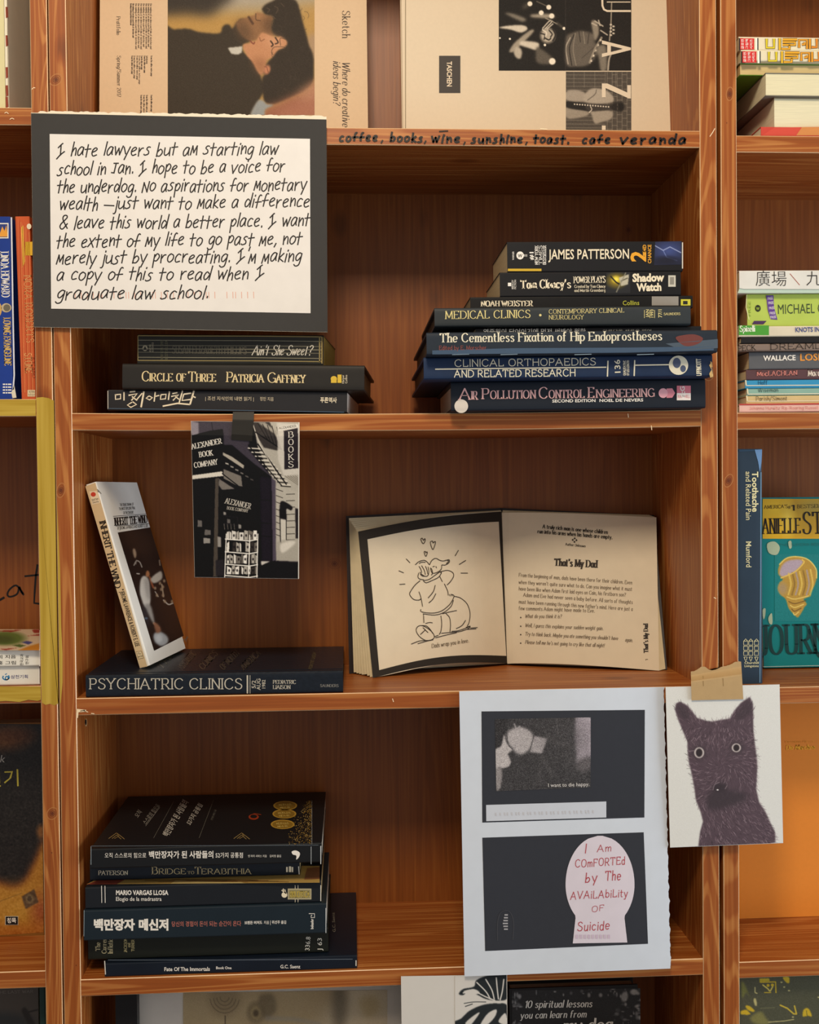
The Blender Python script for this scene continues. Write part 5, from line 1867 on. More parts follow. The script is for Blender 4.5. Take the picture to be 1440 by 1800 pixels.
for v in ([655, 385, 665, 375, 675, 392, 685, 378, 688, 395, 672, 418, 655, 385], [728, 405, 745, 398, 748, 412, 765, 400, 765, 420, 748, 462, 735, 440, 728, 405], [680, 482, 690, 477, 692, 488, 702, 480, 704, 492, 692, 515, 680, 482],
          [720, 580, 740, 545, 770, 530, 800, 545, 830, 550, 870, 540, 872, 560, 845, 580, 815, 580], [840, 545, 868, 548, 850, 572], [815, 580, 812, 610, 790, 632, 750, 645, 735, 630, 728, 600],
          [735, 605, 745, 640, 735, 660], [770, 590, 775, 605], [745, 595, 760, 590], [612, 580, 640, 555, 680, 545, 705, 560, 720, 580], [640, 570, 660, 560, 690, 560], [640, 590, 655, 615, 662, 640], [660, 585, 680, 620, 690, 655],
          [690, 590, 702, 620, 708, 650], [710, 595, 716, 630, 710, 660, 690, 668, 665, 655, 648, 635], [640, 640, 632, 670, 645, 688, 680, 695], [650, 650, 665, 665, 690, 668], [680, 700, 720, 690, 770, 655, 805, 632, 812, 640, 790, 675, 740, 700, 695, 717, 672, 700],
          [812, 630, 860, 622, 900, 640, 905, 670, 880, 710, 855, 735], [800, 670, 820, 710], [805, 630, 812, 650], [650, 700, 610, 735, 575, 785, 570, 810, 600, 845, 640, 850, 655, 840], [640, 785, 655, 830, 668, 900],
          [765, 735, 750, 785, 710, 835], [770, 800, 745, 845, 715, 872], [835, 725, 860, 780, 865, 815], [655, 920, 660, 940, 740, 950, 810, 935, 870, 890, 900, 845, 908, 815, 885, 805], [670, 955, 760, 965, 830, 945, 885, 900, 905, 850],
          [875, 805, 880, 820], [890, 805, 895, 820], [910, 820, 960, 835, 1010, 880, 1032, 950, 1025, 1020, 1010, 1050], [675, 955, 678, 1025], [808, 970, 815, 1030, 808, 1090, 795, 1115], [845, 950, 875, 985, 882, 1040, 878, 1095],
          [820, 955, 880, 940, 930, 930], [690, 1030, 720, 1022, 745, 1025], [665, 1045, 700, 1050, 730, 1080, 745, 1105], [625, 1060, 620, 1090, 645, 1130, 690, 1158, 735, 1155, 758, 1135, 745, 1100, 700, 1062, 655, 1045, 625, 1060], [650, 1115, 690, 1078],
          [670, 1060, 710, 1100], [925, 1070, 970, 1045, 998, 1005], [890, 1090, 940, 1085, 1000, 1065, 1035, 1050], [1000, 1060, 1030, 1050, 1025, 1065, 960, 1090, 890, 1098], [580, 1188, 640, 1165, 690, 1160], [630, 1185, 700, 1165, 750, 1155],
          [765, 1140, 850, 1118, 930, 1100], [810, 1105, 860, 1100, 900, 1098], [1035, 1065, 1090, 1060], [1010, 1075, 1080, 1070], [760, 1130, 790, 1120],
          [485, 625, 523, 641], [542, 533, 572, 565], [490, 730, 535, 727], [943, 467, 917, 512], [1000, 545, 948, 578], [960, 643, 1015, 643]):
    q = Z(v)
    d.strip(catmull(q, 4) if len(q) > 2 else q, 1.25, 1.25, DL)
d.pen('Dads wrap you in love.', 759, 1139, 824, 1129, 7, ink('5a4c3c', .6), .12, .06, False, .2)
d.build('line_drawing', lp, 'ink drawing of two hugging figures with a caption')
sf = PGR.surf()
d = Deco(sf, .0004)
TX = ink('2e251d', .6)
TG = ink('6a5a48', .6)
d.pen('A truly rich man is one whose children', 954, 928.5, 1068, 938.5, 6.5, TX, .2, .1, False)
d.pen('run into his arms when his hands are empty.', 945, 937, 1076, 947.5, 6.5, TX, .2, .1, False)
for x, y in ((1007, 949), (1013.5, 949.5), (1010.5, 946.3), (1010, 952.5)):
    d.poly([(x - 2, y), (x, y - 2), (x + 2, y), (x, y + 2)], TX)
d.pen('Author Unknown', 994, 958.5, 1029, 962, 4.2, TX, .18, .1, False)
d.pen("That's My Dad", 975, 994, 1049, 997.5, 12, TX, .24, .07)
BODY = [("From the beginning of man, dads have been there for their children. Even", 912, 1013.5, 1111, 1027, 0), ("when they weren't quite sure what to do. Can you imagine what it must", 912, 1026, 1111, 1038.5, 0),
        ("have been like when Adam first laid eyes on Cain, his firstborn son?", 912, 1037.5, 1100, 1048.5, 0), ("Adam and Eve had never seen a baby before. All sorts of thoughts", 920, 1048.5, 1112, 1061.5, 0),
        ("must have been running through this new father's mind. Here are just a", 912, 1060.5, 1112, 1073.5, 0), ("few comments Adam might have made to Eve.", 912, 1072, 1045, 1076.5, 0),
        ("What do you think it is?", 923, 1086, 987, 1086.5, .2), ("Well, I guess this explains your sudden weight gain.", 923, 1102, 1060, 1107.5, .2),
        ("Try to think back. Maybe you ate something you shouldn't have", 923, 1117, 1086, 1125, .2), ("again.", 1099, 1127.5, 1112, 1128.5, .2), ("Please tell me he's not going to cry like that all night!", 923, 1131.5, 1062, 1137.5, .2)]
for t_, x0, y0, x1, y1, sl in BODY:
    d.pen(t_, x0, y0, x1, y1, 6.2, TG, .13, .07, False, sl)
for y in (1085.5, 1100.8, 1115.5, 1130.5):
    d.ell(915.5, y, 1.2, 1.2, TX)
d.pen("That's My Dad", 1139.5, 1147, 1139, 1097, 7.5, TX, .24, .08)
d.pen('1', 1139, 1162, 1139, 1159, 4, TX, .2, .1, False)
d.build('page_text', rp_)


# ------------------------------------------------------------------ books and pictures standing face out
def facing(name, label, cat, xl, xr, yref, Yb, zb, H, tilt, thick, mat, pagecol='d8c9a4', kind='soft', group=None, back=None, yaw=0.0, ytop=None):
    A, B = at(xl, yref, Yb), at(xr, yref, Yb)
    a = math.radians(tilt)
    up = np.array([0, math.sin(a), math.cos(a)])
    W = np.array([0, math.cos(a), -math.sin(a)])
    r = np.array([math.cos(yaw), math.sin(yaw), 0])
    if ytop is not None:
        Tn = at((xl + xr) / 2, ytop, Yb + .2 * math.sin(a))
        H = (Tn[2] - zb) / math.cos(a)
    O = np.array([A[0], Yb, zb + thick * math.sin(a) + .0002])
    Lx = B[0] - A[0]
    root = thing(name, (A[0] + Lx / 2, Yb + thick / 2, zb), label, cat, group)
    c = .0024 if kind == 'hard' else .0006
    g = .003 if kind == 'hard' else .0003
    m = MB()
    m.frame_box(O, r * Lx, up * H, W * c, mat)
    fc = m.build('front_cover', root)
    m = MB()
    m.frame_box(O + W * (thick - c), r * Lx, up * H, W * c, back or mat)
    m.build('back_cover', root)
    m = MB()
    m.frame_box(O + W * c + r * g + up * g, r * (Lx - 2 * g), up * (H - 2 * g), W * (thick - 2 * c), pages(pagecol, 1))
    m.build('page_block', root)
    return root, fc, Plane(O, -W), O, H


def over(pl, quad, hexc, name, parent, step=1.0):
    return Paint(quad, step, hexc)


# --- magazine with the two men
MAG = pm('d2b795', .6, .05, 300)
root, fc, pl, O, H = facing('magazine', 'tan magazine lying on its side upright, photo of two dark-haired people on its cover', 'magazine', 173, 647, 200, .112, S1, .212, 5, .006, MAG)
p = Paint([(295, -6), (553, -6), (553, 202), (295, 202)], .9, 'a88a52')
Z = lambda v: zt(flat(v), 3.63, 290, 0)
p.poly(Z([300, -40, 1000, -40, 1000, 60, 800, 40, 600, 70, 420, 75, 330, 70]), 'a39d90', 16)
p.poly(Z([840, 60, 1000, 50, 1000, 240, 900, 240]), 'b08c50', 12)
p.poly(Z([-20, 90, 260, 105, 560, 90, 640, 120, 600, 230, 300, 220, -20, 210]), 'b08b4c', 10)
p.poly(Z([-20, -40, 420, -40, 350, 50, 280, 98, 140, 90, -20, 88]), '352f28', 9)
p.poly(Z([905, 240, 980, 235, 980, 400, 930, 380]), 'a58a6c', 5)
DK = '352d22'
p.poly(Z([-20, 205, 60, 188, 150, 184, 220, 205, 345, 212, 365, 175, 390, 155, 415, 160, 430, 180, 470, 130, 500, 120, 520, 150, 540, 200, 545, 260, 500, 285, 500, 330, 560, 380, 600, 430, 615, 500, 640, 560, 600, 640, 545, 740, 540, 780, -20, 780]), DK, 1.6)
p.poly(Z([455, 150, 490, 122, 540, 105, 575, 95, 585, 80, 640, 90, 690, 110, 680, 180, 700, 225, 660, 225, 620, 215, 600, 245, 560, 262, 520, 250, 480, 210]), '8a6544', 1.6)
p.poly(Z([450, 160, 500, 130, 540, 180, 560, 250, 510, 262, 470, 230]), '5a432e', 7, .85)
p.poly(Z([640, 120, 690, 110, 700, 225, 650, 215]), '4d3826', 8, .85)
p.poly(Z([580, 88, 615, 92, 650, 100, 600, 118, 585, 130]), 'a87c54', 4, .8)
p.line(Z([535, 110, 560, 150]), 4, '4a3222', .9, True, 1.5)
p.line(Z([580, 88, 582, 125, 610, 132]), 1.6, '4a3424', .8, True)
HR = '30281f'
p.poly(Z([620, 60, 640, 30, 690, 5, 740, -20, 830, 0, 860, 60, 880, 140, 905, 230, 920, 290, 945, 350, 950, 430, 945, 520, 900, 575, 820, 615, 740, 650, 690, 665, 640, 655, 625, 600, 620, 500, 640, 470, 600, 460, 680, 370, 700, 330, 770, 290, 760, 250, 700, 225, 680, 180, 690, 110, 640, 90]), HR, 1.6)
p.poly(Z([500, 288, 545, 275, 545, 262, 580, 262, 610, 215, 640, 212, 700, 240, 740, 235, 780, 268, 765, 300, 720, 320, 690, 360, 650, 385, 640, 430, 625, 470, 600, 470, 560, 400, 520, 350]), 'b98560', 1.3)
p.poly(Z([640, 230, 720, 240, 760, 275, 700, 300, 660, 290]), 'cb9a76', 6, .7)
p.poly(Z([560, 380, 640, 380, 640, 440, 610, 475]), '8d5f40', 6, .7)
p.line(Z([545, 262, 565, 280, 572, 270]), 2.2, '7a4232', .9, True)
p.line(Z([605, 240, 612, 262, 635, 250]), 1.6, '7d5238', .8, True)
p.line(Z([675, 262, 690, 285, 680, 296]), 2.6, '3a2a20', .95, True)
p.line(Z([705, 240, 722, 270, 705, 280]), 2.4, '3a2a20', .95, True)
p.ell(*Z([652, 445])[0], 5.5, 8, 'b47a5a', .35, 1, .3)
p.line(Z([636, 425, 650, 430, 660, 465]), 1.4, '7a4a34', .8, True)
for v in ([765, 300, 700, 300, 680, 330, 690, 350], [770, 250, 735, 245, 738, 290], [620, 60, 640, 45, 655, 65, 640, 85, 665, 90], [680, 20, 700, 50, 690, 80, 715, 90], [690, 110, 712, 100, 700, 130]):
    p.line(Z(v), 1.0, HR, .75, True)
for v in ([650, 50, 668, 62, 655, 80], [700, 40, 722, 55, 710, 85], [740, 20, 760, 40], [690, 105, 705, 120]):
    p.line(Z(v), 1.1, '6b5a48', .6, True)
R7 = random.Random(5)
for k in range(46):
    x, y = R7.uniform(700, 930), R7.uniform(20, 620)
    a, r = R7.uniform(0, 6.3), R7.uniform(12, 26)
    p.line([(q[0] / 3.63 + 290, q[1] / 3.63) for q in [(x + r * math.cos(a + t * .6), y + r * math.sin(a + t * .6)) for t in range(5)]], .9, '3f352b', .55, True)
p.poly(Z([640, 780, 640, 690, 720, 660, 800, 620, 900, 580, 960, 520, 980, 520, 980, 780]), '94604a', 7)
p.poly(Z([700, 780, 760, 690, 860, 640, 960, 600, 980, 780]), 'a5705a', 10, .8)
p.poly(Z([850, 600, 960, 520, 980, 600, 900, 640]), 'b58a6c', 8, .7)
p.poly(Z([545, 745, 590, 645, 625, 642, 650, 665, 690, 670, 640, 700, 630, 745]), '8f9698', 1.6)
p.poly(Z([400, 305, 495, 295, 490, 335, 470, 348, 425, 345]), 'bdbbb0', 1.0, 1, False)
p.grain(.014, 5)
p.build(pl, 'cover_photo', fc, PRINT_MATT, .0003)
d = Deco(pl, .0002)
BT = ink('3c3029', .6)
d.pen('Prattfolio', 205, 29, 205, 61, 6.5, BT, .12, .06)
d.pen('Spring/Summer 2017', 206, 98, 206, 170, 6.5, BT, .12, .06)
cols = [(229, 6, 44), (233, 6, 66), (238, 6, 86), (242.5, 6, 84), (247, 6, 86), (251.5, 6, 82), (256, 6, 85), (260, 6, 82), (264, 6, 86)]
for x, a, b in cols:
    d.pen('the making of an idea a portfolio of sketches and', x, a, x, b, 3, BT, .16, .1, False)
for x, a, b in ((231, 98, 130), (235, 98, 138), (240, 98, 140), (244, 98, 148), (248, 98, 122), (253, 98, 128), (257, 98, 112), (265, 98, 134), (265, 167, 196), (257, 167, 200), (252, 167, 205), (247, 167, 199)):
    d.pen('from the editor notes page', x, a, x, b, 3, BT, .16, .1, False)
d.pen('Sketch', 602, 19, 602, 66, 13, BT, .11, .05)
d.pen('Where do creative', 602, 109, 602, 222, 13, BT, .11, .05, False, .22)
d.pen('ideas begin?', 586, 107, 586, 183, 12.5, BT, .11, .05, False, .22)
d.build('cover_lettering', fc)

# --- the music photography book
root, fc, pl, O, H = facing('photography_book', 'thick cream book lying on its side upright, black-and-white concert photos on its cover', 'book', 709, 1180, 200, .094, S1, .25, 5, .03, pm('d6c6ac', .6, .04, 300), 'cabd9f', 'hard')
d = Deco(pl, .0002)
d.line([(713, -10), (713, 228)], 1.4, ink('8f8168', .6))
d.rect(772, 98, 809.5, 163.5, ink('2c2522', .5))
d.ft('TASCHEN', 786, 108, 786, 152, 8.5, ink('d6c6ac'), .03, 1)
d.build('cover_lettering', fc)
p = Paint([(877, -6), (1110, -6), (1110, 124), (877, 124)], .7, '161412')
Z = lambda v: zt(flat(v), 3.92, 870, 0)
for v, c_, b_ in (([70, 90, 130, 95, 215, 130, 190, 150, 120, 120], '7d766a', 2), ([28, 190, 110, 175, 200, 175, 225, 200, 180, 225, 110, 205], 'cfc6b5', 1.2), ([100, 350, 140, 290, 240, 210, 270, 215, 200, 290, 140, 350, 110, 362], '9d9484', 1.4),
                  ([180, 285, 250, 285, 305, 300, 290, 345, 230, 330, 175, 310], 'cfc6b5', 1.4), ([130, 360, 150, 320, 185, 345, 180, 400, 150, 400], 'b5ac9c', 1.4), ([285, 335, 310, 330, 400, 400, 385, 440, 290, 430], '5a544b', 2),
                  ([255, 100, 380, 95, 408, 105, 400, 125, 260, 120], 'a39a8a', 2), ([190, 45, 240, 15, 250, 30, 200, 60], '5a544b', 3)):
    p.poly(Z(v), c_, b_)
p.ell(*Z([365, 245])[0], 13, 13, 'b5ac9c', .25)
for v, c_ in (([315, 230, 345, 240, 340, 270], '2a2623'), ([375, 210, 395, 235, 385, 255], '2a2623'), ([350, 265, 372, 275, 385, 265], '1d1a18'), ([400, 200, 418, 240, 400, 280], '1d1a18'), ([330, 205, 355, 225, 350, 250], 'ded5c4')):
    p.line(Z(v), 2.4, c_, .9, True)
for v in ([330, 195, 370, 150, 385, 140], [345, 200, 385, 160, 395, 145], [360, 200, 400, 165]):
    p.line(Z(v), 2.2, 'cfc6b5', .9)
p.line(Z([350, 125, 430, 165]), 1.8, 'a39a8a', .9)
p.line(Z([290, 10, 375, 50]), 2.2, '6a6358', .8)
p.line(Z([430, 160, 475, 195]), 4, '5a544b', .7, False, 2)
for x, y, r in ((242, 26, 4.3), (372, 50, 4.3), (320, 88, 4.3), (392, 110, 4.5), (396, 423, 5.8), (477, 196, 2.6), (345, 310, 2.2), (104, 268, 1.8), (35, 262, 1.5)):
    p.ell(*Z([x, y])[0], r, r, 'eee6d4', .2)
p.poly(Z([487, -30, 940, -30, 940, 490, 487, 490]), '191614', .6, 1, False)
p.poly(Z([490, 440, 490, 260, 540, 225, 600, 212, 680, 235, 690, 290, 720, 330, 690, 400, 640, 450, 560, 460]), '635c53', 2)
for v, c_, w_2 in (([505, 440, 490, 330, 520, 260], 'b0a799', 4), ([530, 450, 515, 330, 545, 240], '2a2623', 4), ([560, 450, 540, 340, 555, 230], '8d8577', 3), ([590, 290, 580, 220], '2f2a27', 3), ([620, 300, 610, 220], '8d8577', 3), ([640, 300, 650, 225], '3a3531', 3), ([600, 400, 680, 330], '4a443e', 3)):
    p.line(Z(v), w_2 * .5, c_, .9, True)
p.poly(Z([665, 150, 690, 140, 715, 180, 715, 240, 690, 280, 675, 220]), '8d8577', 1.5)
for v in ([670, 160, 700, 175], [690, 145, 745, 180], [715, 140, 725, 175], [730, 210, 775, 240]):
    p.line(Z(v), 2.4, 'bdb4a4', .9)
p.line(Z([655, 430, 690, 340, 735, 260]), 4, '9a9182', .9)
for k in range(9):
    p.ell(*Z([665 + k * 8, 420 - k * 18])[0], 1.6, 1.6, ['ded5c4', '3a3531'][k % 2], .4)
p.line(Z([805, 20, 800, 180, 790, 280]), 2.2, 'a69d8d', .9)
for k in range(7):
    p.ell(*Z([800 + (k % 2) * 18, 170 + k * 12])[0], 2.2, 1.6, 'cfc6b5', .4)
p.poly(Z([700, 330, 760, 310, 775, 400, 770, 480, 730, 485, 715, 400]), '7d766a', 2)
p.line(Z([780, 485, 790, 400, 820, 340]), 3, 'b5ac9c', .9, True)
p.line(Z([487, -30, 487, 490]), .8, '3a3531')
p.grain(.022, 7)
p.build(pl, 'cover_photo', fc, PRINT_MATT, .0003, 'concert photos')
p = Paint([(995, 126), (1110, 126), (1110, 229), (995, 229)], .6, '4c463f')
for k in range(16):
    p.line(Z([490, 490 + k * 26, 760, 492 + k * 26]), .9, '857d70', .8)
for k in range(5):
    p.line(Z([545 + k * 72, 488, 545 + k * 72, 600]), .8, '857d70', .8)
for c_ in range(5):
    x = 775 + c_ * 34
    p.line(Z([x, 485, x, 900]), .8, '8d8577', .8)
    for r in range(9):
        y = 490 + r * 50 + (c_ % 2) * 25
        p.line(Z([x, y, x + 34, y]), .8, '8d8577', .8)
p.poly(Z([495, 630, 560, 620, 620, 640, 640, 690, 600, 700, 495, 690]), 'a0978a', 1.2)
p.poly(Z([495, 730, 560, 740, 640, 770, 640, 795, 560, 815, 495, 810]), '958c7e', 1.2)
p.poly(Z([620, 650, 670, 610, 760, 620, 810, 660, 815, 700, 740, 715, 650, 710, 610, 690]), 'a89f91', 1.2)
p.poly(Z([660, 760, 720, 755, 810, 770, 800, 820, 740, 840, 690, 850, 670, 800]), '9d9486', 1.2)
p.line(Z([640, 690, 690, 650, 700, 620]), 1.4, '5a544b', .9, True)
p.poly(Z([495, 700, 560, 705, 640, 720, 655, 760, 600, 760, 495, 740]), '1d1a18', 1)
p.poly(Z([640, 720, 800, 725, 800, 755, 650, 765]), '3a3531', 1)
for k in range(14):
    p.ell(*Z([550 + k * 18, 718 + k * 1.4])[0], 1.3, 1.3, 'ddd4c3', .4)
p.line(Z([650, 775, 668, 755, 660, 735]), 1.6, 'ddd4c3', .9, True)
p.ell(*Z([845, 735])[0], 12, 8, '211d1a', .25)
p.ell(*Z([872, 735])[0], 4, 8, '171412', .4)
p.line(Z([845, 715, 845, 730]), 1, '5a544b')
p.line(Z([845, 742, 845, 757]), 1, '5a544b')
p.grain(.025, 8)
p.build(pl, 'cover_photo', fc, PRINT_MATT, .0003, 'saxophonist by a brick wall')
d = Deco(pl, .0006)
CRW = ink('ddd0ba', .6)
d.line(Z([740, -30, 742, 40, 752, 65, 775, 76, 938, 76]), 3.4, CRW, 0)
d.line(Z([772, 14, 935, 14]), 1.6, CRW, 0)
d.poly(Z([738, 278, 738, 302, 775, 310, 775, 362, 738, 370, 738, 394, 938, 344, 938, 328]), CRW)
d.poly(Z([800, 316, 880, 335, 800, 355]), ink('2a2623'), 1)
for y in (575, 865):
    e_ = 30 if y > 800 else 400
    d.poly(Z([738, y, 764, y, 764, y + min(96, e_), 738, y + min(96, e_)]), CRW)
    if y < 800:
        d.poly(Z([913, y + 12, 938, y + 12, 938, y + 104, 913, y + 104]), CRW)
        d.poly(Z([764, y, 775, y, 938, y + 74, 938, y + 104, 925, y + 104, 764, y + 32]), CRW, .5)
d.build('title_lettering', fc)

# --- below the lowest full shelf: framed picture, flower card, dog book
S5 = S4 - PITCHZ
fr = thing('framed_picture', at(455, 1790, .03) * [1, 1, 0] + [0, 0, S5], 'black framed sepia picture behind glass under the lowest full shelf', 'picture frame')
A, B = at(203, 1780, .03), at(750, 1780, .03)
x0, x1, z0, z1 = A[0], B[0], S5 + .0004, S4 - TH - .004
fw = (at(241, 1780, .03) - A)[0]
m = MB()
BKF = pm('17181b', .35, .1, 60)
for a in ((x0, x0 + fw, z0, z1), (x1 - fw, x1, z0, z1), (x0 + fw, x1 - fw, z0, z0 + fw)):
    m.box(a[0], a[1], .03, .048, a[2], a[3], BKF)
m.box(x0 + fw, x1 - fw, .03, .048, z1 - .002, z1, BKF)
m.build('frame', fr)
m = MB()
m.box(x0 + fw, x1 - fw, .042, .046, z0 + fw, z1 - .002, pm('c2bcb4', .7, .04, 80))
mt = m.build('mat_board', fr)
PLF = Plane((0, .042, 0), (0, -1, 0))
d = Deco(PLF, .0003)
d.line([(243, 1735), (244, 1810)], 3, ink('8f9098', .5))
d.build('mat_bevel', mt)
p = Paint([(322, 1745), (681, 1740), (681, 1815), (322, 1815)], 1.0, 'a3906e')
p.poly([(610, 1735), (690, 1735), (690, 1820), (560, 1820)], 'b9ac94', 14)
p.ell(395, 1756, 27, 30, '87765a', .35, .8)
for r in (26, 20, 14, 8):
    p.line([(395 + r * math.cos(t), 1752 + r * 1.1 * math.sin(t)) for t in np.linspace(.2, 3.0, 9)], 1.4, '5c4f3c', .7, True)
p.line([(396, 1786), (396, 1815)], 2.2, '4a3f30', .8)
p.ell(450, 1780, 15, 19, '75674e', .3, .9)
p.ell(450, 1780, 10, 13, '94835f', .3)
p.ell(450, 1781, 5, 6, '5c4f3c', .4)
p.poly([(455, 1752), (480, 1748), (486, 1775), (468, 1792), (458, 1775)], '6d6049', 3, .8)
p.line([(470, 1790), (520, 1792), (560, 1800)], 8, '8f8a80', .6, False, 3)
p.poly([(585, 1742), (610, 1744), (606, 1800), (590, 1810)], '5d5649', 6, .7)
p.poly([(632, 1756), (660, 1750), (668, 1775), (645, 1790), (636, 1775)], 'a5926a', 6, .7)
p.grain(.015, 3)
p.build(PLF, 'sepia_drawing', mt, PRINT_MATT, .0004)
m = MB()
gl = bpy.data.materials.new('picture_glass')
gl.use_nodes = True
gb = gl.node_tree.nodes['Principled BSDF']
gb.inputs['Base Color'].default_value = (1, 1, 1, 1)
gb.inputs['Roughness'].default_value = .02
gb.inputs['Transmission Weight'].default_value = 1.0
gb.inputs['IOR'].default_value = 1.05
m.box(x0 + fw * .9, x1 - fw * .9, .0385, .0395, z0 + fw * .9, z1 - .003, gl)
m.build('glass', fr)

pt = Patch([(705, 1716), (891.5, 1713), (893, 1960), (708, 1965)], (-.0014, -.0014, -.0014, -.0014))
tr, so = sheet('art_card', 'white card with a black ink flower hung on the lowest shelf edge', 'card', pt, pm('d3d0ca', .6, .03, 80), .0006)
p = Paint([(800, 1715), (890.5, 1713.6), (891.5, 1815), (800, 1815)], .6, 'd3d0ca')
Z = lambda v: zt(flat(v), 1.895, 680, 1690)
INKF = '1b2226'
p.poly(Z([300, 62, 345, 45, 402, 46, 402, 120, 370, 130, 330, 125, 300, 110, 270, 100, 255, 112, 240, 108, 255, 92, 290, 84]), INKF, .8)
p.poly(Z([248, 190, 275, 165, 320, 145, 370, 140, 402, 150, 402, 230, 240, 230, 220, 205]), INKF, .8)
for v in ([300, 70, 330, 100, 345, 125], [330, 60, 350, 95, 358, 125], [365, 55, 368, 90, 372, 125], [390, 60, 385, 100, 378, 128], [255, 105, 290, 100, 330, 118, 360, 130]):
    p.line(Z(v), 2.2, 'd3d0ca', 1, True)
p.poly(Z([255, 100, 290, 92, 310, 105, 280, 112]), 'd3d0ca', .7)
p.poly(Z([310, 215, 335, 175, 365, 160, 360, 185, 330, 215]), 'd3d0ca', .7)
p.poly(Z([372, 200, 395, 172, 400, 210]), 'd3d0ca', .7)
p.poly(Z([262, 205, 290, 180, 310, 170, 290, 200, 275, 215]), 'd3d0ca', .7)
p.line(Z([258, 140, 290, 135, 330, 135]), 1.2, INKF, 1, True)
p.line(Z([262, 150, 285, 142]), 1.4, INKF, 1)
p.build(pt.surf(), 'ink_flower', so, PRINT_MATT, .0003)

root, fc, pl, O, H = facing('hardcover_book', 'black spattered hardcover with white italic title beside the flower card', 'book', 899, 1128, 1780, .058, S5, .2, 4, .022, pm('1d1d1f', .4, .2, 60), 'b5a88e', 'hard', ytop=1738)
p = Paint([(900, 1741), (1126, 1737), (1126, 1812), (900, 1812)], .8, '242426')
R5 = random.Random(3)
for k in range(90):
    e = R5.random()
    x, y = (R5.uniform(900, 1126), R5.uniform(1738, 1750)) if e < .3 else ((R5.uniform(900, 916), R5.uniform(1740, 1812)) if e < .55 else (R5.uniform(1080, 1126), R5.uniform(1738, 1812)))
    p.ell(x, y, R5.uniform(.8, 4), R5.uniform(.8, 4), R5.choice(['6a6a6c', '8f8f90', '4a4a4d', 'b4b3b2']), .5, .7)
p.ell(1098, 1752, 6, 9, '9a9a9a', .3, .9, .2)
p.ell(1115, 1744, 7, 5, 'a9a8a6', .3, .9)
p.ell(1010, 1800, 60, 20, '161618', .8, .8)
p.grain(.02)
p.build(pl, 'cover_picture', fc, PRINT, .0003)
d = Deco(pl, .0006)
d.pen('10 spiritual lessons', 922, 1771.5, 1040, 1770, 12, WHT, .16, .07, False, .2)
d.pen('you can learn from', 915, 1790.5, 1030, 1788, 11.5, WHT, .15, .07, False, .2)
d.pen('my dog', 990, 1812, 1075, 1809, 19, WHT, .2, .1, False, .1)
d.build('title_lettering', fc)

# ------------------------------------------------------------------ the bookcase at the left
root, fc, pl, O, H = facing('hardcover_book', 'cream hardcover at the top corner of the yellow-painted bookcase', 'book', -150, 9, 150, .012, L1, .245, 0, .02, pm('d6cfa0', .6, .05, 80), 'd8cfae', 'hard')
d = Deco(pl, .0002)
d.build('cover_marks', fc) if d.mb.v else None
A, B = at(9.2, 150, .012), at(15.5, 150, .012)
root2 = thing('paperback_book', (A[0] + .002, .05, L1), 'thin white paperback with red dashes on its spine beside the cream hardcover', 'book')
m = MB()
m.box(A[0] + .0003, B[0], .012, .13, L1 + .0001, L1 + .25, pm('e3ddc8', .5, .06, 60))
cv = m.build('cover', root2)
d = Deco(Plane((0, .012, 0), (0, -1, 0)), .0002)
for y in (12, 62, 118, 150, 170):
    d.poly([(9.6, y), (13.8, y), (14.6, y + 18), (10.4, y + 20)], ink('8a3a24'))
d.line([(12.5, -5), (15, 188)], .8, ink('5a4a3a'))
d.build('spine_marks', cv)


def upright(name, label, xl, xr, yref, Y, z0, ytop, D, lean=0.0, **kw):
    """a book standing with its spine to the viewer"""
    A, B = at(xl, yref, Y), at(xr, yref, Y)
    H = at((xl + xr) / 2, ytop, Y)[2] - z0
    u = np.array([math.sin(lean), 0, math.cos(lean)])
    t = np.array([math.cos(lean), 0, -math.sin(lean)])
    T = B[0] - A[0]
    O = np.array([A[0], Y, z0 + max(0, T * math.sin(lean)) + .0002])
    return Book(name, label, O, u, t, (0, 1, 0), H, T, D, **kw)


b = upright('romance_novel', 'blue upright paperback novel with white spine capitals and worn pale edge', -45, 23, 690, .006, L2, 381, .105, cover=pm('1d3a8c', .35, .2, 50), pagecol='8a7a58', group='upright paperbacks on the shelf above the yellow paint')
d = Deco(b.spine())
d.rect(-20, 392, 15, 419, ink('e6e0d2'))
d.rect(-20, 394, 13, 417, ink('2a3a7a'), 1)
d.poly([(-2, 416), (4, 398), (8, 406), (11, 396), (13, 410), (13, 416)], ink('e09a3a'), 2)
d.pen('LINDA HOWARD', 1, 443, 3, 522, 14, WHT, .15, .08)
d.ell(11, 541, 9, 8, ink('b9a98a'))
d.ell(12, 541, 6, 6, ink('6a6456'), 1)
d.ell(-2, 544, 5, 12, ink('c9a05a'))
d.pen('LOVING EVANGELINE', 6, 559, 8, 642, 12, ink('d9b45c', .35), .16, .09)
for k in range(4):
    for x_, l_ in ((5, 4), (10, 3), (14, 6)):
        d.line([(x_, 675.5 + k * 5), (x_ + l_, 675.5 + k * 5)], 2.2, WHT)
d.line([(20, 382), (22.5, 540), (25, 660), (23, 685)], 2.6, ink('d5d8e2', .5))
d.poly([(20, 690), (25, 676), (29, 699), (22, 700)], ink('d8d2c0'))
d.build('spine_lettering', b.cover)
b = upright('romance_novel', 'orange-red upright paperback novel beside the blue one', 37.5, 63.2, 699, .006, L2, 381, .105, -.019, cover=pm('c65a30', .35, .15, 50), pagecol='a08a5a', group='upright paperbacks on the shelf above the yellow paint')
d = Deco(b.spine())
FO = ink('f0b070', .3)
for k in range(9):
    x = 32 + k * 2.4
    d.line([(x, 384 + k * 3), (x + 1.5, 470), (x + 4.5, 600), (x + 6.5, 690)], .6, ink(['d9764a', 'a8441f', 'e39a5c'][k % 3], .4))
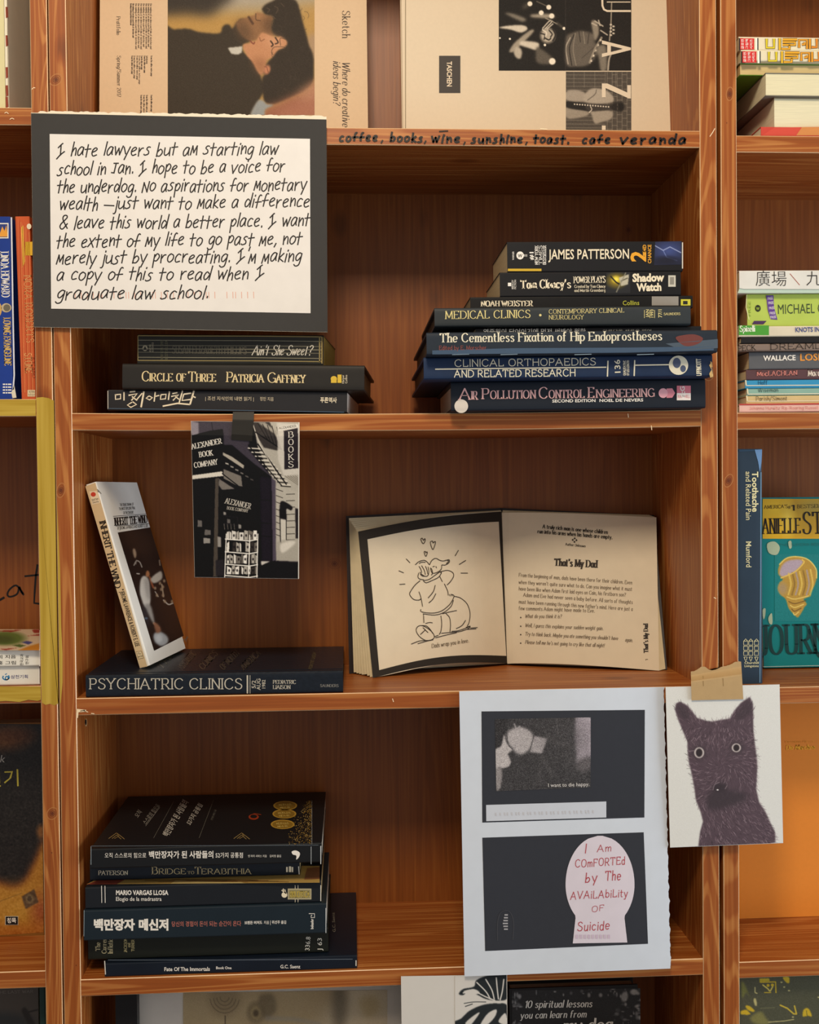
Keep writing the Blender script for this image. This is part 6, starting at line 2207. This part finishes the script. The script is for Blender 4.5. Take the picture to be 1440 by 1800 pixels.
d.rect(44, 425, 57, 449, ink('e0b030', .3))
d.poly([(37, 400), (41, 396), (44, 460), (40, 470)], ink('efb64a', .3))
d.ell(51, 398, 4, 5, ink('e8dcc0'), 1)
d.pen('NORA ROBERTS', 42, 484, 46.5, 602, 13, FO, .1, .06)
d.pen('STONE', 43, 621, 45, 655, 12, FO, .14, .08)
d.pen('ICE AND', 56, 628, 57, 664, 5, ink('8a3a1a'), .14, .08, False)
d.rect(48.5, 685.5, 61.6, 697, ink('e2cfa8'), 1)
d.ft('FICTION', 51, 690.5, 61, 690.5, 3.6, BK, 0, 2)
d.ft('0-515-0', 50, 695.5, 61, 695.5, 3.6, BK, 0, 2)
d.build('spine_lettering', b.cover)

st = Stack(0, 0, 0, 0, 0, z=L3)
G4 = 'white books lying in the yellow-painted cell'
WSP = pm('e2ded2', .4, .04, 80)
b = st.lay('study_book', 'white paperback with a round blue emblem, under the colourful-covered one', -250, 69.5, 1172.5, .006, .006, .15, cover=WSP, group=G4)
d = Deco(b.spine())
d.line([(6, 1188), (5, 1192), (10, 1195), (16, 1192), (15, 1187)], 2.2, ink('2a78a8'), 0, True)
d.ell(12, 1192, 3.4, 4, ink('2a78a8'))
d.ell(12, 1192, 1.5, 2, ink('e2ded2'), 1)
d.line([(9, 1186), (12, 1184)], 1.6, ink('2a78a8'))
d.ft('삼천기획', 19, 1193, 49, 1192.5, 6.5, ink('4a4a78'), .01)
d.line([(69, 1174), (69, 1202)], 1.2, ink('f6f4ee'))
d.build('spine_lettering', b.cover)
b = st.lay('study_book', 'white-spined book with a colourful patterned cover, lying on the other white one', -250, 70.4, 1144, .002, .002, .15, cover=WSP, group=G4)
d = Deco(b.spine())
d.ft('회 지음', -4, 1158, 28, 1157.5, 6.5, ink('3a3630'), .01)
d.ft('홍 그림', -4, 1168.5, 28, 1168, 6.5, ink('3a3630'), .01)
d.ft('한국교과', 41, 1170, 41.5, 1150, 6, ink('3a3630'), .01)
d.ft('연구회', 50.5, 1168, 51, 1152.5, 6, ink('3a3630'), .01)
d.line([(69.6, 1146), (69.8, 1171)], 1.4, ink('f6f4ee'))
d.build('spine_lettering', b.cover)
p = Paint([(-40, 1106), (69, 1106), (69, 1143), (-40, 1143.5)], .8, 'd9c2a4')
p.ell(10, 1122, 34, 12, '5a7a3a', .25)
p.ell(4, 1124, 20, 7, '3f5e30', .4)
p.poly([(30, 1144), (50, 1136), (72, 1130), (72, 1144)], 'c9842c', 1, 1, False)
for a in ([-10, 1109, 40, 1107, 20, 1111], [56, 1107, 72, 1106, 72, 1112, 60, 1113], [48, 1118, 72, 1114, 72, 1117], [0, 1141, 30, 1139, 10, 1143]):
    p.poly(flat(a), '9a2f28', .6, 1, False)
p.poly([(38, 1129), (48, 1126.5), (58, 1129), (50, 1133)], '3a4a8a', .6, 1, False)
p.poly([(22, 1134.5), (34, 1132.5), (46, 1134.5), (36, 1138)], '4a6a32', .6, 1, False)
p.build(b.top(), 'cover_picture', b.cover, PRINT, .0002)

root, fc, pl, O, H = facing('hardcover_book', 'dark book with a burnt-parchment cover standing in the bookcase below the yellow paint', 'book', -110, 77, 1600, .0865, L4, .25, 0, .02, pm('8a5a24', .5, .1, 40), 'b5a88e', 'soft', ytop=1272)
p = Paint([(-30, 1272), (73, 1273), (76.6, 1639), (-30, 1646)], 1.0, '201c1a')
p.ell(10, 1298, 40, 20, '7a4a22', .6, .9, -.1)
p.ell(30, 1292, 24, 10, '5a3218', .9, .8)
EDG = [(80, 1480), (70, 1490), (62, 1508), (54, 1524), (46, 1540), (36, 1550), (24, 1554), (8, 1550), (-8, 1545), (-36, 1546), (-36, 1660), (84, 1660)]
p.poly(EDG, '6a3418', 6)
p.poly([(x, y + 8) for x, y in EDG], 'b07828', 5)
p.ell(30, 1600, 46, 36, 'c09238', .8, .6)
p.ell(72, 1602, 16, 26, '9a4a2a', .8, .8)
p.ell(30, 1640, 60, 14, 'a85a1e', .9, .7)
p.ell(74, 1462, 9, 12, '8a5a2c', .5, .9)
p.poly([(38, 1576), (60, 1563), (68, 1586), (45, 1598)], '5c4630', .8, 1, False)
p.ell(52, 1580, 7, 8, '7d6a4a', .3)
p.ell(52, 1580, 4, 5, '4a3a28', .3)
p.line([(-10, 1588), (38, 1570)], 1.2, '7a5a24', .7)
p.grain(.025, 5, 1.0)
p.build(pl, 'cover_picture', fc, PRINT, .0003)
d = Deco(pl, .0006)
d.ft('일기', -25, 1384, 33, 1382, 30, ink('c2b64a'), 0)
d.ft('k', 0, 1340, 9, 1340, 13, ink('b5b3ae'), 0, 0, None, .2)
d.rect(9, 1610.5, 32, 1626, ink('e3dccb'))
d.rect(9.8, 1611.3, 31.2, 1625.2, ink('1c1816'), 1)
d.ft('청목', 12.5, 1623, 28.5, 1622.4, 9.5, WHT, .03, 2)
d.build('cover_lettering', fc)

L5 = L4 - PITCHZ
root, fc, pl, O, H = facing('hardcover_book', 'grey-covered book with a dark scene, in the lowest visible cell below the burnt-cover book', 'book', -110, 67.5, 1780, .05, L5, .24, 0, .02, pm('4c4844', .5, .05, 60), 'b5a88e', 'soft')
p = Paint([(-20, 1738), (67, 1736), (68, 1812), (-20, 1812)], .9, '514c48')
p.ell(10, 1800, 46, 20, '33383c', .4, .9)
p.poly([(38, 1775), (46, 1772), (56, 1790), (64, 1806), (56, 1812), (44, 1790)], '2c2a2b', 1.5)
p.line([(46, 1780), (66, 1775)], 3, '2f2d2e')
p.build(pl, 'cover_picture', fc, PRINT, .0003)
d = Deco(pl, .0005)
d.pen('THE LAST WAR', -6, 1747, 58, 1745, 5, ink('8a8682'), .12, .08, False)
d.build('cover_lettering', fc)
b = upright('thin_book', 'dark teal book edge squeezed between the grey cover and the upright', 69.5, 80, 1780, .04, L5, 1725, .11, 0, cover=pm('24403f', .45, .12, 60))

# ------------------------------------------------------------------ the bookcase at the right
G5 = 'books piled on the top visible shelf of the bookcase with the orange book'


def fore_out(st, name, label, xl, xr, ytop, Y, D, **kw):
    """a book lying with its page edges to the viewer"""
    A, B = at(xl, ytop + 12, Y), at(xr, ytop + 12, Y)
    z = st.a + st.k * (A[0] + B[0]) / 2
    M = at((xl + xr) / 2, ytop, Y)
    T = M[2] - z - .0002
    b = Book(name, label, np.array([A[0], Y + D, z + .0001]), (1, 0, 0), (0, 0, 1), (0, -1, 0), B[0] - A[0], T, D, **kw)
    st.a += T + .0002
    return b


st = Stack(0, 0, 0, 0, 0, z=R1)
b = st.lay('softcover_book', 'flat red and orange softcover at the foot of the fore-edge pile', 1338, 1640, 223.5, .004, .004, .12, cover=pm('c8483c', .4, .1, 50), pagecol='d9d2b4', group=G5)
d = Deco(b.spine())
d.poly([(1340, 238), (1362, 224), (1440, 223), (1640, 222), (1640, 238)], ink('cf4f40', .4))
d.poly([(1400, 238), (1410, 223.5), (1640, 222), (1640, 238)], ink('cf8a4e', .4), 1)
d.build('cover_print', b.cover)
b = fore_out(st, 'thick_paperback', 'thickest cream page block of the fore-edge pile, above the red cover', 1361, 1660, 173, .008, .125, cover=pm('8f8468', .5, .1, 50), pagecol='ded8b8', group=G5)
b = fore_out(st, 'thick_paperback', 'cream page block in the middle of the fore-edge pile, jutting further out', 1346, 1650, 129.5, .004, .13, cover=pm('77746a', .5, .1, 50), pagecol='ddd6b4', group=G5)
b = fore_out(st, 'thick_paperback', 'tan page block with a green cover, below the two red-labelled spines', 1301, 1620, 113.5, .012, .12, cover=pm('5c8a2a', .45, .1, 50), pagecol='cfb984', group=G5)
for k, (yt, xl, lab) in enumerate(((89, 1303, 'white comic-lettered book with red spine label, lower of the matching two'), (66, 1299, 'white comic-lettered book with red spine label, topmost of its pile'))):
    b = st.lay('comic_book', lab, xl, 1640, yt, .006 + .002 * k, .006 + .002 * k, .13, cover=pm('e2d9bc', .4, .06, 60), pagecol='d9cda4', group=G5)
    d = Deco(b.spine())
    dy, dx = yt - 66, xl - 1299
    d.rect(1299 + dx, 67 + dy, 1306 + dx, 88 + dy, ink('2c2420'))
    d.rect(1301.5 + dx, 67.4 + dy, 1326 + dx, 87 + dy, ink('cf2a2a'), 1)
    for i, t_ in enumerate(('글로연', '그림책', '시리즈')):
        d.ft(t_, 1308 + dx + i * 7.6, 86 + dy, 1308 + dx + i * 7.6, 69 + dy, 5, WHT, .01, 2)
    d.rect(1328 + dx, 66.8 + dy, 1331.5 + dx, 88 + dy, ink('f2eee0'), 2)
    d.rect(1331.5 + dx, 66.8 + dy, 1333.5 + dx, 88 + dy, ink('20242a'), 2)
    YL_, OL_ = ink('e2b52a'), ink('3a2a10')
    for v, c_ in (([1348, 68, 1348, 84, 1361, 84, 1361, 68], 'd9c62c'), ([1371, 67, 1371, 88], 'e0b52c'), ([1376, 69.5, 1402, 69.5], 'e0a52c'), ([1376, 74, 1398, 74, 1398, 79, 1376, 79], 'e0a52c'), ([1388, 79, 1388, 86, 1374, 86], 'e0a52c'),
                  ([1405, 84, 1405, 70, 1419, 70, 1419, 86], 'dd982a'), ([1410, 78, 1415, 78, 1415, 74], 'dd982a'), ([1424, 86, 1424, 68], 'dd982a'), ([1427, 83, 1436, 83, 1436, 68], 'dd882a'), ([1442, 68, 1442, 86], 'dd882a')):
        q = [(x + dx, y + dy) for x, y in flat(v)]
        d.line(q, 5.2, OL_, 2)
        d.line(q, 3.6, ink(c_), 3)
    d.build('spine_lettering', b.cover)

G6 = 'thin books piled on the shelf above the dark blue upright volume'
st = Stack(1300, 725.7, 1438, 724, 0.0)
st.a += .0003
ROWS = [
 ('picture_book', 'pale pink slim book with a red top edge at the foot of the thin-book pile', 1300, 709, 'e2b6aa', [('pen', 'Johanna Hurwitz Rip-Roaring Russell', 1318, 720, 1438, 719, 5, 'd98d84')]),
 ('early_reader', 'beige slim book with grey author names, just above the pink one', 1312, 694, 'd0b884', [('pen', 'Parish/Simont', 1329, 704.5, 1384, 704, 7.5, '8a7a58')]),
 ('early_reader', 'pale teal slim book between the beige and the bright blue ones', 1313, 681.5, '8ab0a2', [('pen', 'Wiseman', 1333, 689, 1368, 688.5, 6.5, '4a6a66')]),
 ('early_reader', 'bright blue slim book in the thin-book pile', 1310, 666.5, '3a92c0', [('pen', 'Hoff', 1333, 676, 1349, 676, 7, '1f5a80')]),
 ('paperback_book', 'plum brown slim paperback with salmon capitals above the bright blue book', 1312, 648, '5a4044', [('pen', 'MacLACHLAN', 1331, 661, 1401, 659.5, 8.5, 'd0837a'), ('pen', 'More Perfect', 1421, 661, 1478, 660, 11, 'e0d2c4')]),
 ('paperback_book', 'slate grey paperback with white and orange sans capitals', 1317, 617, '5c5e62', [('ft', 'WALLACE', 1342, 634, 1399, 633, 9, 'ece8e0'), ('ft', 'LOSING IT', 1407, 634, 1490, 632.5, 12, 'dd9440')]),
 ('paperback_book', 'brown-grey book with widely spaced dark capitals above the slate grey one', 1300, 603, '85746a', [('pen', 'PECK', 1298, 617, 1328, 615, 9, '40352e'), ('pen', 'DREAMLAND', 1354, 614.5, 1490, 611, 9.5, '40352e')]),
 ('paperback_book', 'black-spined book squeezed under the green-labelled white one', 1303, 591, '1f1d1e', []),
 ('paperback_book', 'white-spined book with a green square at its end', 1299, 572, 'd8cfb8', [('rect', 1299, 572, 1352, 589, '4a9a36'), ('pen', 'Spinelli', 1301, 583, 1327, 582.5, 10, 'e6eeda'), ('ft', 'KNOTS IN MY YO-YO', 1398.5, 583.5, 1490, 582, 8, '4a558a')]),
 ('thriller', 'lime green thick paperback with a purple ribbon mark on its spine', 1314, 516, 'b2c75c', [('michael',)]),
 ('novel', 'white paperback with black brush-like characters, topmost of the thin-book pile', 1300, 474.5, 'dcdcd6', [('hanja',)]),
]
for nm, lab, xl, yt, colr, marks in ROWS:
    Yk = .004 if xl < 1310 else .01
    b = st.lay(nm, lab, xl, xl + 250 if nm == 'thriller' else xl + 330, yt, Yk, Yk, .12, cover=pm(colr, .4, .1, 60), pagecol='9a7a52' if nm == 'thriller' else 'd5c8a2', group=G6)
    d = Deco(b.spine(), .0002)
    for mk in marks:
        if mk[0] == 'pen':
            d.pen(mk[1], *mk[2:6], mk[6], ink(mk[7]), .16, .09, mk[6] > 8 and mk[1] != 'Spinelli', 0, GL, .16, 1)
        elif mk[0] == 'ft':
            d.ft(mk[1], *mk[2:6], mk[6], ink(mk[7]), .025, 1)
        elif mk[0] == 'rect':
            d.rect(*mk[1:5], ink(mk[5]))
        elif mk[0] == 'michael':
            d.ft('MICHAEL CONNELLY', 1368, 552, 1520, 548, 17, ink('3a4a30'), 0)
            d.ell(1332.5, 542, 5, 6, ink('24281c'))
            d.ft('W', 1329.5, 545, 1335.5, 545, 5, ink('a6c444'), .02, 1)
            d.poly([(1347, 519), (1360, 519), (1361, 540), (1367, 562), (1355, 561), (1350, 545)], ink('5f3f8f'), 1)
            for k, y in enumerate((523, 531, 540, 549, 556)):
                d.ft('FREE', 1350 + k * 1.2, y + 4, 1359 + k * 1.4, y + 3, 4.5, ink('e0d8e8'), .01, 2)
            d.poly([(1326, 564), (1348, 564), (1342, 570), (1322, 570)], ink('4a2f5a'), 1)
            d.line([(1313, 518), (1312, 540), (1317, 562)], 1.6, ink('d5dc9a'), 1)
            d.ft('FREE', 1320, 556, 1320, 530, 4, ink('7a9436'))
        else:
            d.ft('廣', 1329, 503, 1354, 502.6, 27, ink('2c2a2a'), -.008)
            d.ft('場', 1357, 503, 1383, 502.6, 26, ink('2c2a2a'), -.008)
            d.line([(1389, 481), (1406, 501)], 1.1, ink('a8544a'))
            d.ft('九', 1418, 502, 1444, 501.6, 25, ink('2c2a2a'), -.008)
            d.poly([(1300, 507), (1308, 508), (1640, 509), (1640, 515), (1297, 515)], ink('b9cfc2'))
            d.line([(1300, 507), (1308, 508.5), (1640, 509.5)], 1.0, ink('8a9a94'), 1)
    if nm == 'picture_book':
        d.line([(1300, 711), (1640, 708.5)], 2.4, ink('b8403a'), 1)
    if 'slim book' in lab and nm == 'early_reader':
        d.line([(xl + 1, yt + 1.5), (xl + 2, yt + 11)], 2.2, ink('e2d8b4'), 1)
        d.line([(xl + 2, yt + 11.3), (1600, yt + 9.5)], 1.4, ink('e6dfc4'), 1)
    if d.mb.v:
        d.build('spine_lettering', b.cover)

b = upright('dental_textbook', 'tall dark blue-grey hardcover with cream sans title, standing upright', 1286.5, 1340.5, 1000, .022, R3, 789.5, .14, 0, kind='hard', cover=pm('26384a', .5, .12, 60), pagecol='b5a88e')
d = Deco(b.spine())
CT = ink('e0dcae')
d.ft('Toothache', 1322.5, 829, 1323, 900, 10.5, CT, .025)
d.ft('and Related Pain', 1311, 829, 1311.5, 914, 9.5, CT, .0)
d.ft('Mumford', 1311.5, 952, 1312, 997, 9.5, CT, .005)
for x in (1311, 1320, 1330):
    for y in (1127, 1136, 1145):
        d.line([(x - 3.5, y), (x + 3.5, y), (x + 3.5, y + 7), (x - 3.5, y + 7), (x - 3.5, y)], .9, CT)
    d.line([(x - 3.5, 1127), (x, 1123), (x + 3.5, 1127)], .9, CT)
    d.line([(x - 3, 1155), (x + 3, 1155), (x, 1163), (x - 3, 1155)], .9, CT)
d.ft('Churchill', 1309, 1167, 1334, 1167, 4, CT, .01)
d.ft('Livingstone', 1309, 1172.5, 1334, 1172.5, 4, CT, .01)
d.poly([(1327, 790.5), (1340, 790), (1339, 812), (1336, 830), (1333, 812)], ink('5f86b4', .5))
d.poly([(1299, 790.5), (1326, 790.5), (1326, 793), (1299, 794)], ink('24405a', .5))
d.line([(1338, 830), (1337.5, 1000), (1336, 1200)], 2.2, ink('577a96', .5))
d.build('spine_lettering', b.cover)

root, fc, pl, O, H = facing('romance_novel', 'teal paperback novel with gold band and seashell, leaning on the back panel', 'book', 1343, 1512, 1100, .106, R3, .19, 4, .022, pm('0f7c7e', .35, .06, 50), 'cfc09a', 'soft', ytop=876.5)
d = Deco(pl, .0002)
DT = ink('123c3c', .4)
p = Paint([(1341, 877), (1446, 877), (1446, 947), (1341, 947)], .8, 'd8a81c')
for x, y, rx, ry, c_ in ((1365, 895, 22, 14, 'f2c832'), (1395, 890, 16, 12, 'b8881a'), (1430, 892, 24, 16, 'a8944a'), (1420, 925, 30, 16, 'b08c2a'), (1360, 930, 24, 14, 'e8b81e'), (1385, 912, 10, 24, 'f6d656')):
    p.ell(x, y, rx, ry, c_, .8, .8)
p.build(pl, 'cover_foil', fc, pm('d8a81c', .3) if False else PRINT, .0003)
d = Deco(pl, .0006)
KB = ink('241c12', .4)
d.pen("AMERICA'S", 1344, 894.5, 1385, 893, 6, KB, .12, .06, False)
d.ft('#', 1386, 894, 1390, 894, 6, KB)
d.pen('1', 1390, 897, 1396, 897, 9, KB, .3, .1)
d.pen('BESTSELLER', 1402, 893.5, 1460, 891.5, 6, KB, .12, .06, False)
d.pen('ANIELLE', 1341, 938, 1407, 937, 26, KB, .16, .05)
d.pen('STEEL', 1412, 938, 1500, 936, 37, KB, .12, .05)
d.pen('THE SUPERB BESTSELLER', 1370, 960, 1480, 958, 4, ink('2a6a66'), .14, .08, False)
d.pen('JOURNEY', 1337, 1150, 1500, 1146, 50, DT, .16, .06, True)
d.line([(1422, 1106), (1436, 1146), (1446, 1158)], 5, DT, 0, True)
d.line([(1342, 1172), (1440, 1170)], .9, ink('bcd0c4'))
for pts in ([(1349, 956), (1362, 952), (1371, 962), (1366, 975), (1352, 972)], [(1341, 1072), (1346, 1070), (1345, 1084), (1342, 1088)], [(1351, 1086), (1357, 1078), (1358, 1096), (1353, 1096)], [(1386, 953), (1391, 951), (1392, 962), (1388, 964)]):
    d.poly(pts, ink('a9b89a', .5), 0, True)
d.build('title_lettering', fc)
p = Paint([(1362, 974), (1440, 974), (1440, 1092), (1362, 1092)], .7, '0f7c7e')
Z = lambda v: zt(flat(v), 3.75, 1200, 760)
p.poly(Z([640, 870, 680, 830, 750, 818, 820, 835, 870, 880, 885, 950, 870, 1010, 840, 1060, 845, 1080, 800, 1100, 820, 1130, 805, 1150, 790, 1180, 760, 1220, 735, 1200, 700, 1160, 680, 1100, 645, 1070, 628, 1030, 640, 990, 660, 970, 630, 930]), 'b8923a', .8)
p.poly(Z([655, 880, 700, 845, 780, 840, 790, 865, 740, 920, 670, 950, 640, 935]), 'b3a2b0', 1.2)
for k in range(7):
    x = 720 + k * 24
    p.line(Z([x - 20, 930 - k * 4, x - 5, 1000, x - 22, 1070]), 3.0, ['e6c860', '8a6a28', 'a89aa4'][k % 3], .75, True)
p.line(Z([650, 960, 740, 920, 800, 860, 790, 840]), 2.2, 'e6c25a', 1, True)
p.line(Z([640, 870, 690, 828, 760, 820, 830, 840, 880, 900, 884, 960]), 2.0, 'f0d470', .9, True)
p.ell(*Z([660, 1030])[0], 8, 10, 'a8947c', .5, .7)
for k, y in enumerate((1085, 1115, 1140, 1165, 1190)):
    p.line(Z([690 + k * 10, y, 740, y + 14, 830 - k * 16, y - 6]), 1.6, ['f0d878', '6a4a1a'][k % 2], .9, True)
p.grain(.02)
p.build(pl, 'seashell_picture', fc, PRINT, .0003)

root, fc, pl, O, H = facing('clothbound_book', 'plain bright orange book with small yellow lettering standing on the lower shelf', 'book', 1290, 1500, 1500, .1078, R4, .2515, 0, .03, pm('e28a30', .55, .04, 200), 'cbb98e', 'hard')
d = Deco(pl, .0003)
d.pen('Hermann Hesse', 1381, 1306, 1431, 1305, 4.5, ink('f0a53a'), .16, .1, False)
d.pen('Die Märchen'.replace('ä', 'a'), 1382, 1318, 1432, 1317, 8, ink('f2b22c'), .2, .1, False, .15)
d.build('cover_lettering', fc)

R5z = R4 - PITCHZ
root, fc, pl, O, H = facing('magazine', 'dark olive cover with yellow scenes below the orange book', 'magazine', 1292, 1560, 1780, .02, R5z, .255, 0, .012, pm('4a4c38', .45, .08, 50), 'b5a88e', 'soft')
p = Paint([(1296, 1716), (1446, 1712), (1446, 1812), (1296, 1812)], .8, '4c4e3e')
Z = lambda v: zt(flat(v), 7.2, 1240, 1560)
YY, PY = 'c4a92c', 'b9b27a'
p.poly(Z([690, 1150, 810, 1150, 815, 1185, 690, 1200]), 'b5a42e', .6, 1, False)
p.poly(Z([980, 1140, 1060, 1135, 1065, 1205, 1030, 1205]), YY, .6)
p.line(Z([700, 1200, 890, 1195, 895, 1330]), 2.0, YY)
p.line(Z([750, 1330, 830, 1330]), 1.5, YY)
p.line(Z([730, 1235, 790, 1280, 820, 1310, 850, 1260, 860, 1230]), 2.2, 'd0c060', 1, True)
p.ell(*Z([795, 1240])[0], 2.6, 2.6, YY)
p.ell(*Z([850, 1235])[0], 2.6, 2.6, YY)
p.poly(Z([460, 1200, 500, 1230, 560, 1380, 580, 1430, 520, 1330, 470, 1400]), '7d8240', 1.5, .8)
p.poly(Z([510, 1500, 560, 1500, 620, 1550, 610, 1575, 540, 1550]), YY, .8)
p.poly(Z([455, 1565, 520, 1550, 570, 1605, 455, 1605]), YY, .8)
p.poly(Z([610, 1415, 640, 1410, 655, 1490, 630, 1490]), PY, .8)
p.line(Z([630, 1265, 630, 1330, 655, 1340]), 1.8, PY)
p.line(Z([950, 1490, 1040, 1530, 1120, 1600, 1155, 1600, 1130, 1500]), 2.6, 'c0a93c', 1)
p.poly(Z([1235, 1630, 1240, 1560, 1280, 1525, 1320, 1550, 1350, 1630, 1300, 1625]), YY, .8)
p.line(Z([1280, 1560, 1290, 1620]), 1.2, '6a6428')
p.poly(Z([570, 1650, 700, 1570, 760, 1640, 810, 1728, 640, 1728]), '85824a', 2, .8)
p.line(Z([800, 1705, 1000, 1690, 1120, 1670]), 1.4, PY)
p.line(Z([700, 1530, 880, 1520]), 1, '7d7d5c', .8)
for x, y in ((965, 1200), (1060, 1305), (1000, 1260), (1110, 1640), (1435, 1390)):
    p.ell(*Z([x, y])[0], 1.8, 1.2, PY, .5)
p.grain(.02, 4)
p.build(pl, 'cover_picture', fc, PRINT, .0003)
